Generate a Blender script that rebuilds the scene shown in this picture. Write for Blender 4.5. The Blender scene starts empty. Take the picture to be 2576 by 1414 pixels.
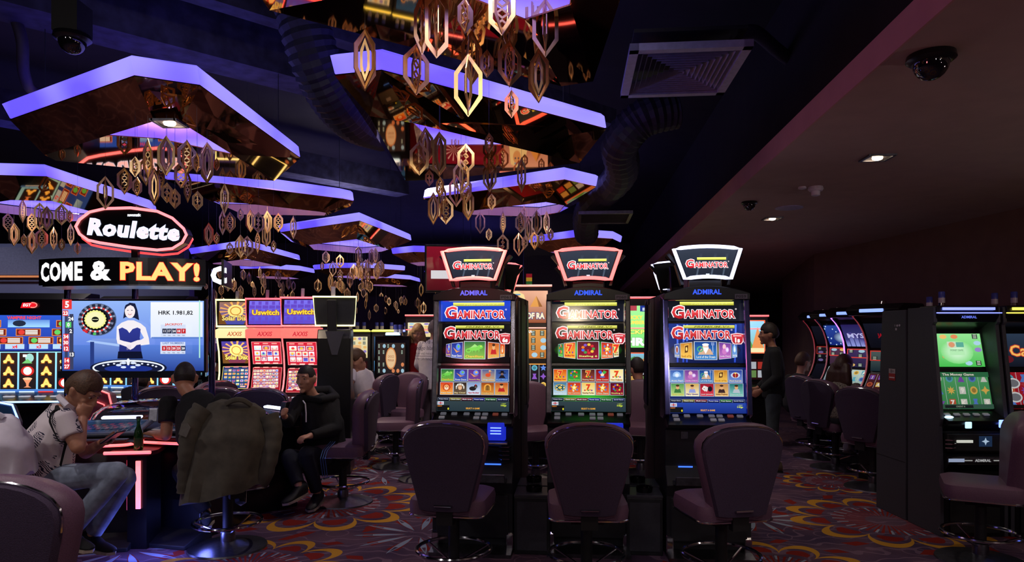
import bpy, math, random
from mathutils import Vector, Matrix, Euler
random.seed(7)
scene = bpy.context.scene
COL = scene.collection
R = math.radians

# ------------------------------------------------------------------ camera, world, exposure
F, CX, HY, CZ = 1720.0, 1288.0, 840.0, 1.55       # focal length, principal column, horizon row (2576x1414 frame), eye height
cam_data = bpy.data.cameras.new('camera')
cam = bpy.data.objects.new('camera', cam_data)
COL.objects.link(cam)
cam.location = (0, 0, CZ)
cam.rotation_euler = (R(90), 0, 0)
cam_data.sensor_width = 36
cam_data.lens = 36 * F / 2576
cam_data.shift_y = (HY - 707) / 2576
cam_data.clip_start = 0.05
scene.camera = cam
vs = scene.view_settings
vs.view_transform = 'Standard'; vs.look = 'None'; vs.exposure = 0.0; vs.gamma = 1.0; vs.use_curve_mapping = False
world = bpy.data.worlds.new('world'); scene.world = world; world.use_nodes = True
world.node_tree.nodes['Background'].inputs[0].default_value = (0.05, 0.05, 0.12, 1)
world.node_tree.nodes['Background'].inputs[1].default_value = 0.02

def spot(name, loc, power, size, col=(1, .86, .7), blend=.6, rad=.05, target=None):
    l = bpy.data.lights.new(name, 'SPOT'); l.energy = power; l.spot_size = R(size); l.spot_blend = blend
    l.color = col; l.shadow_soft_size = rad
    o = bpy.data.objects.new(name, l); COL.objects.link(o); o.location = loc
    if target is not None:
        o.rotation_euler = (Vector(target) - Vector(loc)).to_track_quat('-Z', 'Y').to_euler()
    return o

TH = R(5.15)                                       # the room's axes are turned a little against the camera
RZ = -TH
LOWZ = 2.75                                        # lower plaster ceiling
SOF = lambda y: 1.36 + 0.09 * y                    # edge of the lower ceiling
DOWN = [(2.48, 4.64), (2.70, 7.09), (2.95, 9.4), (3.2, 11.8), (3.45, 14.2), (2.2, 2.2), (4.1, 3.4)]
for x, y in DOWN:
    spot('downlight_lamp', (x, y, LOWZ - .05), 19, 130, (1, .84, .7), .9)
for x, y in [(-3.4, 1.6), (-3.6, 3.3), (-.8, 1.4), (-5.6, 4.2), (-.9, 6.9), (-2.2, 9.2), (.9, 8.5), (-5.4, 8.6)]:
    spot('ceiling_fill', (x, y, 3.5), 85, 120, (1, .88, .88), .9)  # added fill from the dark ceiling, no fixtures built
spot('ceiling_fill', (.4, 2.2, 3.5), 60, 120, (1, .88, .88), .9)  # one more added fill lamp overhead
# unseen fill lamps added behind the viewpoint for surfaces that face it
for x, y, tx_, ty_, tz_, e in ((-4.2, -1.6, -2.6, 4.6, .9, 60), (-1.2, -2.0, -.4, 4.6, .8, 26), (1.6, -2.0, 1.4, 4.4, .7, 22), (3.8, -1.4, 3.2, 5.4, .8, 20)):
    spot('camera_side_fill', (x, y, 3.3 if x < 1 else 2.6), e, 75, (1, .9, .92), 1.0, .12, (tx_, ty_, tz_))
for y in (-1.0, 2.2): spot('soffit_fill', (4.5, y, 1.8), 21, 150, (1, .8, .76), 1.0, .1, (3.2, y + 1.6, LOWZ))  # added fill aimed upward to brighten the plaster ceiling
for x in (-9.3, -7.4): spot('back_wall_fill', (x, 10.6, 3.3), 60, 100, (.72, .74, 1), 1.0, .1, (x, 12.5, 2.0))  # added fill that brightens the grey-blue wall, no fixture there
spot('fascia_red_fill', (-1.6, .6, 2.2), 42, 70, (1, .22, .24), 1.0, .2, (1.9, 4.6, 2.85))  # added red fill for the tint on the low ceiling's edge, no sign there
for tgt, e in (((-2.2, 4.5, 2.6), 46), ((-.2, 4.4, 2.55), 46), ((.1, 2.6, 2.7), 26)):
    spot('camera_side_fill', (tgt[0] * .4, -.6, 3.1), e, 34, (1, .82, .55), .8, .05, tgt)  # added warm fill on the canopies and pendants, unseen source

# ------------------------------------------------------------------ helpers
for x, y in ((-2.62, 4.72), (-2.2, 4.86), (-2.42, 4.78)):           # blue strips under the roulette terminals
    l_ = bpy.data.lights.new('plinth_lamp', 'POINT'); l_.energy = 1.6; l_.color = (.16, .2, 1); l_.shadow_soft_size = .05
    o_ = bpy.data.objects.new('plinth_lamp', l_); COL.objects.link(o_); o_.location = (x, y, .12)
def lin(c):
    def f(v):
        v = v / 255.0
        return v / 12.92 if v <= .04045 else ((v + .055) / 1.055) ** 2.4
    return tuple(f(v) for v in c)

def P(px, py, d):                                   # a point seen at (px, py) that lies d metres ahead
    return Vector(((px - CX) * d / F, d, CZ + (HY - py) * d / F))
def X(px, d): return (px - CX) * d / F
def Z(py, d): return CZ + (HY - py) * d / F
def FD(py): return CZ * F / (py - HY)               # depth of a floor point

MATS = {}
def mat(name, col, rough=.5, metal=0.0, emit=None, es=0.0, var=.12, nscale=30, bump=0.0, alpha=None, trans=0.0, spec=.5):
    if name in MATS: return MATS[name]
    m = bpy.data.materials.new(name); m.use_nodes = True
    nt = m.node_tree; b = nt.nodes['Principled BSDF']
    c = lin(col)
    tc = nt.nodes.new('ShaderNodeTexCoord'); nz = nt.nodes.new('ShaderNodeTexNoise')
    nz.inputs['Scale'].default_value = nscale; nz.inputs['Detail'].default_value = 3
    nt.links.new(tc.outputs['Object'], nz.inputs['Vector'])
    rp = nt.nodes.new('ShaderNodeValToRGB')
    rp.color_ramp.elements[0].position = .3; rp.color_ramp.elements[1].position = .7
    rp.color_ramp.elements[0].color = tuple(v * (1 - var) for v in c) + (1,)
    rp.color_ramp.elements[1].color = tuple(min(1, v * (1 + var)) for v in c) + (1,)
    nt.links.new(nz.outputs['Fac'], rp.inputs['Fac'])
    nt.links.new(rp.outputs['Color'], b.inputs['Base Color'])
    b.inputs['Roughness'].default_value = rough; b.inputs['Metallic'].default_value = metal
    b.inputs['Specular IOR Level'].default_value = spec
    if trans: b.inputs['Transmission Weight'].default_value = trans
    if emit is not None:
        b.inputs['Emission Color'].default_value = lin(emit) + (1,)
        b.inputs['Emission Strength'].default_value = es
    if bump:
        bp = nt.nodes.new('ShaderNodeBump'); bp.inputs['Strength'].default_value = bump; bp.inputs['Distance'].default_value = .004
        nt.links.new(nz.outputs['Fac'], bp.inputs['Height']); nt.links.new(bp.outputs['Normal'], b.inputs['Normal'])
    MATS[name] = m
    return m

def art_mat(strength):
    n = 'screen_print_%.2f' % strength
    if n in MATS: return MATS[n]
    m = bpy.data.materials.new(n); m.use_nodes = True
    nt = m.node_tree; b = nt.nodes['Principled BSDF']
    at = nt.nodes.new('ShaderNodeAttribute'); at.attribute_name = 'Col'
    b.inputs['Base Color'].default_value = (.01, .01, .012, 1); b.inputs['Roughness'].default_value = .12
    b.inputs['Specular IOR Level'].default_value = .35
    nt.links.new(at.outputs['Color'], b.inputs['Emission Color']); b.inputs['Emission Strength'].default_value = strength
    MATS[n] = m
    return m

def print_mat():                                    # unlit print (labels, stickers)
    if 'print' in MATS: return MATS['print']
    m = bpy.data.materials.new('print'); m.use_nodes = True
    nt = m.node_tree; b = nt.nodes['Principled BSDF']
    at = nt.nodes.new('ShaderNodeAttribute'); at.attribute_name = 'Col'
    nt.links.new(at.outputs['Color'], b.inputs['Base Color']); b.inputs['Roughness'].default_value = .5
    MATS['print'] = m
    return m

def neon(name, col, s=3.0): return mat('neon_' + name, (255, 255, 255), .4, 0, col, s, var=.01)

class MB:
    """collects shapes into one mesh"""
    def __init__(self): self.v = []; self.f = []; self.c = []
    def add(self, vs, fs, col=None):
        n = len(self.v); self.v += [tuple(p) for p in vs]; self.f += [tuple(i + n for i in q) for q in fs]
        if col is not None: self.c += [col] * len(vs) if not isinstance(col, list) else col
        return self
    def box(self, c, s, M=None):
        h = [a / 2 for a in s]
        vs = [Vector((c[0] + i * h[0], c[1] + j * h[1], c[2] + k * h[2])) for i in (-1, 1) for j in (-1, 1) for k in (-1, 1)]
        if M: vs = [M @ p for p in vs]
        return self.add(vs, [(0, 1, 3, 2), (4, 6, 7, 5), (0, 4, 5, 1), (2, 3, 7, 6), (0, 2, 6, 4), (1, 5, 7, 3)])
    def prism(self, poly, axis, a, b, M=None):
        mk = {'x': lambda p, t: (t, p[0], p[1]), 'y': lambda p, t: (p[0], t, p[1]), 'z': lambda p, t: (p[0], p[1], t)}[axis]
        n = len(poly); vs = [Vector(mk(p, a)) for p in poly] + [Vector(mk(p, b)) for p in poly]
        if M: vs = [M @ p for p in vs]
        ar = sum(poly[i][0] * poly[(i + 1) % n][1] - poly[(i + 1) % n][0] * poly[i][1] for i in range(n))
        flip = (ar > 0) != (axis == 'y')
        if a > b: flip = not flip
        fs = [tuple(range(n)), tuple(range(2 * n - 1, n - 1, -1))] + [(i + n, (i + 1) % n + n, (i + 1) % n, i) for i in range(n)]
        if flip: fs = [tuple(reversed(q)) for q in fs]
        return self.add(vs, fs)
    def loft(self, rings, cap=True, closed=False):
        n = len(rings[0]); vs = [p for r in rings for p in r]; fs = []
        m = len(rings)
        for i in range(m if closed else m - 1):
            for j in range(n):
                a = i * n + j; b = i * n + (j + 1) % n; c = ((i + 1) % m) * n + (j + 1) % n; d = ((i + 1) % m) * n + j
                fs.append((a, b, c, d))
        if cap and not closed:
            fs.append(tuple(range(n - 1, -1, -1))); fs.append(tuple(range((m - 1) * n, m * n)))
        return self.add(vs, fs)
    def tube(self, path, r, seg=8, closed=False, side=None, flat=1.0):
        pts = [Vector(p) for p in path]; n = len(pts)
        rr = r if isinstance(r, (list, tuple)) else [r] * n
        rings = []; up = None
        for i, p in enumerate(pts):
            if closed: t = pts[(i + 1) % n] - pts[i - 1]
            else: t = pts[min(i + 1, n - 1)] - pts[max(i - 1, 0)]
            t = t.normalized() if t.length > 1e-9 else Vector((0, 0, 1))
            if side is not None: u = Vector(side)
            elif up is None: u = Vector((0, 0, 1)) if abs(t.z) < .9 else Vector((1, 0, 0))
            else: u = up
            u = (u - t * u.dot(t))
            u = u.normalized() if u.length > 1e-6 else t.orthogonal().normalized()
            up = u; w = t.cross(u)
            rings.append([p + u * (math.cos(2 * math.pi * k / seg) * rr[i]) + w * (math.sin(2 * math.pi * k / seg) * rr[i] * flat) for k in range(seg)])
        return self.loft(rings, True, closed)
    def lathe(self, prof, seg=20, c=(0, 0, 0)):
        rings = [[(c[0] + r * math.cos(2 * math.pi * k / seg), c[1] + r * math.sin(2 * math.pi * k / seg), c[2] + z) for k in range(seg)] for r, z in prof]
        return self.loft(rings)
    def ball(self, c, s, seg=12, rings=8, M=None):
        if not isinstance(s, (tuple, list)): s = (s, s, s)
        rs = []
        for i in range(rings + 1):
            t = math.pi * (i + .02 if i == 0 else (i - .02 if i == rings else i)) / rings
            ring = []
            for k in range(seg):
                a = 2 * math.pi * k / seg
                q = Vector((math.sin(t) * math.cos(a) * s[0], math.sin(t) * math.sin(a) * s[1], -math.cos(t) * s[2]))
                if M: q = M @ q
                ring.append(Vector(c) + q)
            rs.append(ring)
        return self.loft(rs)
    def torus(self, c, Rr, r, seg=28, s2=8):
        return self.tube([(c[0] + Rr * math.cos(2 * math.pi * k / seg), c[1] + Rr * math.sin(2 * math.pi * k / seg), c[2]) for k in range(seg)], r, s2, True)
    def mesh(self, name, m, smooth=False):
        me = bpy.data.meshes.new(name); me.from_pydata(self.v, [], self.f)
        if self.c:
            at = me.color_attributes.new('Col', 'FLOAT_COLOR', 'POINT')
            at.data.foreach_set('color', [x for c in self.c for x in (c[0], c[1], c[2], 1.0)])
        if m is not None: me.materials.append(m)
        if smooth:
            me.polygons.foreach_set('use_smooth', [True] * len(me.polygons)); me.set_sharp_from_angle(angle=R(40))
        me.update()
        return me
    def build(self, name, m, parent=None, smooth=False, bevel=0, label=None, loc=None, rot=None, kind=None):
        o = bpy.data.objects.new(name, self.mesh(name, m, smooth)); COL.objects.link(o)
        if parent is not None: o.parent = parent
        if bevel:
            b = o.modifiers.new('edge', 'BEVEL'); b.width = bevel; b.segments = 2; b.limit_method = 'ANGLE'; b.angle_limit = R(35)
        if label: o['label'] = label
        if kind: o['kind'] = kind
        if loc is not None: o.location = loc
        if rot is not None: o.rotation_euler = rot
        return o

def tag(o, label, cat, group=None):
    o['label'] = label; o['category'] = cat
    if group: o['group'] = group
    return o
def thing(name, label, cat, loc=(0, 0, 0), rz=0.0, group=None):
    o = bpy.data.objects.new(name, None); COL.objects.link(o); o.empty_display_size = .1
    o.location = loc; o.rotation_euler = (0, 0, rz)
    return tag(o, label, cat, group)
KIDS = {}
def dup(root, loc, rz, label, group=None):
    def cp(o, par):
        c = o.copy(); COL.objects.link(c)
        if par is not None: c.parent = par
        for ch in list(o.children): cp(ch, c)
        return c
    r = cp(root, None); r.location = loc; r.rotation_euler = (0, 0, rz); r['label'] = label
    if group: r['group'] = group
    return r

# flat print and screens, built as layered coloured shapes
TXT = {}
def text_geo(s, bold=.0, shear=0.0, space=1.0):
    k = (s, bold, shear, space)
    if k not in TXT:
        cu = bpy.data.curves.new('t', 'FONT'); cu.body = s; cu.size = 1; cu.offset = bold; cu.shear = shear
        cu.resolution_u = 2; cu.space_character = space
        o = bpy.data.objects.new('t', cu); me = o.to_mesh()
        vs = [(v.co.x, v.co.y) for v in me.vertices]; fs = [tuple(p.vertices) for p in me.polygons]
        o.to_mesh_clear(); bpy.data.objects.remove(o); bpy.data.curves.remove(cu)
        xs = [v[0] for v in vs] or [0, 1]; ys = [v[1] for v in vs] or [0, 1]
        TXT[k] = (vs, fs, min(xs), max(xs), min(ys), max(ys))
    return TXT[k]

class Art:
    """x to the side, z up, facing -y; every shape lies a hair above the one before"""
    def __init__(self, dy=.0004, warp=None): self.m = MB(); self.k = 0; self.dy = dy; self.warp = warp
    def shape(self, pts, faces, cols):
        self.k += 1; y = -self.k * self.dy
        vs = [(p[0], y, p[1]) for p in pts]
        if self.warp: vs = [self.warp(*v) for v in vs]
        if not isinstance(cols, list): cols = [cols] * len(pts)
        self.m.add(vs, faces, cols)
    def poly(self, pts, col, col2=None):
        c = lin(col)
        if col2:
            d = lin(col2); zs = [p[1] for p in pts]; a, b = min(zs), max(zs)
            cols = [tuple(c[i] + (d[i] - c[i]) * (p[1] - a) / (b - a + 1e-9) for i in range(3)) for p in pts]
        else: cols = c
        ar = sum(pts[i][0] * pts[(i + 1) % len(pts)][1] - pts[(i + 1) % len(pts)][0] * pts[i][1] for i in range(len(pts)))
        f = tuple(range(len(pts)))
        self.shape(pts, [f if ar > 0 else tuple(reversed(f))], cols)
    def rect(self, x0, z0, x1, z1, col, col2=None): self.poly([(x0, z0), (x1, z0), (x1, z1), (x0, z1)], col, col2)
    def frame(self, x0, z0, x1, z1, t, col):
        self.rect(x0, z0, x1, z0 + t, col); self.rect(x0, z1 - t, x1, z1, col); self.rect(x0, z0, x0 + t, z1, col); self.rect(x1 - t, z0, x1, z1, col)
    def ell(self, cx, cz, rx, rz, col, n=16, col2=None, a0=0, a1=360):
        pts = [(cx + rx * math.cos(R(a0 + (a1 - a0) * i / n)), cz + rz * math.sin(R(a0 + (a1 - a0) * i / n))) for i in range(n + (0 if a1 - a0 == 360 else 1))]
        self.poly(pts, col, col2)
    def glow(self, cx, cz, rx, rz, col, edge, n=20):
        c, e = lin(col), lin(edge)
        pts = [(cx, cz)] + [(cx + rx * math.cos(2 * math.pi * i / n), cz + rz * math.sin(2 * math.pi * i / n)) for i in range(n)]
        self.shape(pts, [(0, i + 1, (i + 1) % n + 1) for i in range(n)], [c] + [e] * n)
    def ring(self, cx, cz, rx, rz, t, col, n=28, a0=0, a1=360):
        p = []
        for i in range(n + 1):
            a = R(a0 + (a1 - a0) * i / n)
            p += [(cx + rx * math.cos(a), cz + rz * math.sin(a)), (cx + (rx - t) * math.cos(a), cz + (rz - t) * math.sin(a))]
        self.shape(p, [(2 * i, 2 * i + 2, 2 * i + 3, 2 * i + 1) for i in range(n)], lin(col))
    def star(self, cx, cz, r, col, n=5, inner=.45, rot=90):
        self.poly([(cx + (r if i % 2 == 0 else r * inner) * math.cos(R(rot + 180 * i / n)), cz + (r if i % 2 == 0 else r * inner) * math.sin(R(rot + 180 * i / n))) for i in range(2 * n)], col)
    def text(self, s, cx, cz, h, col, col2=None, w=None, bold=0.0, shear=0.0, space=1.0, align='c'):
        vs, fs, x0, x1, y0, y1 = text_geo(s, bold, shear, space)
        if not vs: return
        k = h / (y1 - y0); kx = w / (x1 - x0) if w else k
        ox = cx - (x0 + x1) / 2 * kx if align == 'c' else cx - x0 * kx
        pts = [(ox + v[0] * kx, cz + (v[1] - (y0 + y1) / 2) * k) for v in vs]
        c = lin(col)
        if col2:
            d = lin(col2); cols = [tuple(c[i] + (d[i] - c[i]) * (p[1] - cz + h / 2) / h for i in range(3)) for p in pts]
        else: cols = c
        self.shape(pts, fs, cols)
    def otext(self, s, cx, cz, h, col, outline, ob=.05, **kw):
        b = kw.pop('bold', 0.0)
        g0 = text_geo(s, b, kw.get('shear', 0), kw.get('space', 1)); g1 = text_geo(s, b + ob, kw.get('shear', 0), kw.get('space', 1))
        kh = (g1[5] - g1[4]) / (g0[5] - g0[4]); w = kw.pop('w', None) or h * (g0[3] - g0[2]) / (g0[5] - g0[4])
        c2 = kw.pop('col2', None)
        self.text(s, cx, cz, h * kh, outline, w=w * (g1[3] - g1[2]) / (g0[3] - g0[2]), bold=b + ob, **kw)
        self.text(s, cx, cz, h, col, c2, w=w, bold=b, **kw)
    def build(self, name, parent, loc=(0, 0, 0), rot=(0, 0, 0), s=1.0, label=None, pr=False):
        return self.m.build(name, print_mat() if pr else art_mat(s), parent, loc=loc, rot=rot, label=label)

# ------------------------------------------------------------------ common materials
M_black = mat('black_lacquer', (16, 16, 20), .28, 0, var=.15)
M_matte = mat('black_matte', (20, 20, 24), .6, 0, var=.2, nscale=60)
M_grey = mat('charcoal_laminate', (58, 58, 68), .55, 0, var=.12, nscale=90)
M_dgrey = mat('dark_panel', (34, 36, 42), .5, 0, var=.12)
M_chrome = mat('chrome', (200, 200, 205), .12, 1.0, var=.05)
M_steel = mat('brushed_steel', (120, 120, 128), .35, 1.0, var=.2)
M_bluechrome = mat('blue_tinted_chrome', (120, 120, 190), .15, 1.0, var=.1)
M_pad = mat('purple_leatherette', (104, 74, 96), .5, 0, var=.15, nscale=200, bump=.25)
M_shell = mat('purple_fabric', (62, 48, 72), .85, 0, var=.25, nscale=260, bump=.4)
M_gold = mat('gold_mirror', (240, 204, 150), .28, .9, var=.12)
M_bronze = mat('bronze_mirror', (196, 142, 88), .03, 1.0, var=.06, nscale=3)
M_plate = mat('violet_lightbox', (230, 230, 255), .5, 0, (104, 92, 255), 1.3, var=.01)
nt_ = M_plate.node_tree; b_ = nt_.nodes['Principled BSDF']     # the tubes behind the diffuser leave brighter and dimmer stretches
n_ = nt_.nodes.new('ShaderNodeTexNoise'); n_.inputs['Scale'].default_value = 1.7; n_.inputs['Detail'].default_value = 1
t_ = nt_.nodes.new('ShaderNodeTexCoord'); nt_.links.new(t_.outputs['Object'], n_.inputs['Vector'])
r_ = nt_.nodes.new('ShaderNodeValToRGB'); r_.color_ramp.elements[0].position = .38; r_.color_ramp.elements[1].position = .62
r_.color_ramp.elements[0].color = lin((82, 66, 226)) + (1,); r_.color_ramp.elements[1].color = lin((138, 130, 255)) + (1,)
nt_.links.new(n_.outputs['Fac'], r_.inputs['Fac']); nt_.links.new(r_.outputs['Color'], b_.inputs['Emission Color'])
M_ceil_low = mat('plaster_ceiling', (176, 148, 140), .85, 0, var=.05, nscale=6)
M_fascia = mat('plaster_fascia', (190, 140, 138), .85, 0, var=.05, nscale=6)
M_wall = mat('brown_wall', (120, 96, 88), .85, 0, var=.08, nscale=5)
M_void = mat('dark_blue_ceiling', (30, 27, 24), .9, 0, var=.3, nscale=4)
M_duct = mat('duct_fabric', (44, 44, 60), .6, .1, var=.3, nscale=14, bump=.5)
M_beam = mat('painted_concrete_beam', (54, 54, 70), .85, 0, var=.5, nscale=9, bump=.8)
M_skin = mat('skin', (205, 150, 122), .5, 0, var=.06, nscale=40)
M_skin_t = mat('skin_tanned', (182, 128, 98), .5, 0, var=.08, nscale=40)
M_hair = mat('dark_hair', (36, 27, 23), .6, 0, var=.4, nscale=120, bump=.5)
M_hairb = mat('brown_hair', (92, 66, 46), .55, 0, var=.4, nscale=120, bump=.5)
M_blond = mat('blond_hair', (196, 158, 112), .5, 0, var=.35, nscale=90, bump=.5)
M_blackcloth = mat('black_cloth', (17, 17, 20), .9, 0, var=.3, nscale=60, bump=.3)
M_denim = mat('washed_denim', (128, 140, 158), .9, 0, var=.35, nscale=14, bump=.3)
M_ddenim = mat('dark_denim', (62, 72, 76), .9, 0, var=.3, nscale=14, bump=.3)
M_white = mat('white_cotton', (226, 220, 228), .9, 0, var=.06, nscale=18, bump=.3)
M_red_knit = mat('red_knit', (170, 26, 34), .9, 0, var=.2, nscale=80, bump=.4)
M_olive = mat('olive_canvas', (82, 78, 68), .85, 0, var=.3, nscale=10, bump=.6)
M_rubber = mat('rubber_sole', (180, 165, 150), .8, 0, var=.15)
# ------------------------------------------------------------------ carpet
class N:
    nt = None
    def __init__(self, s): self.s = s
    @staticmethod
    def op(kind, *a):
        n = N.nt.nodes.new('ShaderNodeMath'); n.operation = kind
        for i, x in enumerate(a):
            if isinstance(x, N): N.nt.links.new(x.s, n.inputs[i])
            else: n.inputs[i].default_value = x
        return N(n.outputs[0])
    def __add__(s, o): return N.op('ADD', s, o)
    __radd__ = __add__
    def __sub__(s, o): return N.op('SUBTRACT', s, o)
    def __rsub__(s, o): return N.op('SUBTRACT', o, s)
    def __mul__(s, o): return N.op('MULTIPLY', s, o)
    __rmul__ = __mul__
    def lt(s, o): return N.op('LESS_THAN', s, o)
    def gt(s, o): return N.op('GREATER_THAN', s, o)
    def mx(s, o): return N.op('MAXIMUM', s, o)

MEDALS = [  # x, y, radius, turn, kind
    (-1.65, 6.2, .86, .1, 0), (3.1, 5.67, .78, .3, 0), (1.75, 4.45, .66, .2, 0), (-1.75, 4.5, .66, .5, 0), (-1.95, 8.2, .45, .2, 0),
    (-1.7, 10.2, .5, 0, 0), (3.35, 7.15, .5, .4, 0), (1.5, 8.4, .55, .1, 0), (-3.3, 3.3, .8, .2, 0), (.1, 2.6, .85, .3, 0),
    (-1.6, 1.7, .8, .2, 0), (2.2, 2.5, .8, 0, 0), (.5, .6, .8, .2, 0), (-4.6, 6.6, .8, .1, 0), (-3.6, 8.9, .7, .1, 0),
    (-1.43, 7.5, .5, .15, 1), (2.05, 5.75, .46, .3, 1), (-.72, 5.3, .5, .2, 1), (-2.75, 4.9, .5, .4, 1), (1.1, 3.3, .5, .1, 1), (-.9, 3.4, .5, .3, 1), (-2.5, 2.3, .5, .3, 1)]
def carpet_material():
    m = bpy.data.materials.new('patterned_carpet'); m.use_nodes = True
    nt = m.node_tree; N.nt = nt; b = nt.nodes['Principled BSDF']
    g = nt.nodes.new('ShaderNodeNewGeometry'); sx = nt.nodes.new('ShaderNodeSeparateXYZ')
    wob = nt.nodes.new('ShaderNodeTexNoise'); wob.inputs['Scale'].default_value = 3.0; wob.inputs['Detail'].default_value = 1
    nt.links.new(g.outputs['Position'], wob.inputs['Vector']); nt.links.new(g.outputs['Position'], sx.inputs[0])
    X_, Y_ = N(sx.outputs[0]), N(sx.outputs[1]); w = (N(wob.outputs['Fac']) - .5) * .05
    yel = red = blu = None
    acc = lambda a, q: q if a is None else a.mx(q)
    for cx, cy, rad, rot, kind in MEDALS:
        x = X_ - cx; y = Y_ - cy
        r = N.op('SQRT', x * x + y * y) * (1 / rad) + w
        th = N.op('ARCTAN2', y, x) + rot
        if kind == 0:
            lobe = N.op('POWER', N.op('ABSOLUTE', N.op('COSINE', th * 5.5)), .6)
            S = .66 + .34 * lobe
            yel = acc(yel, r.lt(S) * r.gt(S - (.05 + .075 * lobe)))
            tear = r.gt(.62) * r.lt(.58 + .22 * lobe * lobe) * lobe.gt(.72)
            streak = N.op('SINE', th * 44.0).gt(.25) * r.gt(.2) * r.lt(.52)
            out = N.op('COSINE', th * 11.0 + r * 6.0).lt(-.8) * r.gt(.98) * r.lt(1.14)
            red = acc(red, (tear.mx(streak)).mx(out))
            blu = acc(blu, N.op('SINE', th * 22.0).gt(.86) * r.gt(.4) * r.lt(.53))
        else:
            sn = N.op('ABSOLUTE', N.op('SINE', th * 5.5)) * r
            prof = N.op('SINE', (r - .2) * 3.9) * .26
            inside = r.gt(.2) * r.lt(1.0)
            blu = acc(blu, inside * sn.lt(prof) * N.op('MAXIMUM', sn.gt(prof - .09), r.lt(.7)))
            red = acc(red, N.op('SINE', th * 11.0 + 1.57).gt(.3) * r.gt(.25) * r.lt(.85) * sn.gt(prof + .02))
    def mix(fac, a, c):
        n = nt.nodes.new('ShaderNodeMix'); n.data_type = 'RGBA'
        nt.links.new(fac, n.inputs[0]); nt.links.new(a, n.inputs[6]); n.inputs[7].default_value = lin(c) + (1,)
        return n.outputs[2]
    # ground: purple with thin scrolled lines
    nz = nt.nodes.new('ShaderNodeTexNoise'); nz.inputs['Scale'].default_value = 2.2; nt.links.new(g.outputs['Position'], nz.inputs['Vector'])
    rp = nt.nodes.new('ShaderNodeValToRGB'); rp.color_ramp.elements[0].color = lin((70, 54, 80)) + (1,); rp.color_ramp.elements[1].color = lin((102, 76, 94)) + (1,)
    rp.color_ramp.elements[0].position = .35; rp.color_ramp.elements[1].position = .65
    nt.links.new(nz.outputs['Fac'], rp.inputs['Fac'])
    wv = nt.nodes.new('ShaderNodeTexWave'); wv.wave_type = 'RINGS'; wv.inputs['Scale'].default_value = 2.2; wv.inputs['Distortion'].default_value = 14; wv.inputs['Detail Scale'].default_value = 1.2
    nt.links.new(g.outputs['Position'], wv.inputs['Vector'])
    line = N(wv.outputs['Fac']).gt(.93)
    vz = nt.nodes.new('ShaderNodeTexVoronoi'); vz.inputs['Scale'].default_value = 3.2; nt.links.new(g.outputs['Position'], vz.inputs['Vector'])
    fl = N(vz.outputs['Distance']); flake = fl.gt(.27) * fl.lt(.30)
    c = mix((line.mx(flake) * .4).s, rp.outputs['Color'], (150, 120, 140))
    c = mix(red.s, c, (132, 38, 32)); c = mix(blu.s, c, (146, 160, 180)); c = mix(yel.s, c, (200, 144, 50))
    # pile
    n2 = nt.nodes.new('ShaderNodeTexNoise'); n2.inputs['Scale'].default_value = 220; nt.links.new(g.outputs['Position'], n2.inputs['Vector'])
    mm = nt.nodes.new('ShaderNodeMix'); mm.data_type = 'RGBA'; mm.blend_type = 'MULTIPLY'; mm.inputs[0].default_value = .6
    rq = nt.nodes.new('ShaderNodeValToRGB'); rq.color_ramp.elements[0].color = (.55, .55, .55, 1); rq.color_ramp.elements[0].position = .3; rq.color_ramp.elements[1].position = .7
    nt.links.new(n2.outputs['Fac'], rq.inputs['Fac']); nt.links.new(c, mm.inputs[6]); nt.links.new(rq.outputs['Color'], mm.inputs[7])
    nt.links.new(mm.outputs[2], b.inputs['Base Color']); b.inputs['Roughness'].default_value = .95; b.inputs['Specular IOR Level'].default_value = .1
    return m

# ------------------------------------------------------------------ the setting
def struct(o): o['kind'] = 'structure'; return o
YB, YF, XL, XR = -4.0, 20.0, -10.5, 8.2
struct(MB().box(((XL + XR) / 2, 8, -.05), (XR - XL, 24, .1)).build('floor', carpet_material()))
struct(MB().box(((XL + XR) / 2, 8, 4.25), (XR - XL, 24, .1)).build('ceiling', M_void))
struct(MB().box((XL - .05, 8, 2.1), (.1, 24, 4.4)).build('wall_left', M_void))
struct(MB().box(((XL + XR) / 2, YB - .05, 2.1), (XR - XL, .1, 4.4)).build('wall_behind', M_wall))
struct(MB().box(((XL + XR) / 2, YF + .05, 2.1), (XR - XL, .1, 4.4)).build('wall_far', mat('far_wall', (66, 52, 56), .9)))
# right wall: three stretches at an angle to each other
RW = [(5.1, YB), (4.85, 6.4), (4.55, 10.3), (5.85, 14.8), (8.1, YF)]
for i in range(len(RW) - 1):
    (x0, y0), (x1, y1) = RW[i], RW[i + 1]
    n = Vector((y1 - y0, -(x1 - x0))).normalized() * .12
    struct(MB().prism([(x0, y0), (x1, y1), (x1 + n.x, y1 + n.y), (x0 + n.x, y0 + n.y)], 'z', 0, 4.2).build('wall_right', M_wall))
    struct(MB().prism([(x0, y0), (x1, y1), (x1 - n.x * .12, y1 - n.y * .12), (x0 - n.x * .12, y0 - n.y * .12)], 'z', 0, .1).build('baseboard_right', M_dgrey))
# lower plaster ceiling with its edge running away from the camera
struct(MB().prism([(SOF(YB) + .012, YB), (XR, YB), (XR, YF), (SOF(YF) + .012, YF)], 'z', LOWZ, LOWZ + .13).build('ceiling_low', M_ceil_low))
struct(MB().prism([(SOF(YB), YB), (SOF(YB) + .012, YB), (SOF(YF) + .012, YF), (SOF(YF), YF)], 'z', LOWZ - .002, LOWZ + .135).build('trim_1', M_fascia))
struct(MB().prism([(SOF(YB) + .3, YB), (SOF(YB) + .35, YB), (SOF(YF) + .35, YF), (SOF(YF) + .3, YF)], 'z', LOWZ + .13, 4.2).build('wall_bulkhead', M_void))
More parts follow.
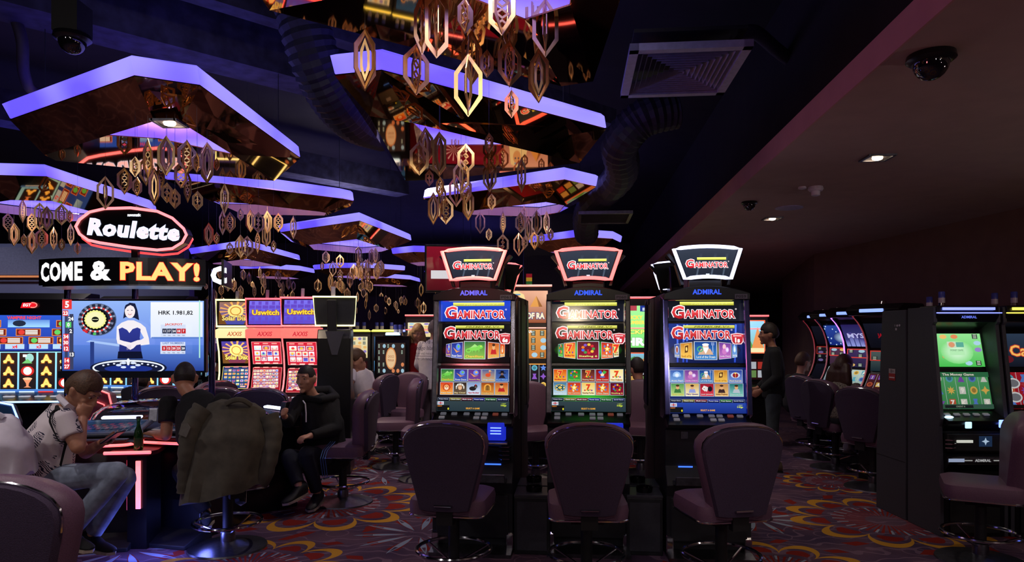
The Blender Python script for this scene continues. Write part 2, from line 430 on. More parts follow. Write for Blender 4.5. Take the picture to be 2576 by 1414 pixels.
# grey wall behind the roulette with an amber line
struct(MB().box((-8.2, 12.6, 1.6), (4.6, .2, 3.2)).build('wall_back', mat('grey_blue_wall', (120, 122, 150), .8, var=.05, nscale=3)))
struct(MB().box((-8.2, 12.45, 2.86), (4.6, .3, .5)).build('trim_2', mat('grey_trim', (120, 118, 135), .8)))
struct(MB().box((-8.4, 12.28, 2.58), (4.2, .03, .035)).build('trim_3', mat('amber_line', (220, 140, 80), .5, 0, (255, 150, 80), .35)))
struct(MB().box((.72, 13.2, 1.9), (1.0, .8, 3.8)).build('column', mat('dark_column', (40, 30, 34), .5, var=.3)))
struct(MB().box((-4.6, 16.5, 2.0), (3.0, .2, .9)).build('wall_upper', mat('dark_cladding', (48, 40, 44), .8)))
# concrete beams under the dark ceiling
for i, (a, b_, w, h) in enumerate([((-5.4, 2.2), (.4, 7.4), .34, .36), ((-4.9, 1.7), (1.0, 6.9), .14, .16), ((-6.4, 5.0), (-1.6, 10.0), .3, .3), ((-2.5, .4), (2.3, 3.4), .2, .2)]):
    a = Vector(a); b_ = Vector(b_); n = (b_ - a).orthogonal().normalized() * w / 2
    struct(MB().prism([(a + n)[:], (b_ + n)[:], (b_ - n)[:], (a - n)[:]], 'z', 3.72 - h / 2, 3.72 + h / 2).build('ceiling_beam', M_beam))

# ducts, grilles and small ceiling devices
def wavy(path, n):
    out = []
    pts = [Vector(p) for p in path]
    for i in range(n + 1):
        t = i / n * (len(pts) - 1); k = min(int(t), len(pts) - 2); f = t - k
        p0 = pts[max(k - 1, 0)]; p1 = pts[k]; p2 = pts[k + 1]; p3 = pts[min(k + 2, len(pts) - 1)]
        out.append(.5 * ((2 * p1) + (p2 - p0) * f + (2 * p0 - 5 * p1 + 4 * p2 - p3) * f * f + (3 * p1 - p0 - 3 * p2 + p3) * f ** 3))
    return out
def duct(path, r, label, n=60):
    pts = wavy(path, n)
    t = MB().tube(pts, [r * (1 + .09 * (i % 2)) for i in range(n + 1)], 16).build('air_duct', M_duct)
    return tag(t, label, 'duct')
duct([P(1700, 275, 5.3), P(1615, 300, 5.3), P(1560, 365, 5.5), P(1560, 440, 6.2), P(1480, 530, 7.4), P(1475, 590, 8.6)], .14, 'ribbed dark blue air duct snaking down beside the plaster ceiling edge')
duct([P(740, 60, 4.2) + Vector((0, 0, .25)), P(800, 170, 4.3), P(880, 290, 4.7), P(960, 330, 5.6)], .15, 'wide ribbed air duct bending between the two large mirrored canopies')
tag(MB().tube(wavy([P(30, 20, 4.4), P(55, 100, 4.4), P(62, 190, 4.5), P(100, 235, 4.8), P(250, 262, 5.6)], 24), .035, 10).build('ceiling_pipe', mat('dark_pipe', (56, 48, 66), .6), None, True), 'thin dark pipe bending along the ceiling above the dome camera', 'pipe')
tag(MB().tube(wavy([P(1850, 85, 4.8), P(1900, 82, 4.9), P(1960, 130, 5.2), P(2040, 190, 5.8)], 24), .05, 10).build('ceiling_pipe', mat('dark_pipe', (56, 48, 66), .6), None, True), 'slim dark duct curving toward the plaster ceiling from the square diffuser', 'pipe')

def diffuser(c, s, label, rings, rz=RZ):
    t = thing('air_diffuser', label, 'vent', c, rz)
    m = mat('grey_vent', (170, 172, 195), .5)
    w, d = s
    fr = MB()
    for k in (-1, 1):
        fr.box((k * w / 2, 0, 0), (.05, d + .05, .04)); fr.box((0, k * d / 2, 0), (w + .05, .05, .04))
    fr.build('frame', m, t)
    MB().box((0, 0, .1), (w, d, .02)).build('back_plate', M_matte, t)
    for i in range(rings):
        f = 1 - (i + .7) / (rings + .3)
        b = MB(); a, e = w / 2 * f, d / 2 * f
        o = .022
        for sx, sy, l in ((-1, 0, e), (1, 0, e), (0, -1, a), (0, 1, a)):
            if sx: b.add([(sx * a, -l, -.01), (sx * a, l, -.01), (sx * (a - o), l - o, .05), (sx * (a - o), -l + o, .05)], [(0, 1, 2, 3)])
            else: b.add([(-l, sy * e, -.01), (l, sy * e, -.01), (l - o, sy * (e - o), .05), (-l + o, sy * (e - o), .05)], [(0, 1, 2, 3)])
        b.build('vane', m, t)
    return t
diffuser((P(1712, 180, 4.15)), (.62, .72), 'large square stepped air diffuser in the dark ceiling', 10)
g = thing('return_grille', 'slatted rectangular air grille at the end of the snaking duct', 'vent', P(1520, 548, 7.0), RZ)
fr = MB()
for k in (-1, 1): fr.box((k * .25, 0, 0), (.03, .62, .03)); fr.box((0, k * .3, 0), (.52, .03, .03))
fr.build('frame', M_steel, g)
for i in range(12): MB().box((0, -.26 + i * .047, .01), (.48, .006, .035)).build('slat', M_dgrey, g)

def dome_cam(c, r, label, up=.0):
    t = thing('dome_camera', label, 'security camera', c)
    MB().lathe([(r * 1.25, 0), (r * 1.3, -.3 * r), (r * 1.05, -.5 * r), (.9 * r, -.5 * r)], 24).build('housing', M_black, t, True)
    MB().lathe([(r * .95 * math.cos(R(a)), -.5 * r - r * .95 * math.sin(R(a))) for a in (0, 15, 30, 45, 60, 75, 88)], 24).build('dome', mat('smoked_dome', (20, 20, 26), .06, 0, spec=1.0), t, True)
    if up: MB().box((0, 0, up / 2), (r * 1.9, r * 1.9, up)).build('mount', M_matte, t)
    return t
dc = P(2342, 138, 2.94); dc.z = LOWZ
dome_cam(dc, .075, 'black dome camera under the plaster ceiling, biggest one, before the first downlight')
dome_cam(P(182, 88, 3.6), .07, 'glossy dome camera on a dark box beside the concrete beam', .16)
d_ = 1.2 * F / (840 - 508); dome_cam(Vector((X(1885, d_), d_, LOWZ)), .055, 'small black dome camera near the round speaker')
d_ = 1.2 * F / (840 - 645); dome_cam(Vector((X(1690, d_), d_, LOWZ)), .08, 'black dome camera beside the white-lit crown sign')
d_ = 1.2 * F / (840 - 727); dome_cam(Vector((X(1624, d_), d_, LOWZ)), .08, 'farthest dome camera above the green jackpot screen')
for px, py, lb in ((2052, 470, 'white smoke detector with a slotted neck under the plaster ceiling'),):
    d_ = 1.2 * F / (840 - py); t = thing('smoke_detector', lb, 'smoke detector', (X(px, d_), d_, LOWZ))
    w_ = mat('white_plastic', (215, 210, 225), .4)
    MB().lathe([(.055, 0), (.06, -.02), (.05, -.035)], 20).build('base', w_, t, True)
    MB().lathe([(.035, -.035), (.034, -.07), (.02, -.075)], 20).build('sensor', w_, t, True)
    ind = MB().lathe([(.03, 0), (.032, -.015), (.02, -.02)], 12).build('indicator', w_, t, True); ind.location = (-.11, 0, 0)
d_ = 1.2 * F / (840 - 522)
sp = thing('ceiling_speaker', 'round pale flush speaker in the plaster ceiling', 'speaker', (X(1985, d_), d_, LOWZ))
MB().lathe([(.125, .0), (.125, -.008), (.115, -.01)], 28).build('rim', mat('speaker_rim', (160, 152, 190), .5), sp, True)
MB().lathe([(.113, -.006), (.02, -.009)], 28).build('grille', mat('speaker_grille', (140, 132, 172), .7, bump=.5, nscale=400), sp, True)
names = ['bright square downlight nearest, beside the big dome camera', 'square downlight by the round speaker', 'square downlight over the white-lit crown sign', 'farther square downlight beyond the crown sign', 'farthest square downlight in the plaster ceiling', 'square downlight overhead near the camera position', 'square downlight close to the brown wall']
def downlight(c, label, s=.16, rz=RZ, es=14):
    t = thing('downlight', label, 'ceiling light', c, rz)
    b = MB()
    for k in (-1, 1): b.box((k * s / 2, 0, -.006), (.018, s + .018, .012)); b.box((0, k * s / 2, -.006), (s, .018, .012))
    b.build('frame', M_steel, t)
    MB().lathe([(.035, -.004), (.03, -.016), (.012, -.022)], 14).build('lamp', mat('warm_lamp', (255, 255, 255), .5, 0, (255, 226, 190), es), t, True)
    MB().box((0, 0, -.003), (s, s, .004)).build('reflector', mat('lamp_reflector', (210, 200, 185), .3, .8), t)
    return t
for (x, y), lb in zip(DOWN, names): downlight((x, y, LOWZ), lb)
# ------------------------------------------------------------------ mirrored canopies with violet lightboxes
ZH, ZL = 2.93, 2.79
def canopy(name_label, rim, hole, zh=ZH, zl=ZL, fas=.075, over=.05, group=None):
    """rim and hole: matching polygons (x, y); the mirror panels slope from the rim down to the hole"""
    n = len(rim); cx = sum(p[0] for p in rim) / n; cy = sum(p[1] for p in rim) / n
    t = thing('mirrored_canopy', name_label, 'canopy', (cx, cy, zl), 0, group)
    rl = [(x - cx, y - cy) for x, y in rim]; hl = [(x - cx, y - cy) for x, y in hole]
    dz = zh - zl; th = .006
    for i in range(n):
        j = (i + 1) % n
        a, b, c, d = [Vector((*rl[i], dz)), Vector((*rl[j], dz)), Vector((*hl[j], 0)), Vector((*hl[i], 0))]
        nn = (b - a).cross(d - a).normalized()
        if nn.z < 0: nn = -nn
        q = [a, b, c, d]
        MB().add(q + [p + nn * th for p in q], [(0, 1, 2, 3), (7, 6, 5, 4), (0, 4, 5, 1), (1, 5, 6, 2), (2, 6, 7, 3), (3, 7, 4, 0)]).build('mirror_panel', M_bronze, t)
    up = [(x * (1.015 if y < 0 else .985), y - over if y < 0 else y * .985) for x, y in rl]
    m = MB()
    m.loft([[(x, y, dz + .012) for x, y in rl], [(x, y, dz + .012 + fas) for x, y in up], [(x * .97, y * .97, dz + .03 + fas) for x, y in up]])
    m.build('lightbox', M_plate, t)
    for k in (0, n // 2):
        MB().tube([(rl[k][0] * .8, rl[k][1] * .8, dz + fas), (rl[k][0] * .8, rl[k][1] * .8, 4.2 - zl)], .003, 6).build('suspension_wire', M_dgrey, t)
    return t, Vector((cx, cy, zl))

def shrink(rim, f, dx=0, dy=0):
    cx = sum(p[0] for p in rim) / len(rim); cy = sum(p[1] for p in rim) / len(rim)
    return [(cx + (x - cx) * f + dx, cy + (y - cy) * f + dy) for x, y in rim]
def hexa(cx, cy, a, b, rot, j=0):
    rnd = random.Random(j)
    base = [(-1, -.25), (-.45, -.8), (.35, -.75), (1, -.1), (.55, .75), (-.5, .8)]
    out = []
    for x, y in base:
        x = x * a * (1 + rnd.uniform(-.12, .12)); y = y * b * (1 + rnd.uniform(-.12, .12))
        out.append((cx + x * math.cos(rot) - y * math.sin(rot), cy + x * math.sin(rot) + y * math.cos(rot)))
    return out
def RP(px, py, z): d = (z - CZ) * F / (HY - py); return (X(px, d), d)

canopies = []
def panel_canopy(label, V, panels, plate, fas=.075, over=.05):
    """V: corner name -> (x, y, z); panels: corner names in order; plate: outline of the glowing plate above"""
    cx = sum(p[0] for p in plate) / len(plate); cy = sum(p[1] for p in plate) / len(plate); o = Vector((cx, cy, ZL))
    t = thing('mirrored_canopy', label, 'canopy', o, 0)
    for names in panels:
        q = [Vector(V[n]) - o for n in names]; n = len(q)
        nn = Vector((0, 0, .006))
        ar = sum(q[i].x * q[(i + 1) % n].y - q[(i + 1) % n].x * q[i].y for i in range(n))
        if ar > 0: q = q[::-1]
        MB().add(q + [p + nn for p in q], [tuple(range(n)), tuple(range(2 * n - 1, n - 1, -1))] + [(i + n, (i + 1) % n + n, (i + 1) % n, i) for i in range(n)]).build('mirror_panel', M_bronze, t)
    rl = [(x - cx, y - cy) for x, y in plate]; dz = ZH - ZL
    up = [(x * (1.015 if y < 0 else .985), y - over if y < 0 else y * .985) for x, y in rl]
    MB().loft([[(x, y, dz + .012) for x, y in rl], [(x, y, dz + .012 + fas) for x, y in up], [(x * .97, y * .97, dz + .03 + fas) for x, y in up]]).build('lightbox', M_plate, t)
    for k in (0, len(rl) // 2):
        MB().tube([(rl[k][0] * .8, rl[k][1] * .8, dz + fas), (rl[k][0] * .8, rl[k][1] * .8, 4.2 - ZL)], .003, 6).build('suspension_wire', M_dgrey, t)
    return t, o
def V3(px, py, z): x, y = RP(px, py, z); return (x, y, z)
# A: over the aisle to the roulette
VA = dict(r0=V3(25, 302, ZH), r1=V3(338, 192, ZH), r2=V3(503, 216, ZH), r3=V3(755, 398, ZH), h0=V3(388, 305, ZL), h1=V3(455, 308, ZL), e0=V3(112, 390, ZL), e1=V3(690, 455, ZL), f0=V3(270, 341, ZL), f1=V3(585, 389, ZL), f2=V3(560, 372, ZL), f3=V3(400, 350, ZL), b0=V3(140, 404, ZL), b1=V3(440, 434, ZL))
canopies.append(('A', panel_canopy('mirrored hexagonal canopy above the roulette, carrying a bright spotlight', VA, ['r0 r1 h0 f0 e0'.split(), 'r1 r2 h1 h0'.split(), 'r2 r3 e1 f1 h1'.split(), 'e0 f0 f3 f1 e1 b1 b0'.split()],
    [RP(25, 302, ZH), RP(338, 192, ZH), RP(503, 216, ZH), RP(755, 398, ZH), (-1.95, 5.6), (-3.1, 5.2)])))
# B: middle canopy
VB = dict(r0=V3(842, 190, ZH), r1=V3(960, 178, ZH), r2=V3(1525, 325, ZH), h0=V3(930, 292, ZL), f0=V3(1040, 310, ZL), f1=V3(1270, 365, ZL), e1=V3(1458, 410, ZL), e0=V3(1020, 455, ZL), b0=V3(1075, 453, ZL), b1=V3(1130, 450, ZL), m=V3(1095, 366, ZL))
canopies.append(('B', panel_canopy('large mirrored canopy behind the topmost one, wide violet edge across the middle', VB, ['r0 r1 h0'.split(), 'r0 h0 e0'.split(), 'r1 r2 e1 f1 f0 h0'.split(), 'h0 f0 m b0 e0'.split(), 'f1 e1 b1 b0 m'.split()],
    [RP(842, 190, ZH), RP(960, 178, ZH), RP(1525, 325, ZH), (.5, 4.9), (.2, 5.2), (-.86, 5.3)])))
# C: nearest, mostly above the frame
rimC = [(-1.0, 1.75), (-.3, 1.55), (.45, 1.9), RP(1492, 205, ZH), RP(1412, 217, ZH), RP(678, 26, ZH)]
holC = [(-.5, 1.95), (-.2, 1.85), (.2, 2.0), (.22, 2.58), (.05, 2.7), (-.3, 2.4)]
canopies.append(('C', canopy('topmost mirrored canopy, nearest the camera, cut by the picture top', rimC, holC)))
# D: two over the left of the roulette
rimD = [RP(-60, 440, ZH), RP(118, 445, ZH), RP(385, 528, ZH), (-4.1, 7.9), (-5.0, 7.9), (-6.0, 6.6)]
canopies.append(('D', canopy('mirrored canopy at the picture edge behind the spotlit one', rimD, shrink(rimD, .62))))
rimE = [RP(415, 452, ZH), RP(560, 462, ZH), RP(862, 500, ZH), RP(890, 506, ZH), (-1.75, 7.4), (-3.1, 7.3)]
canopies.append(('E', canopy('mirrored canopy directly beyond the spotlit one with a straight violet edge', rimE, shrink(rimE, .62))))
rimF = [RP(1065, 500, ZH), RP(1420, 452, ZH), RP(1500, 470, ZH), (.72, 7.1), (.3, 7.5), (-.8, 7.3)]
canopies.append(('F', canopy('mirrored canopy beside the snaking duct, behind the large middle one', rimF, shrink(rimF, .6))))
rimG = [RP(705, 585, ZH), RP(905, 556, ZH), RP(1035, 606, ZH), (-1.75, 10.6), (-2.4, 11.0), (-3.3, 10.2)]
canopies.append(('G', canopy('mirrored canopy above the back-to-back machine, peaked violet edge', rimG, shrink(rimG, .62))))
rimH = [RP(480, 640, ZH), RP(620, 620, ZH), RP(755, 655, ZH), (-4.0, 12.6), (-4.9, 12.9), (-5.7, 12.2)]
canopies.append(('H', canopy('mirrored canopy above the three red and yellow lit machines', rimH, shrink(rimH, .62))))
far = [(-3.3, 15.0, .9, .9), (-1.4, 12.2, .8, .8), (-1.2, 16.6, .9, .8), (-5.2, 15.2, .9, .8), (-3.2, 17.6, .9, .8), (-.6, 17.2, .8, .8), (1.0, 10.4, .6, .8), (-1.0, 14.0, .6, .6)]
FARL = ['far canopy right behind the one over the red-lit machines', 'far canopy behind the peaked one over the back-to-back machine', 'deeper far canopy over the white T-shirt sitter', 'far canopy deep behind the roulette sign',
        'very farthest small canopy above the red-lit machines', 'very farthest small canopy near the dark column', 'far canopy beside the dark column near the crown signs', 'far canopy between the dark red board and the peaked canopy']
for i, (x, y, a, b) in enumerate(far):
    rim = hexa(x, y, a, b, .2 * i, i)
    canopies.append(('f%d' % i, canopy(FARL[i], rim, shrink(rim, .6), group='far canopies')))
# spotlight fixed at the hole of canopy A
downlight((VA['h0'][0] * .45 + VA['h1'][0] * .55, VA['h0'][1] + .02, ZL + .0), 'brilliant square spotlight at the opening of the mirrored canopy over the roulette', .14, 0, 30)

# ------------------------------------------------------------------ gold pendants
def hexpts(w, h, sh=.3):
    return [(0, h / 2), (w / 2, h / 2 - h * sh), (w / 2, -h / 2 + h * sh), (0, -h / 2), (-w / 2, -h / 2 + h * sh), (-w / 2, h / 2 - h * sh)]
def ringplate(m, outer, inner, t, rz=0.0, z0=0.0):
    c, s = math.cos(rz), math.sin(rz); n = len(outer)
    def p3(p, y): return (p[0] * c - y * s, p[0] * s + y * c, p[1] + z0)
    vs = [p3(p, -t / 2) for p in outer] + [p3(p, -t / 2) for p in inner] + [p3(p, t / 2) for p in outer] + [p3(p, t / 2) for p in inner]
    fs = []
    for i in range(n):
        j = (i + 1) % n
        fs += [(i, i + n, j + n, j), (i + 2 * n, j + 2 * n, j + 3 * n, i + 3 * n), (i, j, j + 2 * n, i + 2 * n), (i + n, i + 3 * n, j + 3 * n, j + n)]
    m.add(vs, fs)
def chain(m, w, h, k, t, rz):
    d = h / k
    for i in range(k):
        z0 = -h / 2 + d * (i + .5)
        o = [(0, d / 2), (w / 2, 0), (0, -d / 2), (-w / 2, 0)]
        ringplate(m, o, [(x * .55, z * .55) for x, z in o], t, rz, z0)
def pend_meshes():
    out = []
    for w, h, fr, kind in ((.105, .235, .8, 0), (.11, .2, .76, 1), (.06, .12, .62, 2), (.062, .24, .7, 3), (.09, .26, .78, 4)):
        a = MB(); o = hexpts(w, h, .3 if kind != 4 else .2); inn = hexpts(w * (fr - .08), h * (fr + .04), .3 if kind != 4 else .2)
        ringplate(a, o, inn, .004)
        b = MB()
        o2 = hexpts(w * .96, h * .97, .3); ringplate(b, o2, hexpts(w * .62, h * .78, .3), .004, R(84))
        c = MB()
        if kind in (1, 3): chain(c, w * .5, h * .8, 4, .004, R(40))
        elif kind == 2: chain(c, w * .55, h * .8, 3, .004, R(20))
        else: ringplate(c, hexpts(w * .34, h * .7, .3), hexpts(w * .16, h * .5, .3), .004, R(45))
        wr = MB().tube([(0, 0, h / 2), (0, 0, h / 2 + 1)], .0008, 4)
        out.append((h, a.mesh('pendant', M_gold), b.mesh('cross_plate', M_gold), c.mesh('inner_plate', M_gold), wr.mesh('wire', M_steel)))
    return out
PM = pend_meshes()
KN = ['wide hexagon', 'zigzag-cored', 'small diamond-cut', 'slim chain', 'tall hexagon']
WHERE = {'A': 'under the spotlit canopy', 'B': 'under the large middle canopy', 'C': 'under the topmost canopy', 'D': 'at the picture edge', 'E': 'beyond the spotlit canopy',
         'F': 'by the snaking duct', 'G': 'over the back-turned machine', 'H': 'over the red-lit machines'}
PLATES = []
for k_, (t_, c_) in canopies:
    lb_ = [o for o in t_.children if o.name.startswith('lightbox')][0]
    n_ = len(lb_.data.vertices) // 3
    PLATES.append(([(v.co.x + c_.x, v.co.y + c_.y) for v in lb_.data.vertices[:n_]], ZH + .013))
def inside(x, y, pl):
    r = False
    for i in range(len(pl)):
        (x0, y0), (x1, y1) = pl[i - 1], pl[i]
        if (y0 > y) != (y1 > y) and x < (x1 - x0) * (y - y0) / (y1 - y0) + x0: r = not r
    return r
def pendant(loc, top, kind, rz, where, parts=True):
    h, a, b, c, w = PM[kind]
    hz = [cz for pl, cz in PLATES if inside(loc[0], loc[1], pl)]
    top = hz[0] if hz else 4.2
    def mk(name, me, par=None):
        o = bpy.data.objects.new(name, me); COL.objects.link(o); o.parent = par; return o
    o = mk('pendant', a); o.location = loc; o.rotation_euler = (0, 0, rz)
    tag(o, 'gold %s pendant hanging %s' % (KN[kind], where), 'pendant', '%s pendants %s' % (KN[kind], where))
    mk('cross_plate', b, o)
    if parts: mk('inner_plate', c, o)
    s = mk('wire', w, o); s.location = (0, 0, h / 2 * (1 - 1)); s.scale = (1, 1, 1)
    L = top - loc[2] - h / 2; s.scale.z = max(L, .05); s.location.z = h / 2 - (h / 2) * s.scale.z
    return o
# measured pendants: px, py of the middle, height in px, kind
PA = [(309, 365, 88, 4), (360, 340, 70, 3), (418, 392, 118, 0), (372, 400, 120, 3), (470, 395, 90, 1), (521, 410, 105, 4), (340, 420, 70, 2), (495, 410, 60, 2), (265, 485, 85, 0), (313, 455, 70, 1), (368, 430, 75, 0), (388, 470, 95, 4), (420, 485, 60, 2), (440, 500, 55, 2), (472, 470, 80, 3), (497, 505, 50, 2), (565, 500, 75, 3), (345, 470, 50, 2), (455, 440, 70, 1), (405, 440, 80, 3)]
PB = [(1070, 370, 100, 0), (1105, 388, 130, 4), (1055, 398, 90, 1), (1145, 365, 72, 3), (1172, 400, 78, 1), (1230, 360, 60, 2), (1235, 400, 60, 1), (1232, 443, 65, 0), (1160, 445, 90, 0), (1080, 448, 40, 2), (1172, 480, 65, 1), (1148, 480, 70, 0), (1178, 515, 70, 0), (1112, 500, 72, 3), (1090, 525, 75, 0), (1122, 530, 60, 1), (1237, 508, 42, 2), (1312, 440, 90, 3), (1107, 470, 60, 2)]
PC = [(918, 150, 158, 0), (1062, 60, 160, 3), (1098, 60, 175, 4), (1047, 175, 130, 1), (1170, 40, 90, 2), (1187, 145, 138, 0), (1178, 215, 160, 0), (1225, 160, 70, 2), (1263, 20, 140, 1), (1284, 70, 110, 3), (1282, 160, 120, 1), (1287, 262, 68, 2), (1355, 190, 125, 0), (1347, 20, 150, 4), (1372, 70, 150, 0), (1190, 10, 80, 0), (1150, 0, 110, 3)]
PD = [(35, 590, 60, 0), (57, 530, 62, 3), (80, 560, 50, 1), (100, 545, 75, 4), (118, 550, 70, 0), (155, 540, 60, 1), (60, 605, 50, 2), (80, 610, 60, 0), (105, 600, 70, 1), (155, 615, 45, 2), (195, 625, 40, 2), (178, 590, 55, 3), (135, 600, 60, 3), (20, 560, 50, 1), (175, 545, 50, 2)]
PE = [(525, 590, 60, 0), (560, 560, 70, 3), (578, 560, 60, 1), (605, 540, 45, 2), (630, 555, 60, 0), (650, 560, 55, 1), (672, 560, 60, 0), (578, 625, 40, 2), (605, 620, 60, 0), (622, 620, 60, 1), (648, 610, 55, 3), (670, 590, 50, 4), (688, 620, 35, 2), (738, 572, 60, 3), (700, 560, 50, 1), (545, 600, 50, 2)]
PF = [(1208, 560, 55, 0), (1265, 560, 60, 3), (1310, 560, 55, 1), (1330, 575, 60, 4), (1350, 560, 65, 0), (1375, 560, 60, 3), (1265, 615, 55, 1), (1305, 615, 60, 0), (1320, 610, 40, 2), (1345, 605, 50, 1), (1362, 600, 45, 2), (1385, 590, 40, 2), (1318, 545, 50, 3), (1230, 590, 40, 2)]
ZTOP = {'A': ZH, 'B': ZH, 'C': ZH, 'D': ZH, 'E': ZH, 'F': ZH}
for key, lst, d0, d1 in (('A', PA, 3.95, 5.2), ('B', PB, 3.95, 4.9), ('C', PC, 2.25, 2.9), ('D', PD, 6.3, 7.2), ('E', PE, 6.4, 7.0), ('F', PF, 6.4, 7.1)):
    rnd = random.Random(key)
    for px, py, hp, kind in lst:
        h = PM[kind][0]
        d = min(max(h * F / hp, d0), d1)
        pendant(P(px, py, d), ZH, kind, rnd.uniform(-.7, .7), WHERE[key])
cent = {k: (t, c) for k, (t, c) in canopies}
def cluster(key, n, rx, ry, zlo, zhi, where, parts):
    rnd = random.Random(key + 'x'); t, c = cent[key]
    for i in range(n):
        a = rnd.uniform(0, 2 * math.pi); r = math.sqrt(rnd.random())
        pendant((c.x + r * rx * math.cos(a), c.y + r * ry * math.sin(a), rnd.uniform(zlo, zhi)), ZH, rnd.randrange(5), rnd.uniform(-1.5, 1.5), where, parts)
cluster('G', 34, .55, .6, 2.15, 2.72, WHERE['G'], True)
cluster('H', 30, .8, .6, 2.1, 2.7, WHERE['H'], True)
FARW = ['far behind the red machines', 'far behind the peaked canopy', 'far over the white T-shirt', 'far behind the wheel sign', 'at the hall end', 'near the hall-end column', 'beside the dark column', 'behind the dark board']
for i in range(len(far)): cluster('f%d' % i, 13 if i != 6 else 8, .5, .5, 1.95, 2.66, FARW[i], False)
# lamps of the canopies, shining down through the openings
for key, en in (('A', 60), ('B', 60), ('C', 30), ('D', 60), ('E', 60), ('F', 60), ('G', 90), ('H', 90)):
    t, c = cent[key]
    spot('canopy_lamp', (c.x, c.y - .25, ZH - .02), en, 130, (1, .78, .5), .8, .06)
for i in range(len(far)):
    c = cent['f%d' % i][1]; spot('canopy_lamp', (c.x, c.y - .2, ZH - .02), 90, 120, (1, .78, .5), .8, .06)
# every pendant that can be told apart gets its own label, counted from the side of the picture
ORD = ['first', 'second', 'third', 'fourth', 'fifth', 'sixth', 'seventh', 'eighth', 'ninth', 'tenth', 'eleventh', 'twelfth']
groups = {}
for o in list(COL.objects):
    if o.name.startswith('pendant') and 'group' in o.keys(): groups.setdefault(o['group'], []).append(o)
for gname, os_ in groups.items():
    os_.sort(key=lambda o: o.location.x / o.location.y)
    for i, o in enumerate(os_):
        if len(os_) == 1: o['label'] = 'only gold %s' % gname.replace('pendants', 'pendant', 1)
        else: o['label'] = '%s from the left of %d gold %s' % (ORD[i], len(os_), gname)

# ------------------------------------------------------------------ casino chair
def make_chair(label):
    t = thing('casino_chair', label, 'chair')
    def hw(z):                                       # half width of the back over height
        k = [(.44, .15), (.52, .168), (.64, .2), (.76, .232), (.86, .256), (.92, .262)]
        for (a, wa), (b, wb) in zip(k, k[1:]):
            if z <= b: return wa + (wb - wa) * (z - a) / (b - a)
        return .262
    def outline(g, zb=.45):
        pts = []
        for i in range(9): z = zb + (.89 - zb) * i / 8; pts.append((hw(z) * g, z))
        for i in range(1, 12):
            a = math.pi * i / 12; pts.append((.262 * g * (1 if abs(math.cos(a)) < 1 else 1) * math.copysign(abs(math.cos(a)) ** .85, math.cos(a)), .89 + .14 * g * math.sin(a) ** .9))
        for i in range(8, -1, -1): z = zb + (.89 - zb) * i / 8; pts.append((-hw(z) * g, z))
        for i in range(1, 5): pts.append((-hw(zb) * g + 2 * hw(zb) * g * i / 5, zb - .008))
        return pts
    bend = lambda x, z: -.22 + .5 * x * x - .10 * (z - .5)
    def slab(gs, zb, zc=.7):
        rings = []
        for g, y in gs:
            rings.append([(x, bend(x, zc + (z - zc) * g) + y, zc + (z - zc) * g) for x, z in outline(1, zb) for x in (x * g,)])
        return rings
    MB().loft(slab([(.94, -.005), (1.0, .015), (1.015, .05), (.99, .085), (.9, .11)], .46)).build('backrest', M_pad, t, True)
    MB().loft(slab([(.84, -.036), (.925, -.034), (.95, -.014), (.955, .0)], .48)).build('back_panel', M_shell, t, True)
    tr = [(x * .965, bend(x * .965, .7 + (z - .7) * .965) - .012, .7 + (z - .7) * .965) for x, z in outline(1, .48)][7:21]
    MB().tube(tr, .006, 6).build('trim', M_chrome, t, True)
    MB().tube([(-.055, -.235, .52), (-.05, -.265, .525), (.05, -.265, .525), (.055, -.235, .52)], .008, 8).build('handle', M_chrome, t, True)
    def rr(w, d, z, k=.07, n=5, yo=.02):
        pts = []
        for sx, sy, a0 in ((1, 1, 0), (-1, 1, 90), (-1, -1, 180), (1, -1, 270)):
            for i in range(n + 1):
                a = R(a0 + 90 * i / n); pts.append((sx * (w - k) + k * math.cos(a), yo + sy * (d - k) + k * math.sin(a), z))
        return pts
    MB().loft([rr(.19, .2, .435), rr(.235, .225, .455), (rr(.24, .23, .50)), rr(.232, .225, .54), rr(.2, .195, .556), rr(.1, .1, .56, .05)]).build('seat', M_pad, t, True)
    MB().tube([p for p in rr(.237, .227, .448)], .007, 6, True).build('seat_trim', M_chrome, t, True)
    MB().box((0, .02, .415), (.2, .2, .04)).box((0, -.2, .47), (.1, .05, .14)).build('bracket', M_matte, t)
    MB().lathe([(.036, .02), (.036, .41)], 14, (0, .02, 0)).build('post', M_matte, t, True)
    fr = MB().torus((0, .02, .19), .235, .012, 32, 8).build('foot_ring', M_chrome, t, True)
    for k in range(3):
        a = R(30 + 120 * k); MB().tube([(.235 * math.cos(a), .02 + .235 * math.sin(a), .19), (.03 * math.cos(a), .02 + .03 * math.sin(a), .1)], .007, 6).build('spoke', M_chrome, fr, True)
    MB().lathe([(.045, .12), (.05, .1), (.05, .05), (.2, .022), (.27, .012), (.275, 0)], 32, (0, .02, 0)).build('base', M_steel, t, True)
    return t
chair0 = None
def chair(px, d, rzdeg, label, group=None, sink=0.0, back=False):
    """seat centre at column px, d ahead; 0 deg = sitter looks away from the camera"""
    global chair0
    loc = (X(px, d), d, sink)
    if back: loc = (loc[0] - .24 * math.sin(R(rzdeg)), loc[1] + .24 * math.cos(R(rzdeg)), sink)
    if chair0 is None:
        chair0 = make_chair(label); chair0.location = loc; chair0.rotation_euler = (0, 0, R(rzdeg)); return chair0
    return dup(chair0, loc, R(rzdeg), label)
chair(1140, 4.32, -9, 'purple padded casino chair before the blue-screened crown machine, its back to the viewer')
chair(1476, 4.22, -2, 'purple padded casino chair before the middle crown machine, its back to the viewer')
chair(1818, 4.2, 10, 'purple padded casino chair before the white-lit crown machine, its back to the viewer')
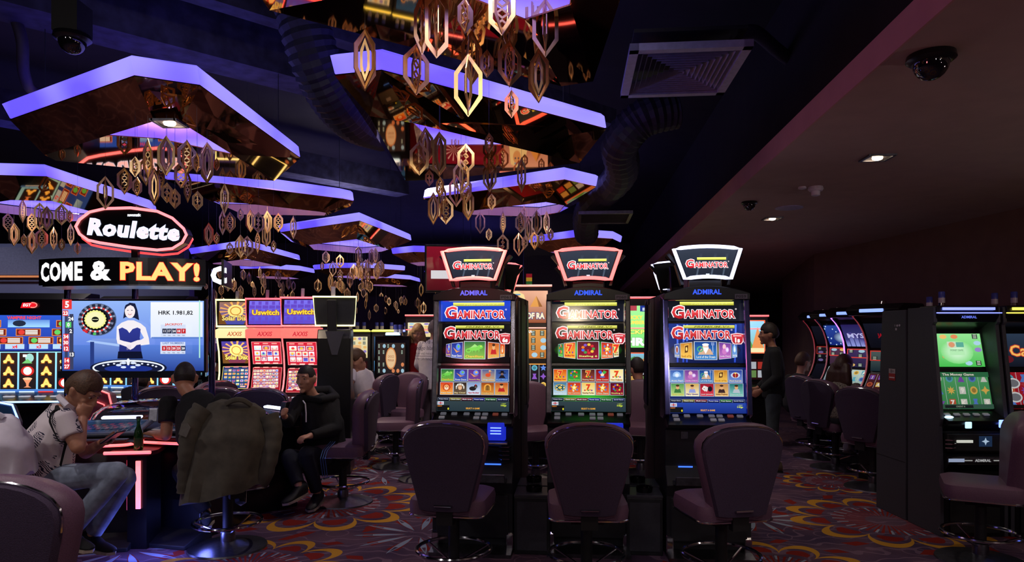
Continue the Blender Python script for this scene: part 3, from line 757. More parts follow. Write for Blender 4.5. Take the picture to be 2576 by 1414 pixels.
chair(6, 2.5, -10, 'very near purple chair cut off at the lower picture corner', back=True)
chair(868, 6.3, 90, 'purple casino chair under the sitter in the black hooded jacket')
chair(575, 4.95, 38, 'purple casino chair with the olive jacket hung over its back')
chair(30, 4.3, -78, 'purple casino chair with the white hooded jacket hung over its back')
chair(938, 8.95, 72, 'purple casino chair under the person in the white T-shirt')
chair(1000, 8.0, 95, 'empty purple casino chair seen side-on behind the white T-shirt sitter')
chair(1012, 9.1, 150, 'far purple casino chair before the orange glass machine')
chair(1072, 7.3, 92, 'purple casino chair hidden behind the blue-screened crown machine, foot ring showing')
chair(1345, 7.3, 205, 'dark casino chair seen in the gap before the pyramid screen machine')
chair(1612, 7.6, 160, 'dark casino chair in the gap under the green jackpot screen')
chair(548, 6.9, 20, 'purple casino chair just behind the black T-shirt sitter, before the yellow-lit machine')
chair(664, 6.8, 10, 'purple casino chair before the middle red-lit curved machine')
chair(515, 7.75, 60, 'purple casino chair beyond the roulette screen post')
chair(414, 7.05, 25, 'dark purple casino chair beside the black T-shirt sitter head')
chair(2050, 8.6, -75, 'purple casino chair under the bearded sitter in dark clothes by the far wall')
chair(2098, 7.9, -72, 'purple casino chair under the long-haired sitter in the speckled sweater')
chair(2160, 6.75, -58, 'purple casino chair with its back to the viewer beside the grey cabinet', back=True)
chair(2585, 4.55, 62, 'purple casino chair at the picture edge before the green-screened machine', back=True)
# ------------------------------------------------------------------ crown machines in the middle
def logo(a, cx, cz, w, h, sh=.0, dim=1.0):
    """the big-initial red word with a pale outline"""
    c1, c2, ol = (226, 70, 74), (160, 16, 26), (250, 235, 240)
    x0 = cx - w / 2
    a.otext('G', x0 + w * .1, cz + h * .12, h * 1.24, c2, ol, .05, bold=.03, w=w * .19, col2=c1)
    a.otext('AMINATOR', x0 + w * .585, cz - h * .05, h * .82, c2, ol, .05, bold=.03, w=w * .77, col2=c1)
    a.ring(x0 + w * .985, cz + h * .42, h * .08, h * .08, h * .02, ol, 12)
    a.text('R', x0 + w * .985, cz + h * .42, h * .07, ol)
def premium(a, cx, cz, w, h, txt=True):
    a.poly([(cx - w / 2, cz - h / 2), (cx, cz - h / 2), (cx, cz + h / 2), (cx - w / 2, cz + h / 2)], (150, 150, 30), (236, 236, 120))
    a.poly([(cx, cz - h / 2), (cx + w / 2, cz - h / 2), (cx + w / 2, cz + h / 2), (cx, cz + h / 2)], (150, 150, 30), (236, 236, 120))
    if txt: a.text('PREMIUM-V+', cx + w * .06, cz, h * .6, (110, 110, 30), w=w * .7, bold=.02, shear=.25)

def tile_art(a, x0, z0, w, h, k, skew=None):
    """a game tile: background, a motif and its title"""
    (c1, c2, mot, mc, ttl, tc) = k
    if skew is None: q = lambda u, v: (x0 + u * w, z0 + v * h)
    else:
        l, r = skew
        q = lambda u, v: (x0 + u * w, z0 + h / 2 + (v - .5) * h * (l + (r - l) * u))
    P4 = lambda b: [q(b, b), q(1 - b, b), q(1 - b, 1 - b), q(b, 1 - b)]
    a.poly(P4(0), (190, 200, 215)); a.poly(P4(.03), c2, c1)
    cx, cz = q(.5, .58)
    s = w
    if mot == 'lizard':
        a.ell(cx - .02 * s, cz, .25 * s, .11 * h, mc); a.ell(cx + .25 * s, cz + .1 * h, .13 * s, .11 * h, mc); a.ell(cx + .29 * s, cz + .14 * h, .03 * s, .035 * h, (250, 230, 90), 8)
        a.ring(cx - .28 * s, cz - .1 * h, .13 * s, .12 * h, .05 * s, mc, 16); a.poly([(cx - .2 * s, cz + .05 * h), (cx, cz + .26 * h), (cx + .16 * s, cz + .12 * h)], (150, 220, 120))
        for i in range(3): a.poly([(cx + (-.12 + .15 * i) * s, cz - .05 * h), (cx + (-.06 + .15 * i) * s, cz - .05 * h), (cx + (-.11 + .15 * i) * s, cz - .24 * h)], mc)
    elif mot == 'globe':
        a.ell(cx + .1 * s, cz + .12 * h, .2 * s, .2 * h, (90, 140, 240)); a.ell(cx + .13 * s, cz + .15 * h, .09 * s, .08 * h, mc); a.poly([(cx - .35 * s, cz + .1 * h), (cx + .05 * s, cz - .12 * h), (cx + .3 * s, cz - .1 * h), (cx - .05 * s, cz - .22 * h)], (220, 150, 90))
    elif mot == 'bust':
        a.poly([(cx - .26 * s, cz - .3 * h), (cx + .26 * s, cz - .3 * h), (cx + .18 * s, cz - .02 * h), (cx - .18 * s, cz - .02 * h)], mc); a.ell(cx, cz + .12 * h, .12 * s, .17 * h, (226, 170, 120)); a.ell(cx, cz + .24 * h, .13 * s, .08 * h, (70, 40, 24))
    elif mot == 'beard':
        a.poly([(cx - .34 * s, cz - .3 * h), (cx + .34 * s, cz - .3 * h), (cx + .2 * s, cz + .02 * h), (cx - .2 * s, cz + .02 * h)], (210, 170, 140)); a.ell(cx, cz + .12 * h, .13 * s, .16 * h, (232, 200, 180)); a.poly([(cx - .15 * s, cz + .08 * h), (cx + .15 * s, cz + .08 * h), (cx, cz - .26 * h)], (240, 240, 245)); a.ell(cx, cz + .24 * h, .15 * s, .07 * h, (240, 240, 245))
        a.ring(cx - .24 * s, cz, .14 * s, .16 * h, .05 * s, (80, 170, 120), 16); a.rect(cx + .3 * s, cz - .2 * h, cx + .33 * s, cz + .28 * h, (170, 190, 230))
        for i in (-1, 0, 1): a.rect(cx + (.3 + .05 * i) * s, cz + .2 * h, cx + (.32 + .05 * i) * s, cz + .36 * h, (170, 190, 230))
    elif mot == 'seven':
        a.otext('7', cx, cz + .03 * h, .5 * h, (230, 60, 40), (250, 220, 110), .05, bold=.05)
        for i in range(5): a.ell(cx + (-.25 + .125 * i) * s, cz - .2 * h + .03 * h * (i % 2), .06 * s, .06 * h, [(200, 40, 40), (250, 200, 60), (60, 150, 70), (240, 140, 40), (120, 60, 160)][i], 10)
    elif mot == 'fruit':
        for i in range(9):
            g = R(40 * i); a.ell(cx + .24 * s * math.cos(g), cz + .23 * h * math.sin(g), .075 * s, .075 * h, [(70, 150, 70), (210, 40, 50), (240, 190, 60), (120, 80, 190), (230, 120, 40), (70, 110, 220)][i % 6], 10)
        a.text('7', cx, cz - .12 * h, .14 * h, (230, 60, 60), bold=.05)
    elif mot == 'star':
        for i in range(6): a.ell(cx + .28 * s * math.cos(R(60 * i + 20)), cz + .24 * h * math.sin(R(60 * i + 20)), .07 * s, .07 * h, [(110, 60, 170), (230, 230, 235), (90, 130, 220)][i % 3], 10)
        a.star(cx, cz, .3 * s, (200, 120, 20)); a.star(cx, cz, .26 * s, (255, 214, 90)); a.star(cx, cz + .01 * h, .14 * s, (255, 240, 190))
    elif mot == 'wheel':
        a.ell(cx, cz, .4 * s, .28 * h, (190, 160, 70)); a.ell(cx, cz, .33 * s, .22 * h, (30, 60, 60))
        for i in range(10): a.ell(cx + .28 * s * math.cos(R(36 * i)), cz + .18 * h * math.sin(R(36 * i)), .06 * s, .045 * h, [(240, 240, 230), (60, 150, 180)][i % 2], 8)
        a.ell(cx, cz, .14 * s, .1 * h, (230, 200, 90))
    elif mot == 'jester':
        a.ell(cx, cz, .13 * s, .17 * h, (250, 226, 190)); a.poly([(cx - .32 * s, cz + .2 * h), (cx - .1 * s, cz + .32 * h), (cx, cz + .1 * h), (cx - .16 * s, cz + .02 * h)], (60, 100, 220)); a.poly([(cx + .32 * s, cz + .2 * h), (cx + .1 * s, cz + .32 * h), (cx, cz + .1 * h), (cx + .16 * s, cz + .02 * h)], (70, 180, 80)); a.ell(cx, cz - .2 * h, .2 * s, .06 * h, (70, 120, 210), 8)
    elif mot == 'book':
        a.poly([(cx - .2 * s, cz - .26 * h), (cx + .16 * s, cz - .2 * h), (cx + .22 * s, cz + .3 * h), (cx - .14 * s, cz + .26 * h)], (230, 180, 80)); a.poly([(cx - .14 * s, cz - .2 * h), (cx + .12 * s, cz - .16 * h), (cx + .17 * s, cz + .24 * h), (cx - .1 * s, cz + .2 * h)], (90, 50, 20)); a.ell(cx + .01 * s, cz + .02 * h, .07 * s, .12 * h, (250, 210, 120))
    elif mot == 'orb':
        a.ell(cx - .06 * s, cz + .14 * h, .14 * s, .17 * h, (236, 190, 200)); a.ell(cx - .06 * s, cz - .12 * h, .2 * s, .17 * h, (200, 120, 190)); a.glow(cx + .17 * s, cz - .02 * h, .14 * s, .15 * h, (255, 245, 255), (200, 150, 230))
    elif mot == 'scarab':
        a.ell(cx, cz, .33 * s, .22 * h, (200, 210, 235)); a.ell(cx, cz, .2 * s, .19 * h, (150, 30, 40)); a.rect(cx - .015 * s, cz - .18 * h, cx + .015 * s, cz + .18 * h, (240, 210, 120)); a.ell(cx, cz + .16 * h, .08 * s, .06 * h, (250, 210, 120))
    elif mot == 'shell':
        for i in range(7): a.ell(cx + .2 * s * math.cos(R(30 * i)), cz - .02 * h + .2 * h * math.sin(R(30 * i)), .1 * s, .11 * h, (150, 190, 240), 10)
        a.glow(cx, cz, .17 * s, .17 * h, (255, 255, 255), (190, 220, 255))
    elif mot == 'cards':
        a.poly([(cx - .36 * s, cz), (cx - .14 * s, cz - .2 * h), (cx + .02 * s, cz + .06 * h), (cx - .2 * s, cz + .26 * h)], (245, 240, 235)); a.poly([(cx - .2 * s, cz - .1 * h), (cx, cz - .22 * h), (cx + .12 * s, cz + .1 * h), (cx - .1 * s, cz + .22 * h)], (225, 222, 220)); a.star(cx - .2 * s, cz + .03 * h, .06 * s, (190, 20, 40), 4); a.ell(cx + .22 * s, cz, .16 * s, .2 * h, (24, 18, 30))
    elif mot == 'lion':
        for i in range(10): a.ell(cx + .2 * s * math.cos(R(36 * i)), cz + .02 * h + .2 * h * math.sin(R(36 * i)), .1 * s, .1 * h, (190, 60, 30), 8)
        a.ell(cx, cz, .2 * s, .22 * h, (246, 170, 110)); a.ell(cx, cz - .08 * h, .13 * s, .1 * h, (250, 225, 200)); a.ell(cx, cz - .03 * h, .04 * s, .03 * h, (60, 30, 20), 8)
        for k_ in (-1, 1): a.ell(cx + .08 * k_ * s, cz + .07 * h, .025 * s, .03 * h, (40, 20, 10), 8)
    elif mot == 'feathers':
        for i in range(11): a.ell(cx + .28 * s * math.cos(R(-10 + 20 * i)), cz + .25 * h * math.sin(R(-10 + 20 * i)), .05 * s, .09 * h, (240, 240, 235) if i % 2 else (200, 190, 175), 8)
        a.ell(cx, cz, .15 * s, .2 * h, (230, 180, 140)); a.rect(cx - .16 * s, cz + .08 * h, cx + .16 * s, cz + .13 * h, (170, 110, 60))
    elif mot == 'ape':
        a.ell(cx - .08 * s, cz - .08 * h, .26 * s, .17 * h, (30, 30, 34)); a.ell(cx + .14 * s, cz + .08 * h, .13 * s, .15 * h, (36, 36, 40)); a.ell(cx + .15 * s, cz + .03 * h, .08 * s, .07 * h, (110, 100, 96)); a.ell(cx + .14 * s, cz + .2 * h, .05 * s, .06 * h, (190, 30, 30))
    elif mot == 'gate':
        a.rect(cx - .26 * s, cz - .24 * h, cx + .26 * s, cz + .06 * h, (240, 170, 70)); a.ell(cx, cz + .06 * h, .26 * s, .22 * h, (240, 170, 70), 12, None, 0, 180); a.rect(cx - .15 * s, cz - .22 * h, cx + .15 * s, cz + .04 * h, (90, 44, 14)); a.ell(cx, cz + .04 * h, .15 * s, .14 * h, (90, 44, 14), 10, None, 0, 180)
        for i in range(4): a.rect(cx + (-.11 + .07 * i) * s, cz - .22 * h, cx + (-.095 + .07 * i) * s, cz + .12 * h, (240, 190, 90))
    elif mot == 'hat':
        a.ell(cx, cz + .1 * h, .3 * s, .04 * h, (14, 16, 26)); a.rect(cx - .12 * s, cz + .1 * h, cx + .12 * s, cz + .28 * h, (16, 18, 28)); a.ell(cx, cz, .1 * s, .12 * h, (130, 100, 90)); a.poly([(cx - .26 * s, cz - .3 * h), (cx + .26 * s, cz - .3 * h), (cx + .1 * s, cz - .06 * h), (cx - .1 * s, cz - .06 * h)], (20, 22, 34))
    elif mot == 'bird':
        a.ell(cx - .02 * s, cz - .06 * h, .2 * s, .15 * h, mc); a.poly([(cx + .08 * s, cz), (cx + .16 * s, cz + .02 * h), (cx + .12 * s, cz + .28 * h), (cx + .05 * s, cz + .28 * h)], mc); a.ell(cx + .1 * s, cz + .27 * h, .08 * s, .06 * h, (240, 190, 140)); a.poly([(cx + .16 * s, cz + .28 * h), (cx + .28 * s, cz + .24 * h), (cx + .16 * s, cz + .23 * h)], (250, 200, 70))
    else:
        a.glow(cx, cz, .25 * s, .22 * h, (255, 250, 220), mc)
    tx, tz = q(.5, .16)
    a.otext(ttl, tx, tz, h * .13, tc, (20, 14, 20), .04, w=min(w * .82, len(ttl) * h * .1), bold=.02)
    return
G_ = {'chm': ((30, 110, 60), (120, 190, 70), 'lizard', (110, 210, 80), 'Chamillions', (250, 230, 90)), 'glo': ((20, 40, 130), (60, 90, 190), 'globe', (110, 190, 90), 'Power Dance', (230, 235, 250)),
      'phk': ((60, 40, 130), (120, 60, 150), 'globe', (240, 190, 70), "Pharaoh's Ring", (250, 210, 120)), 'brd': ((40, 90, 150), (210, 170, 110), 'bird', (220, 80, 40), 'Wings of Fire', (220, 235, 250)),
      'hat': ((30, 60, 130), (70, 110, 190), 'hat', (0, 0, 0), 'Rich Witch', (140, 190, 250)), 'lio': ((220, 60, 30), (250, 170, 70), 'lion', (0, 0, 0), 'Happy Safari', (255, 240, 200)),
      'fea': ((40, 30, 30), (110, 90, 70), 'feathers', (0, 0, 0), 'Big Chief', (240, 220, 160)), 'ape': ((120, 150, 200), (220, 230, 245), 'ape', (0, 0, 0), 'Ape Rocker', (220, 60, 80)),
      'gat': ((150, 60, 14), (230, 150, 60), 'gate', (0, 0, 0), 'Columbus Gate', (250, 220, 140)), 'bus': ((190, 80, 30), (240, 170, 80), 'bust', (190, 40, 40), 'Gorilla Hero', (250, 220, 110)),
      'sev': ((220, 70, 20), (250, 180, 60), 'seven', (0, 0, 0), 'Sizzling Hot', (240, 60, 40)), 'grn': ((20, 110, 40), (60, 170, 60), 'fruit', (0, 0, 0), 'Xtra Flames', (150, 240, 110)),
      'scr': ((70, 30, 30), (160, 70, 50), 'seven', (0, 0, 0), 'Roaring Wilds', (250, 230, 190)), 'jes': ((120, 10, 20), (200, 40, 40), 'jester', (0, 0, 0), 'Joker Crown', (250, 230, 200)),
      'pal': ((250, 230, 150), (250, 245, 210), 'seven', (0, 0, 0), 'Hot Deluxe', (230, 150, 40)), 'whl': ((40, 110, 150), (200, 230, 245), 'wheel', (0, 0, 0), 'Lucky Wheel', (240, 250, 255)),
      'st1': ((200, 40, 20), (240, 120, 60), 'star', (0, 0, 0), 'Star Supreme', (250, 225, 190)), 'rf': ((240, 200, 90), (250, 240, 190), 'seven', (0, 0, 0), 'Roaring Forties', (150, 90, 30)),
      'st2': ((190, 40, 30), (235, 110, 60), 'star', (0, 0, 0), 'Ultra Stars', (250, 225, 190)), 'siz': ((80, 10, 30), (150, 20, 50), 'fruit', (0, 0, 0), 'Sizzling 6', (250, 235, 130)),
      'pea': ((30, 80, 170), (120, 170, 230), 'shell', (0, 0, 0), 'Arctic Pearl', (240, 245, 255)), 'lad': ((110, 60, 150), (190, 110, 190), 'orb', (0, 0, 0), 'Lucky Charm', (250, 210, 250)),
      'oce': ((20, 60, 140), (60, 130, 200), 'beard', (0, 0, 0), 'Lord of the Ocean', (220, 240, 255)), 'boo': ((190, 120, 40), (250, 200, 90), 'book', (0, 0, 0), 'Book of Ra', (240, 170, 60)),
      'sca': ((40, 60, 150), (120, 150, 220), 'scarab', (0, 0, 0), 'Red Scarab', (240, 230, 200)), 'ama': ((70, 150, 80), (190, 220, 130), 'bust', (60, 120, 60), 'Amazon Treasures', (250, 230, 120)),
      'que': ((210, 170, 80), (250, 240, 200), 'bust', (150, 160, 220), 'Fairy Queen', (110, 70, 160)), 'dol': ((150, 20, 40), (220, 60, 80), 'cards', (0, 0, 0), 'Just Jewels', (250, 220, 220)),
      'gol': ((190, 130, 70), (240, 200, 130), 'bust', (60, 40, 40), 'Golden Prophecy', (160, 90, 30)), 'ban': ((20, 110, 110), (130, 200, 190), 'bust', (180, 190, 200), 'Diamond Trio', (200, 240, 230))}
MW = .58
def make_crown_machine(label, loc, rz, neoncol, tag_no, edition, hue, tiles, carousel, topbg, screenbg, red):
    t = thing('slot_machine', label, 'slot machine', loc, rz)
    w = MW
    # cabinet
    MB().prism([(.0, .1), (.0, .42), (-.03, .5), (.06, .62), (.04, .88), (-.02, .9), (.1, 1.0), (.2, 1.8), (.2, 1.83), (.56, 1.83), (.56, .0), (.04, 0.0), (.04, .1)], 'x', -w / 2, w / 2).build('cabinet', M_dgrey, t, bevel=.006)
    for k in (-1, 1):
        MB().prism([(.08, .95), (.0, .985), (.09, 1.8), (.22, 1.83), (.22, .95)], 'x', k * (w / 2 - .028), k * (w / 2 + .012)).build('side_post', M_bluechrome if hue == 'blue' else M_chrome if k > 0 else M_steel, t, bevel=.008)
        MB().prism([(-.012, .02), (-.012, .13), (.0, .15), (.06, .15), (.06, .02)], 'x', k * (w / 2 - .05), k * (w / 2 + .005)).build('corner_foot', M_chrome, t, bevel=.01)
    # arched header
    hp = [(-w / 2 - .008, 1.79)] + [(-w / 2 - .008 + (w + .016) * i / 12, 1.835 + .055 * math.sin(math.pi * i / 12) ** .8) for i in range(13)] + [(w / 2 + .008, 1.79)]
    MB().prism(hp, 'y', .06, .3).build('header', M_black, t, bevel=.005)
    a = Art()
    a.text('ADMIRAL', -.0, 1.845, .036, (60, 96, 250), w=.2, bold=.035)
    a.build('maker_lettering', t, (0, .058, 0), s=1.1)
    a = Art(); a.rect(-.043, -.017, .043, .017, (110, 108, 122)); a.text(tag_no, 0, 0, .019, (20, 18, 26), w=.068, bold=.015); a.build('number_plate', t, (.235, .056, 1.812), pr=True)
    # upper screens lean back a little with the cabinet
    rx = math.atan2(.09, .8)
    tilt = (-rx, 0, 0)
    back = MB().box((0, .012, .41), (w - .05, .02, .83)); back.build('screen_bezel', M_black, t, loc=(0, .085, .985), rot=tilt)
    a = Art()                                         # top screen, z measured up the tilted face from .985
    u = lambda z: z - .985
    sw = .262
    a.rect(-sw, u(1.645), sw, u(1.80), topbg[0], topbg[1])
    premium(a, .02, u(1.772), .38, .026, False); a.text('PREMIUM-V+', .04, u(1.772), .016, (210, 210, 120), w=.26, shear=.2)
    logo(a, .0, u(1.70), .46, .075)
    a.rect(-.2, u(1.793), .2, u(1.8), (200, 196, 80)); a.rect(-.25, u(1.794), -.2, u(1.8), (190, 60, 60))
    a.build('top_screen', t, (0, .07, .985), tilt, 1.35)
    a = Art()
    a.rect(-sw, u(1.345), sw, u(1.628), screenbg[0], screenbg[1])
    if hue == 'blue':
        for x, s in ((-.16, .5), (-.135, .4), (.2, .7), (-.2, .2)): a.poly([(x, u(1.35)), (x + .012, u(1.35)), (x + .012 + .02 * s, u(1.62)), (x + .02 * s, u(1.62))], (40, 70, 190), (90, 130, 250))
    premium(a, .03, u(1.604), .36, .022)
    logo(a, -.02, u(1.55), .43, .075)
    if hue != 'none':
        gl = {'red': (130, 20, 40), 'green': (70, 210, 50), 'blue': (150, 130, 60)}[hue]
        a.glow(0, u(1.435), .25, .075, gl, screenbg[0])
    cz, ch = u(1.432), .125
    for x0, ww, l, r, g in ((-.215, .035, .72, .82, carousel[0]), (-.175, .085, .86, 1.0, carousel[1]), (.095, .085, 1.0, .86, carousel[3]), (.185, .035, .82, .72, carousel[4])):
        tile_art(a, x0, cz - ch / 2, ww, ch, G_[g], (l, r))
    tile_art(a, -.08, cz - .066, .16, .132, G_[carousel[2]])
    # edition badge
    bx, bz = .222, u(1.515)
    sh = lambda k: [(bx - .05 * k, bz + .036 * k), (bx, bz + .044 * k), (bx + .05 * k, bz + .036 * k), (bx + .043 * k, bz - .02 * k), (bx + .028 * k, bz - .04 * k), (bx - .028 * k, bz - .04 * k), (bx - .043 * k, bz - .02 * k)]
    a.poly(sh(1), (150, 30, 40)); a.poly(sh(.95), (250, 245, 248)); a.poly(sh(.84), (170, 26, 40), (220, 60, 70))
    a.text('EDITION', bx, bz + .022, .010, (255, 235, 235), w=.056, bold=.03); a.text(edition, bx, bz - .009, .036, (255, 255, 255), bold=.05)
    a.build('upper_screen', t, (0, .07, .985), tilt, 1.15)
    a = Art()
    a.rect(-sw, u(.99), sw, u(1.315), screenbg[2], screenbg[3])
    tw = .098; x0 = -.25
    if hue == 'green': a.glow(0, u(1.09), .26, .1, (60, 190, 50), screenbg[2])
    for i in range(10):
        tile_art(a, x0 + (i % 5) * (tw + .003), u(1.205 if i < 5 else 1.108), tw, .092, G_[tiles[i]])
    tabs = [('Hotspot Games', (20, 30, 60)), ('Classic Lines', (140, 130, 20)), ('Multi Lines', (130, 10, 24)), ('Power Lines', (20, 30, 150)), ('Fruit Games', (30, 120, 30)), ('Special Games', (20, 40, 110))]
    for i, (s, c) in enumerate(tabs):
        xx = -.258 + i * .086
        a.rect(xx, u(1.066), xx + .084, u(1.088), (170, 180, 195)); a.rect(xx + .001, u(1.066), xx + .083, u(1.0865), (10, 14, 30), c); a.text(s, xx + .042, u(1.077), .008, (235, 240, 250), w=.066, bold=.02)
    a.rect(-sw, u(.992), sw, u(1.064), {'blue': (22, 46, 130)}.get(hue, (38, 54, 62)), {'blue': (40, 70, 170)}.get(hue, (50, 66, 72)))
    a.rect(-.258, u(1.036), -.212, u(1.06), (205, 215, 230)); a.rect(-.252, u(1.046), -.218, u(1.051), (190, 40, 50)); a.rect(-.238, u(1.038), -.232, u(1.058), (190, 40, 50)); a.text('ENGLISH', -.235, u(1.041), .005, (40, 50, 110), w=.03)
    a.rect(-.26, u(.994), -.17, u(1.032), (16, 18, 20)); a.text('CREDIT', -.24, u(1.027), .008, (230, 130, 40), w=.034, bold=.02); a.text('0', -.178, u(1.008), .016, (250, 240, 60), bold=.05)
    a.text('SELECT A GAME', 0, u(1.012), .012, (240, 170, 60), w=.1, bold=.03); a.text('10|p', .222, u(1.034), .015, (220, 240, 60), w=.04, bold=.03); a.text('1 CREDIT', .222, u(1.048), .006, (220, 240, 60), w=.034)
    a.build('lower_screen', t, (0, .07, .985), tilt, 1.0)
    MB().box((0, 0, .342), (w - .05, .03, .014)).build('divider_bar', M_chrome if hue != 'blue' else M_black, t, loc=(0, .08, .985), rot=tilt)
    # button deck
    MB().prism([(-.06, .9), (-.075, .925), (.1, .99), (.12, .9)], 'x', -w / 2, w / 2).build('button_deck', M_black, t, bevel=.006)
    nx, nz = -.055, .945
    for i, (bx, kind) in enumerate(((-.22, 0), (-.14, 0), (-.05, 0), (.03, 1), (.085, 1), (.16, 2), (.225, 0))):
        for row in (0, 1):
            if row and i not in (0, 3, 4): continue
            y = -.005 + .055 * (1 - row); z = .95 + .0205 * (1 - row)
            MB().box((0, 0, .005), (.042, .028, .014)).build('button', mat('button_clear', (170, 172, 180), .3, 0, (170, 175, 190), .12) if kind != 2 else mat('button_amber', (170, 110, 90), .3, 0, (200, 90, 70), .15), t, loc=(bx, y, z), rot=(R(20), 0, 0), bevel=.004)
    # bill acceptor, coin entry, trays
    ba = MB().prism([(-.07, .84), (-.085, .86), (-.075, .93), (.02, .93), (.02, .8), (-.04, .8)], 'x', .12, .24).build('bill_acceptor', mat('blue_lit_plastic', (30, 40, 120), .2, 0, (40, 60, 255), .5), t, bevel=.006)
    b = MB()
    for i in range(3): b.box((.18, -.083 + .002 * i, .855 + .02 * i), (.075, .012, .006))
    b.build('light_bar', neon('blue', (90, 120, 255), 4), ba)
    MB().prism([(-.03, .76), (-.06, .775), (-.055, .79), (.03, .79), (.03, .75)], 'x', .1, .26).build('ticket_tray', M_steel, t, bevel=.004)
    for k in range(4): MB().tube([(.19, .035, .66 + .028 * k), (.215, -.0, .664 + .028 * k), (.26, .015, .662 + .028 * k), (.27, .05, .66 + .028 * k)], .007, 6).build('coin_rib', M_chrome, t, True)
    MB().box((-.16, .045, .84), (.05, .02, .055)).build('printer_slot', M_steel, t, bevel=.004)
    a = Art(); a.rect(.04, .612, .2, .622, (60, 110, 255)); a.build('blue_strip', t, (0, .05, 0), s=1.8)
    a = Art(); a.rect(-.2, .612, -.1, .622, (60, 110, 255)); a.build('blue_strip', t, (0, .05, 0), s=1.8)
    MB().prism([(-.0, .5), (-.13, .52), (-.15, .58), (-.14, .585), (-.115, .545), (.02, .53)], 'x', -.25, .25).build('coin_tray', M_steel, t, bevel=.006)
    MB().box((0, -.004, .26), (w - .06, .012, .3)).build('belly_panel', M_dgrey, t, bevel=.004)
    MB().prism([(-.12, .0), (-.12, .025), (.04, .045), (.04, 0)], 'x', -w / 2, w / 2).build('foot_plate', M_steel, t)
    a = Art(); a.text('ADMIRAL', 0, 0, .018, (60, 80, 220), w=.1, bold=.03); a.build('tray_lettering', t, (0, -.017, .40), s=.25)
    # side furniture seen from the side
    MB().box((w / 2 + .004, .4, 1.35), (.008, .004, .9)).box((w / 2 + .006, .3, 1.36), (.012, .022, .1)).build('door_edge', M_steel, t)
    # crown topper
    tb = MB().prism([(.12, 1.86), (.12, 1.93), (.2, 2.11), (.24, 2.11), (.3, 1.93), (.3, 1.86)], 'x', -.12, .12).build('topper_stem', M_black, t, bevel=.01)
    def crown(k):
        top = [(-.24 * k + .48 * k * i / 10, .115 * k + .018 * math.sin(math.pi * i / 10)) for i in range(11)]
        bot = [(.165 * k - .33 * k * i / 8, -.105 * k + .014 * math.sin(math.pi * i / 8)) for i in range(9)]
        return top[::-1] + bot[::-1]
    cb = MB().prism(crown(.97), 'y', 0, .05).build('topper', M_black, t, loc=(0, .05, 2.035), rot=(-.12, 0, 0), bevel=.006)
    for k in (-1, 1):
        MB().prism([(k * .15, -.13), (k * .2, .05), (k * .25, .1), (k * .27, .09), (k * .21, .02), (k * .17, -.13)], 'y', .07, .12).build('horn', M_black, cb)
    path = [(x, -.012, z) for x, z in crown(.965)]
    MB().tube(path, .013, 8, True).build('neon_frame', neoncol, cb, True)
    a = Art(); c2 = crown(.86); a.poly(c2[::-1], (20, 26, 36), (40, 46, 58))
    for x in (-.08, .02, .1): a.poly([(x, -.08), (x + .01, -.08), (x + .05, .08), (x + .03, .08)], (60, 70, 84), (40, 46, 58))
    premium(a, .03, .042, .2, .018, False); logo(a, 0, .0, .3, .05)
    a.rect(-.012, -.072, .012, -.066, (200, 210, 230))
    a.build('topper_screen', cb, (0, -.004, 0), s=1.9)
    return t
NR = neon('red_pink', (255, 96, 92), 2.6); NW = neon('white_blue', (205, 212, 255), 3.0)
blk = [(4, 4, 8), (6, 6, 10)]
def at(px, d): return (X(px, d), d, 0)
gm1 = make_crown_machine('crown-topped slot machine with blue strip and numbered six, red-lit crown', at(1188, 4.86), RZ * 1.3, NR, 'P061', '6s', 'red', ['chm', 'glo', 'phk', 'brd', 'hat', 'lio', 'fea', 'ape', 'gat', 'bus'], ['phk', 'glo', 'chm', 'bus', 'lio'], [(24, 52, 150), (30, 62, 190)], [(3, 3, 6), (5, 5, 9), (10, 8, 12), (30, 6, 16)], 1)
gm2 = make_crown_machine('crown-topped slot machine with green glow, middle of the three', at(1480, 4.84), RZ, NR, 'P060', '7s', 'green', ['sev', 'grn', 'scr', 'jes', 'pal', 'whl', 'st1', 'rf', 'st2', 'siz'], ['grn', 'sev', 'siz', 'st2', 'rf'], [(20, 26, 44), (8, 10, 16)], [(3, 8, 4), (5, 6, 8), (8, 30, 10), (10, 16, 12)], 1)
gm3 = make_crown_machine('crown-topped slot machine with white-lit crown and blue chrome posts', at(1783, 4.74), RZ * .7, NW, 'P059', '1s', 'blue', ['pea', 'lad', 'oce', 'boo', 'sca', 'ama', 'que', 'dol', 'gol', 'ban'], ['sca', 'boo', 'oce', 'lad', 'pea'], [(24, 26, 36), (12, 14, 22)], [(10, 22, 70), (30, 50, 130), (16, 30, 90), (30, 50, 120)], 1)
for g, nm in ((gm1, 'blue-screened'), (gm2, 'middle'), (gm3, 'white-lit')):
    c, s = math.cos(g.rotation_euler.z), math.sin(g.rotation_euler.z)
    b = dup(g, (g.location.x - s * 1.16, g.location.y + c * 1.16, 0), g.rotation_euler.z + math.pi, 'slot machine standing back to back behind the %s crown machine' % nm)

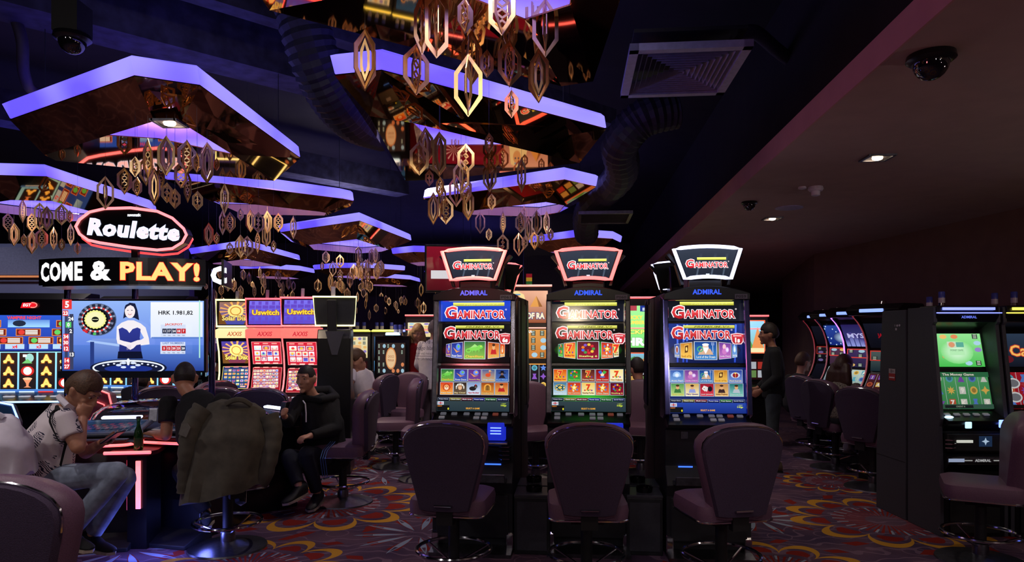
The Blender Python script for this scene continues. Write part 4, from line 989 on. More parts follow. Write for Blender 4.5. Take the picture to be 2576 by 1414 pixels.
# consoles with ashtrays between the machines
def console(px, d, label):
    t = thing('side_console', label, 'console', at(px, d), RZ)
    MB().box((0, .13, .2), (.25, .26, .4)).build('body', M_dgrey, t, bevel=.005)
    MB().box((0, .13, .41), (.252, .264, .02)).build('top', M_grey, t, bevel=.003)
    MB().box((0, -.002, .2), (.21, .006, .34)).build('front_panel', M_grey, t)
    return t
def ashtray(p, label):
    t = thing('ashtray', label, 'ashtray', p)
    MB().lathe([(.03, 0), (.056, .0), (.06, .035), (.055, .038), (.048, .034), (.044, .01), (.0, .009)], 20).build('bowl', mat('black_glass', (10, 10, 12), .1, spec=.8), t, True)
    for k in range(3): MB().box((.052 * math.cos(R(120 * k + 20)), .052 * math.sin(R(120 * k + 20)), .039), (.012, .012, .006)).build('notch', M_matte, t)
    return t
for px, d, w_ in ((1338, 4.8, 'between the blue-screened and the middle machine'), (1622, 4.78, 'between the middle and the white-lit machine')):
    console(px, d, 'low grey console in front %s' % w_); console(px - 2, d + .31, 'low grey console at the rear %s' % w_)
    ashtray((X(px, d) + .02, d + .12, .42), 'black ashtray on the front console %s' % w_)
    ashtray((X(px, d) + .03, d + .44, .42), 'black ashtray on the rear console %s' % w_)

# ------------------------------------------------------------------ tall grey cabinets
def payline_grid(a, x0, z0, x1, z1, bg, bg2, seed, rows=5, cols=5):
    rnd = random.Random(seed)
    a.rect(x0, z0, x1, z1, bg, bg2); w, h = (x1 - x0) / cols, (z1 - z0) / rows
    for i in range(cols):
        for j in range(rows):
            if rnd.random() < .75:
                cx, cz = x0 + w * (i + .5), z0 + h * (j + .5)
                if rnd.random() < .5:
                    a.rect(cx - w * .38, cz - h * .36, cx + w * .1, cz + h * .36, (30, 40, 34))
                    for k in range(3): a.rect(cx - w * .3, cz - h * .26 + h * .22 * k, cx + w * .02, cz - h * .16 + h * .22 * k, (220, 235, 215))
                else: a.ell(cx, cz, w * .34, h * .34, rnd.choice([(240, 190, 110), (150, 130, 200), (230, 140, 90), (170, 210, 230)]), 10)
SYM = [(236, 190, 90), (90, 130, 210), (200, 90, 60), (130, 80, 180), (90, 170, 190), (220, 220, 210)]
def reel(a, x0, z0, x1, z1, bg, bg2, seed, cols=5, rows=3, names=None, cell=None):
    rnd = random.Random(seed); a.rect(x0, z0, x1, z1, bg, bg2)
    w, h = (x1 - x0) / cols, (z1 - z0) / rows
    for i in range(cols):
        a.rect(x0 + i * w, z0, x0 + i * w + w * .03, z1, (210, 220, 225))
        for j in range(rows):
            cx, cz = x0 + w * (i + .5), z0 + h * (j + .5); c = rnd.choice(SYM); k = rnd.randrange(4)
            if cell: a.rect(cx - w * .42, cz - h * .42, cx + w * .42, cz + h * .42, cell)
            if k == 0: a.ell(cx, cz, w * .33, h * .33, c, 12); a.ell(cx, cz, w * .2, h * .2, tuple(int(v * .7) for v in c), 10)
            elif k == 1: a.poly([(cx - w * .3, cz - h * .32), (cx + w * .3, cz - h * .32), (cx + w * .12, cz + h * .05), (cx + w * .2, cz + h * .32), (cx - w * .2, cz + h * .32), (cx - w * .12, cz + h * .05)], c)
            elif k == 2: a.star(cx, cz, min(w, h) * .4, c, rnd.choice((4, 5, 8)))
            else: a.rect(cx - w * .28, cz - h * .3, cx + w * .28, cz + h * .3, c); a.text(rnd.choice('AKQJ79'), cx, cz, h * .45, (255, 250, 235), bold=.05)
def make_cabinet(label, loc, rz, accent, acc_name, art1, art2, w=.6, group=None, s=1.0, DEP=.42):
    t = thing('slot_cabinet', label, 'slot machine', loc, rz, group)
    side = [(.0, 0), (.0, .5), (-.05, .56), (-.03, .62), (.03, .64), (.05, .8), (-.02, .86), (-.0, .9), (.12, .95), (.26, 1.5), (.28, 1.58), (.14, 1.66), (.12, 1.76), (DEP, 1.76), (DEP, 0)]
    for k in (-1, 1):
        MB().prism([(.0, 0), (.0, .48), (.02, .84), (-.0, .9), (.1, 1.62), (.08, 1.64), (.09, 1.76), (DEP + .01, 1.76), (DEP + .01, 0)], 'x', k * (w / 2 - .03), k * w / 2).build('side_panel', M_grey, t, bevel=.004)
    MB().prism(side, 'x', -w / 2 + .03, w / 2 - .03).build('body', M_black, t)
    hd = MB().prism([(.1, 1.64), (.06, 1.7), (.08, 1.77), (.3, 1.77), (.3, 1.64)], 'x', -w / 2 + .02, w / 2 - .02).build('header', M_black, t, bevel=.006)
    ac = neon(acc_name, accent, 1.8)
    MB().box((0, .064, 1.745), (w - .12, .016, .02)).build('light_strip', ac, hd)
    MB().box((0, .058, 1.712), (w - .02, .012, .008)).build('light_strip', ac, hd)
    a = Art(); a.text('ADMIRAL', 0, 1.68, .02, tuple(accent), w=.12, bold=.03); a.build('maker_lettering', hd, (0, .06, 0), s=.9)
    ang = math.atan2(.14, .55)
    o = art1(); o.build('upper_screen', t, (0, .19, 1.29), (-ang, 0, 0), s)
    o = art2(); o.build('lower_screen', t, (0, .108, .965), (-ang, 0, 0), s * .6)
    MB().box((0, 0, -.01), (w - .1, .01, .02)).build('divider', M_black, t, loc=(0, .19, 1.275), rot=(-ang, 0, 0))
    # button ledge, reader, trays
    MB().prism([(-.04, .86), (-.055, .89), (.1, .95), (.1, .86)], 'x', -w / 2 + .03, w / 2 - .03).build('button_ledge', M_black, t, bevel=.005)
    for k in range(5): MB().box((0, 0, 0), (.045, .03, .012)).build('button', mat('button_clear', (170, 172, 180), .3), t, loc=(-.19 + .075 * k, .03, .932), rot=(R(22), 0, 0), bevel=.004)
    MB().ball((0, 0, 0), (.035, .02, .012), 14, 6).build('start_button', neon('cool_white', (190, 235, 255), 1.6), t, True, loc=(-.2, -.01, .915))
    MB().box((-.08, -.052, .86), (.05, .012, .05)).build('lit_key', neon('pale_cyan', (170, 225, 250), 1.5), t, bevel=.008)
    MB().box((.2, -.052, .87), (.1, .014, .06)).build('note_reader', neon('blue', (90, 120, 255), 4), t, bevel=.01)
    MB().box((.02, .02, .72), (.46, .05, .14)).build('service_panel', M_matte, t, bevel=.01)
    MB().box((-.08, -.01, .73), (.12, .012, .02)).build('ticket_slot', mat('lit_slot', (220, 220, 220), .3, 0, (230, 235, 220), .6), t)
    a = Art(); a.rect(-.05, -.04, .05, .04, (30, 50, 80)); a.star(0, 0, .03, (190, 215, 240), 4, .4); a.build('badge', t, (.08, -.008, .73), s=.7)
    for k in range(3): MB().tube([(-.22, .0, .68 + .03 * k), (-.19, -.03, .682 + .03 * k), (-.15, -.01, .68 + .03 * k)], .008, 6).build('coin_rib', M_chrome, t, True)
    MB().box((.0, -.055, .595), (w - .1, .02, .04)).build('nameplate', M_steel, t, bevel=.004)
    a = Art(); a.rect(-.24, -.012, -.12, .014, (190, 205, 240)); a.text('ADMIRAL', .02, 0, .02, (215, 215, 215), w=.12, bold=.03); a.rect(.1, -.004, .24, .004, (200, 200, 196)); a.rect(-.12, -.004, -.06, .004, (200, 200, 196)); a.build('plate_lettering', t, (0, -.067, .595), s=.5)
    MB().prism([(-.05, .43), (-.16, .45), (-.18, .5), (-.16, .5), (-.13, .47), (.0, .45)], 'x', -w / 2 + .01, w / 2 - .01).build('coin_tray', M_black, t, bevel=.006)
    MB().box((0, -.006, .2), (w - .14, .012, .34)).build('belly_door', M_matte, t, bevel=.004)
    return t
def tower(p, label, group=None, s=1.0):
    t = thing('signal_tower', label, 'signal light', p, 0, group)
    MB().lathe([(.03 * s, 0), (.026 * s, .015 * s), (.022 * s, .03 * s)], 14).build('foot', M_chrome, t, True)
    MB().lathe([(.024 * s, .03 * s), (.024 * s, .07 * s)], 14).build('lamp_white', mat('tower_white', (215, 205, 215), .3, trans=.2), t, True)
    MB().lathe([(.024 * s, .07 * s), (.024 * s, .115 * s), (.02 * s, .12 * s)], 14).build('lamp_blue', mat('tower_blue', (70, 80, 170), .25), t, True)
    return t
def artG1():
    a = Art(); payline_grid(a, -.215, 0, .215, .27, (70, 190, 80), (150, 230, 150), 4); a.glow(0, .12, .13, .1, (230, 255, 230), (130, 220, 130)); a.rect(-.06, .09, .06, .14, (180, 235, 180)); a.text('MONEY GAME', 0, .13, .014, (80, 120, 90), w=.1); a.rect(-.07, .15, -.0, .2, (200, 220, 190)); a.ell(-.035, .175, .025, .022, (220, 150, 110)); a.rect(.0, .155, .06, .195, (90, 170, 150)); return a
def artG2():
    a = Art(); reel(a, -.22, 0, .22, .29, (60, 140, 80), (90, 180, 110), 9); a.rect(-.22, .25, .22, .29, (50, 120, 76)); a.text('The Money Game', -.02, .268, .026, (240, 235, 220), w=.25, bold=.03); a.rect(-.22, 0, .22, .035, (60, 100, 80)); a.rect(-.16, .005, .06, .028, (24, 34, 34)); a.text('CREDIT 0', -.04, .017, .012, (180, 200, 170)); return a
def artC1():
    a = Art(); a.rect(-.215, 0, .215, .27, (14, 18, 30), (40, 54, 74)); a.ring(-.16, .14, .06, .09, .02, (240, 170, 70), 24, 60, 300); a.otext('Cash', 0, .13, .09, (240, 180, 90), (190, 60, 40), .05, bold=.02); a.ell(-.15, .06, .05, .03, (90, 20, 30)); return a
def artC2():
    a = Art(); reel(a, -.22, 0, .22, .29, (150, 16, 30), (190, 30, 46), 3, 4, 3, None, (170, 24, 40))
    for i in range(3):
        for j in range(2): a.ell(-.15 + .14 * i, .09 + .11 * j, .055, .042, (225, 225, 225)); a.ell(-.15 + .14 * i, .09 + .11 * j, .043, .03, (120, 120, 126))
    a.rect(-.22, 0, .22, .03, (20, 12, 8)); a.text('SELECT A GAME', 0, .016, .016, (250, 200, 60), bold=.03); return a
BLUE = (110, 130, 255); YEL = (240, 225, 70)
g1 = make_cabinet('tall charcoal slot cabinet with green screens and a blue-lit header', (3.53, 5.22, 0), 0, BLUE, 'blue_header', artG1, artG2, .52)
make_cabinet('tall charcoal slot cabinet at the picture edge with yellow-lit header', (4.08, 5.22, 0), 0, YEL, 'yellow_header', artC1, artC2, .54)
# back-to-back partner: only its side and rear face show
rb = thing('slot_cabinet', 'rear half of the charcoal cabinet pair, red sticker on its side', 'slot machine', (3.57, 5.68, 0), 0)
MB().prism([(.0, 0), (.0, 1.75), (.36, 1.75), (.37, 1.63), (.42, .92), (.46, .5), (.46, 0)], 'x', -.3, .3).build('body', M_grey, rb, bevel=.005)
MB().box((0, .23, .48), (.602, .44, .006)).build('plinth_seam', M_matte, rb)
a = Art(); a.rect(-.05, -.05, .05, .05, (190, 180, 180)); a.rect(-.05, -.05, .05, .01, (170, 30, 40)); a.text('18+', 0, .03, .03, (60, 20, 24)); a.rect(-.04, -.03, .04, -.02, (230, 210, 210)); a.build('sticker', rb, (-.302, .2, 1.2), (0, 0, R(-90)), pr=True)
a = Art(); a.rect(-.03, -.02, -.005, .0, (200, 200, 205)); a.ell(.0, .02, .014, .01, (210, 210, 215), 10); a.ell(.035, .022, .014, .01, (210, 210, 215), 10); a.rect(-.04, .012, -.024, .03, (150, 150, 155)); a.build('small_stickers', rb, (-.302, .12, 1.6), (0, 0, R(-90)), pr=True)
MB().lathe([(.04, 0), (.045, .02), (.02, .03)], 14).build('cap', M_black, rb, True, loc=(0, .15, 1.75))
for px, py, d, lb in ((2338, 774, 5.9, 'blue and white signal tower first in line on the grey cabinet pair'), (2369, 770, 5.5, 'blue and white signal tower second on the grey cabinet pair, beside the lit header'),
                      (2502, 775, 5.6, 'blue and white signal tower on the cabinet with the yellow header, inner one'), (2551, 775, 5.5, 'blue and white signal tower on the cabinet with the yellow header, outer one')):
    p = P(px, py, d); p.z = 1.77 if d == 5.5 else 1.75 if d == 5.9 else 1.765
    tower(p, lb)

# ------------------------------------------------------------------ curved machines
def curved_machine(label, loc, rz, prof, depth, w, neoncol, screens, deck, extras=None, group=None, cat='slot machine', body=None):
    """prof: front curve (y, z) from bottom to top; screens: (z0, z1, art fn, strength) laid on the curve"""
    t = thing('curved_slot_machine', label, cat, loc, rz, group)
    poly = list(prof) + [(depth, prof[-1][1]), (depth, 0)]
    MB().prism(poly[::-1], 'x', -w / 2 + .02, w / 2 - .02).build('body', body or M_black, t)
    def yz(z):
        for (y0, z0), (y1, z1) in zip(prof, prof[1:]):
            if z0 <= z <= z1 and z1 > z0: return y0 + (y1 - y0) * (z - z0) / (z1 - z0)
        return prof[-1][0]
    zs = [z for _, z in prof if z > .85]
    for k in (-1, 1):
        rail = [(k * (w / 2 - .012), yz(z) - .012, z) for z in [.86 + (prof[-1][1] - .88) * i / 16 for i in range(17)]]
        MB().tube(rail, .018, 8).build('side_rail', M_black, t, True)
        MB().tube([(x, y - .018, z) for x, y, z in rail], .009, 6).build('neon_edge', neoncol, t, True)
    for i, (z0, z1, fn, s) in enumerate(screens):
        y0, y1 = yz(z0), yz(z1); L = math.hypot(z1 - z0, y1 - y0); ang = math.atan2(y1 - y0, z1 - z0)
        a = Art(); fn(a, w - .1, L); a.build('screen', t, (0, min(y0, y1, yz((z0 + z1) / 2)) * 0 + y0 - .014 - max(0, ((y0 + y1) / 2 - yz((z0 + z1) / 2))), z0), (-ang, 0, 0), s)
    MB().prism([(deck - .02, .78), (deck - .03, .82), (.02, .87), (.04, .74)], 'x', -w / 2, w / 2).build('button_deck', M_black, t, bevel=.006)
    b = MB()
    for k in range(4): b = MB().box((-w * .3 + w * .2 * k, deck * .5, .852), (w * .13, .035, .012)); b.build('button', mat('button_lit', (190, 190, 200), .3, 0, (220, 225, 240), .5), t, bevel=.003)
    MB().box((0, deck - .03, .74), (w * .55, .012, .02)).build('front_light', neoncol, t)
    return t
def title_screen(bg, bg2, words, col, ol, mot=None):
    def fn(a, w, h):
        a.rect(-w / 2, 0, w / 2, h, bg, bg2)
        if mot == 'sun':
            for i in range(14): a.poly([(0, h * .6), (w * .5 * math.cos(R(i * 26)), h * .6 + h * .42 * math.sin(R(i * 26))), (w * .5 * math.cos(R(i * 26 + 9)), h * .6 + h * .42 * math.sin(R(i * 26 + 9)))], (240, 170, 90))
            a.ell(0, h * .6, w * .24, h * .28, (250, 224, 130), 18); a.ring(0, h * .6, w * .17, h * .2, w * .03, (200, 130, 50), 18); a.poly([(-w / 2, 0), (-w / 2, h * .6), (-w * .25, 0)], (110, 70, 30)); a.poly([(w / 2, 0), (w / 2, h * .6), (w * .25, 0)], (110, 70, 30))
        elif mot == 'brick':
            for j in range(6):
                for i in range(5): a.rect(-w / 2 + w * .2 * i + (w * .1 if j % 2 else 0) * .8, h * j / 6, -w / 2 + w * .2 * i + w * .17, h * j / 6 + h * .14, (96, 70, 190))
        elif mot == 'city':
            for i in range(8): a.rect(-w / 2 + w * i / 8, 0, -w / 2 + w * (i + .8) / 8, h * (.3 + .07 * ((i * 5) % 7)), (150, 160, 230), (60, 50, 130))
            a.ell(w * .2, h * .2, w * .22, h * .2, (120, 70, 190))
        elif mot == 'space':
            for i in range(26): a.ell(w * (.48 * math.sin(i * 7.1)), h * (.5 + .46 * math.sin(i * 3.7)), w * .02, w * .02, (200, 230, 255), 6)
            a.glow(0, h * .4, w * .3, h * .3, (200, 230, 255), bg)
        if words: a.otext(words, 0, h * (.28 if mot == 'sun' else .5), h * .22, col, ol, .06, w=w * .8, bold=.03)
    return fn
def grid_screen(bg, frame, seed, cols, rows, cell=(235, 235, 245)):
    def fn(a, w, h):
        a.rect(-w / 2, 0, w / 2, h, bg); a.frame(-w / 2, 0, w / 2, h, w * .015, frame)
        rnd = random.Random(seed)
        for j in range(rows):
            n = cols[j] if isinstance(cols, list) else cols
            for i in range(n):
                cw, ch = w * .86 / n, h * .74 / rows
                cx, cz = -w * .43 + cw * (i + .5), h * .12 + ch * (j + .5)
                a.rect(cx - cw * .42, cz - ch * .4, cx + cw * .42, cz + ch * .4, cell)
                a.rect(cx - cw * .36, cz - ch * .32, cx + cw * .36, cz + ch * .32, rnd.choice([(90, 110, 220), (210, 90, 60), (240, 200, 120), (170, 200, 230), (120, 170, 90), (230, 150, 170)]), rnd.choice([(220, 220, 240), (250, 200, 120), (120, 60, 120)]))
                a.ell(cx, cz, cw * .2, ch * .22, rnd.choice([(250, 240, 200), (70, 80, 190), (220, 60, 60), (250, 180, 60)]), 8)
        for i in range(3): a.rect(-w * .4 + w * .3 * i, h * .03, -w * .22 + w * .3 * i, h * .08, (250, 190, 180)); a.rect(-w * .4 + w * .3 * i, h * .91, -w * .22 + w * .3 * i, h * .96, (250, 150, 140))
    return fn
AP = [(.0, 0), (.0, .7), (-.2, .76), (-.2, .82), (-.02, .87), (.06, .96), (.1, 1.08), (.1, 1.2), (.08, 1.34), (.03, 1.46), (-.0, 1.58)]
def axis_machine(px, d, rzd, label, ncol, words, mot, lower, up, s):
    yel = ncol is NY
    t = curved_machine(label, at(px, d), R(rzd), AP, .5, .43, ncol, [(.9, 1.16, lower, 1.3), (1.2, 1.46, up, 1.4)], -.2)
    # name plate on the brow and the tilted top screen
    pl = MB().prism([(-.03, 1.5), (-.035, 1.6), (.1, 1.62), (.1, 1.5)], 'x', -.22, .22).build('brow_plate', mat('brow_yellow' if yel else 'brow_red', (250, 236, 170) if yel else (255, 120, 110), .4, 0, (250, 236, 170) if yel else (255, 120, 110), 1.0), t, bevel=.006)
    a = Art(); a.text('AXXIS', 0, 1.55, .05, (200, 90, 60) if yel else (200, 40, 60), w=.17, bold=.02, shear=.2); a.build('brow_lettering', pl, (0, -.037, 0), s=1)
    fr = MB().prism([(-.215, 0), (.215, 0), (.24, .34), (-.24, .34)], 'y', 0, .05).build('top_box', M_black, t, loc=(0, .0, 1.625), rot=(-.12, 0, 0), bevel=.01)
    MB().tube([(-.21, -.012, .012), (.21, -.012, .012), (.232, -.012, .33), (-.232, -.012, .33)], .013, 8, True).build('neon_frame', ncol, fr, True)
    a = Art(); title_screen(*words, mot)(a, .38, .27); a.build('top_screen', fr, (0, -.004, .035), s=1.15)
    MB().lathe([(.02, .34), (.02, .44)], 12).build('signal_stem', mat('tower_white', (215, 205, 215), .3), fr, True, loc=(0, .03, 0))
    return t
NY = neon('pale_yellow', (250, 240, 150), 2.2); NRd = neon('red', (255, 74, 78), 2.4); NO = neon('amber', (255, 170, 100), 1.8)
SUN = ((60, 70, 160), (150, 110, 90), 'Solar Disc', (250, 220, 120), (90, 60, 30)); USW = ((84, 70, 200), (120, 110, 230), 'Uswitch', (250, 214, 60), (150, 90, 40))
axis_machine(592, 8.1, 6, 'curved slot machine with pale yellow frame and sunburst screens', NY, SUN, 'sun', grid_screen((24, 50, 100), (240, 220, 100), 3, 6, 5, (60, 110, 140)), title_screen((120, 50, 60), (70, 60, 150), 'Solar Disc', (250, 226, 110), (120, 70, 20), 'sun'), 1)
axis_machine(668, 7.85, 4, 'middle of the red curved slot machines, red frame, purple top screen', NRd, USW, 'brick', grid_screen((150, 20, 36), (255, 130, 130), 4, 8, 6), grid_screen((190, 30, 50), (255, 150, 150), 5, [4, 4, 3], 3), 1)
axis_machine(757, 7.6, 2, 'red curved slot machine beside the back-turned machine', NRd, USW, 'brick', grid_screen((150, 20, 36), (255, 130, 130), 14, 8, 6), grid_screen((190, 30, 50), (255, 150, 150), 15, [4, 4, 3], 3), 1)
# machine turned away from the camera
bk = thing('curved_slot_machine', 'black slot machine turned away, yellow frame round its top screen back', 'slot machine', at(842, 7.5), R(8))
MB().prism([(0, 0), (0, 1.5), (.06, 1.6), (.36, 1.6), (.3, 1.3), (.3, 1.0), (.5, .85), (.5, 0)], 'x', -.19, .17).build('body', M_black, bk, bevel=.01)
MB().prism([(-.1, 1.58), (.1, 1.58), (.03, 1.32), (-.03, 1.32)], 'y', -.012, .01).build('back_wedge', M_grey, bk)
b = MB().prism([(-.215, 0), (.215, 0), (.24, .34), (-.24, .34)], 'y', 0, .05).build('top_box', M_dgrey, bk, loc=(0, .05, 1.63), rot=(.1, 0, 0), bevel=.01)
MB().tube([(-.21, -.006, .012), (.21, -.006, .012), (.232, -.006, .33), (-.232, -.006, .33)], .011, 8, True).build('neon_frame', NY, b, True)
MB().box((-.03, -.03, .12), (.1, .06, .36)).build('column', M_matte, b, bevel=.01)
MB().lathe([(.024, .34), (.024, .44)], 12).build('signal_stem', mat('tower_white', (215, 205, 215), .3), b, True, loc=(-.02, .02, 0))

# curved machines along the right wall, facing the aisle
CP = [(.0, 0), (.0, .66), (-.22, .72), (-.22, .8), (-.02, .86), (.1, 1.0), (.17, 1.15), (.19, 1.3), (.17, 1.45), (.1, 1.6), (-.02, 1.72), (-.1, 1.76)]
NP = neon('violet', (176, 110, 255), 2.4); NDR = neon('deep_red', (170, 20, 36), .4)
def dim_screen(word, col):
    def fn(a, w, h): a.rect(-w / 2, 0, w / 2, h, (12, 14, 24), (26, 28, 44)); a.text(word, 0, h * .5, h * .2, col, w=w * .5, bold=.03)
    return fn
def pay_screen(seed, bg, bg2):
    def fn(a, w, h): payline_grid(a, -w / 2, 0, w / 2, h, bg, bg2, seed, 4, 4); a.frame(-w / 2, h * .5, w / 2, h, .012, (230, 70, 60))
    return fn
def reel_screen(seed, bg, bg2):
    def fn(a, w, h): reel(a, -w / 2, 0, w / 2, h, bg, bg2, seed)
    return fn
RM = [(2222, 7.1, NDR, dim_screen('JACKPOT', (190, 20, 36)), pay_screen(2, (30, 50, 60), (90, 110, 110)), reel_screen(1, (60, 20, 26), (90, 36, 44)), 'unlit curved machine with red glowing word, half hidden by the grey cabinet', .7),
      (2158, 8.0, NP, title_screen((60, 70, 130), (40, 30, 90), 'MYSTIC', (190, 190, 240), (60, 40, 110), 'city'), pay_screen(5, (40, 34, 70), (70, 50, 100)), reel_screen(7, (130, 160, 150), (200, 220, 210)), 'curved slot machine with bright violet neon edge', 1.0),
      (2110, 8.8, NDR, title_screen((20, 40, 120), (40, 70, 160), '', (255, 255, 255), (0, 0, 0), 'space'), pay_screen(6, (60, 40, 60), (90, 50, 80)), reel_screen(8, (90, 120, 130), (150, 180, 190)), 'curved slot machine showing a starry blue top screen', 1.0),
      (2075, 9.6, NDR, dim_screen('', (20, 20, 20)), pay_screen(8, (24, 20, 30), (40, 34, 50)), dim_screen('', (0, 0, 0)), 'farthest curved slot machine by the brown wall, screens dim', .5)]
for px, d, nc, s1, s2, s3, lb, st in RM:
    t = curved_machine(lb, at(px, d), R(-62), CP, .62, .6, nc, [(.9, 1.12, s3, .8 * st), (1.15, 1.37, s2, .8 * st), (1.4, 1.66, s1, .9 * st)], -.22)
    hd = MB().prism([(-.16, 1.74), (-.2, 1.8), (-.1, 1.86), (.2, 1.86), (.3, 1.74)], 'x', -.3, .3).build('marquee', M_black, t, bevel=.012)
    MB().box((0, -.2, 1.79), (.26, .02, .035)).build('marquee_light', mat('marquee_blue', (170, 190, 255), .3, 0, (130, 160, 255), 1.4), hd, bevel=.006)
    MB().lathe([(.04, 1.86), (.03, 1.89), (.01, 1.9)], 12).build('cap', M_chrome, hd, True)

# ------------------------------------------------------------------ roulette group
# large screen between chrome posts
tv = thing('display_screen', 'large wide screen showing a dealer behind a wheel, hung between chrome posts', 'screen', (0, 6.2, 0), 0)
D = 6.2
x0, x1, z0, z1 = X(151, D), X(516, D), Z(938, D), Z(752, D)
MB().box(((x0 + x1) / 2, .04, (z0 + z1) / 2), (x1 - x0, .06, z1 - z0)).build('casing', M_black, tv, bevel=.008)
a = Art(); w, h = x1 - x0 - .03, z1 - z0 - .035
tx = lambda px: (px - 151 - 182.5) / 365 * (x1 - x0)
tz = lambda py: (845 - py) / 186 * (z1 - z0)
a.rect(-w / 2, -h / 2, w / 2, h / 2, (60, 100, 220), (150, 185, 250))
a.rect(-w / 2, -h / 2, w / 2, tz(868), (40, 66, 150), (90, 130, 220))
a.glow(tx(440), tz(805), tx(505) - tx(440), tz(760) - tz(805), (245, 250, 255), (140, 180, 250), 24)
a.rect(tx(378), tz(850), tx(509), tz(760), (226, 236, 255), (250, 252, 255))
a.rect(tx(230), tz(905), tx(300), tz(852), (70, 105, 190), (130, 160, 230)); a.rect(tx(380), tz(852), tx(509), tz(848), (90, 130, 210)); a.poly([(tx(225), tz(856)), (tx(300), tz(866)), (tx(300), tz(872)), (tx(215), tz(860))], (170, 200, 250))
a.rect(tx(226), tz(925), tx(236), tz(860), (40, 60, 130))
# number column
a.rect(tx(162), tz(930), tx(170), tz(785), (60, 66, 100)); a.rect(tx(174), tz(930), tx(184), tz(790), (60, 66, 100))
def num(px, py, s, c, k=1.0): a.rect(tx(px - 7 * k), tz(py + 7 * k), tx(px + 7 * k), tz(py - 7 * k), c); a.text(s, tx(px), tz(py), .036 * k, (255, 255, 255), bold=.04)
num(168, 766, '5', (236, 60, 60), 1.7)
for px, py, s, c in ((164, 788, '23', (230, 50, 54)), (178, 802, '24', (50, 56, 84)), (172, 817, '0', (90, 210, 110)), (178, 833, '2', (50, 56, 84)), (166, 847, '34', (230, 50, 54)), (166, 862, '30', (230, 50, 54)), (167, 877, '12', (230, 50, 54)), (181, 892, '13', (60, 66, 90)), (169, 907, '14', (230, 50, 54)), (169, 922, '27', (230, 50, 54))): num(px, py, s, c)
# wheel
cx, cz, q = tx(246), tz(804), (x1 - x0) / 365
a.ell(cx, cz, 48 * q, 41 * q, (90, 110, 150), 32); a.ell(cx, cz, 46 * q, 39 * q, (30, 34, 54), 32)
for i in range(37):
    g0, g1 = R(360 * i / 37), R(360 * (i + .85) / 37)
    for r0, r1, cc in ((39, 46, [(40, 44, 66), (120, 130, 160)][i % 2]), (33, 38, [(215, 60, 60), (220, 225, 240)][i % 2])):
        rr_ = lambda r, g: (cx + r * q * math.cos(g), cz + r * .85 * q * math.sin(g))
        a.poly([rr_(r0, g0), rr_(r1, g0), rr_(r1, g1), rr_(r0, g1)], cc)
for i0, cc in ((23, (220, 40, 46)), (24, (220, 40, 46)), (27, (80, 200, 90))): a.poly([rr_(39, R(9.73 * i0)), rr_(46, R(9.73 * i0)), rr_(46, R(9.73 * i0 + 9)), rr_(39, R(9.73 * i0 + 9))], cc)
a.ell(cx, cz, 32 * q, 27 * q, (14, 14, 16), 30); a.poly([(cx + (26 + 2.2 * (i % 2)) * q * math.cos(R(360 * i / 40)), cz + (22 + 2.2 * (i % 2)) * q * math.sin(R(360 * i / 40))) for i in range(40)], (245, 245, 150)); a.ell(cx, cz, 23 * q, 19 * q, (252, 248, 190), 26); a.ell(cx, cz, 9 * q, 7 * q, (20, 22, 20), 18); a.rect(cx - 7 * q, cz - .8 * q, cx + 7 * q, cz + .8 * q, (230, 230, 190))
# dealer
PX = lambda pts: [(tx(x), tz(y)) for x, y in pts]
a.poly(PX([(320, 772), (332, 762), (346, 764), (352, 782), (356, 806), (344, 800), (322, 798), (316, 802)]), (24, 30, 60))
a.poly(PX([(299, 852), (300, 822), (312, 812), (328, 806), (342, 806), (360, 814), (372, 824), (380, 850), (382, 866), (352, 870), (350, 862), (368, 850), (358, 832), (358, 850), (310, 850), (312, 860), (330, 866), (326, 874), (302, 864)]), (246, 240, 246))
a.ell(tx(333), tz(783), 13 * q, 18 * q, (250, 238, 238), 18)
a.poly(PX([(320, 780), (322, 768), (334, 762), (346, 768), (347, 782), (342, 772), (334, 768), (326, 772)]), (26, 32, 64))
for k in (-1, 1): a.ell(tx(333 + 5 * k), tz(781), 2.2 * q, 1 * q, (70, 60, 90), 8)
a.ring(tx(333), tz(788), 5 * q, 5 * q, 1.3 * q, (200, 90, 110), 12, 200, 340)
a.poly(PX([(305, 828), (314, 824), (326, 830), (332, 838), (340, 828), (352, 824), (360, 828), (358, 850), (362, 884), (340, 890), (306, 884), (308, 852)]), (36, 44, 120), (48, 58, 150))
a.poly(PX([(304, 884), (362, 884), (366, 902), (302, 902)]), (14, 18, 44))
a.poly(PX([(300, 852), (318, 858), (336, 862), (352, 856), (380, 852), (382, 862), (350, 868), (342, 876), (334, 880), (324, 872), (302, 864)]), (248, 238, 244))
for i in range(4): a.rect(tx(326 + 3 * i), tz(880 - i), tx(327 + 3 * i), tz(868), (206, 190, 214))
# wheel rim in front
a.ell(tx(330), tz(925), 96 * q, 22 * q, (20, 26, 56), 36, None, 0, 360); a.ring(tx(330), tz(925), 90 * q, 20 * q, 4.5 * q, (240, 246, 255), 40); a.ell(tx(330), tz(927), 60 * q, 9 * q, (30, 50, 140), 30)
for i in range(6): a.ell(tx(330) + 24 * q * math.cos(R(60 * i)), tz(918) + 6 * q * math.sin(R(60 * i)), 7 * q, 3 * q, (220, 232, 255), 10)
a.ell(tx(330), tz(910), 4 * q, 9 * q, (245, 248, 255), 12)
for i in range(10): a.ell(tx(330) + 74 * q * math.cos(R(20 + 14 * i)), tz(926) + 13 * q * math.sin(R(20 + 14 * i)), 3 * q, 2 * q, (236, 240, 255), 8)
a.rect(-w / 2, -h / 2 - .06, w / 2, -h / 2, (8, 8, 12))
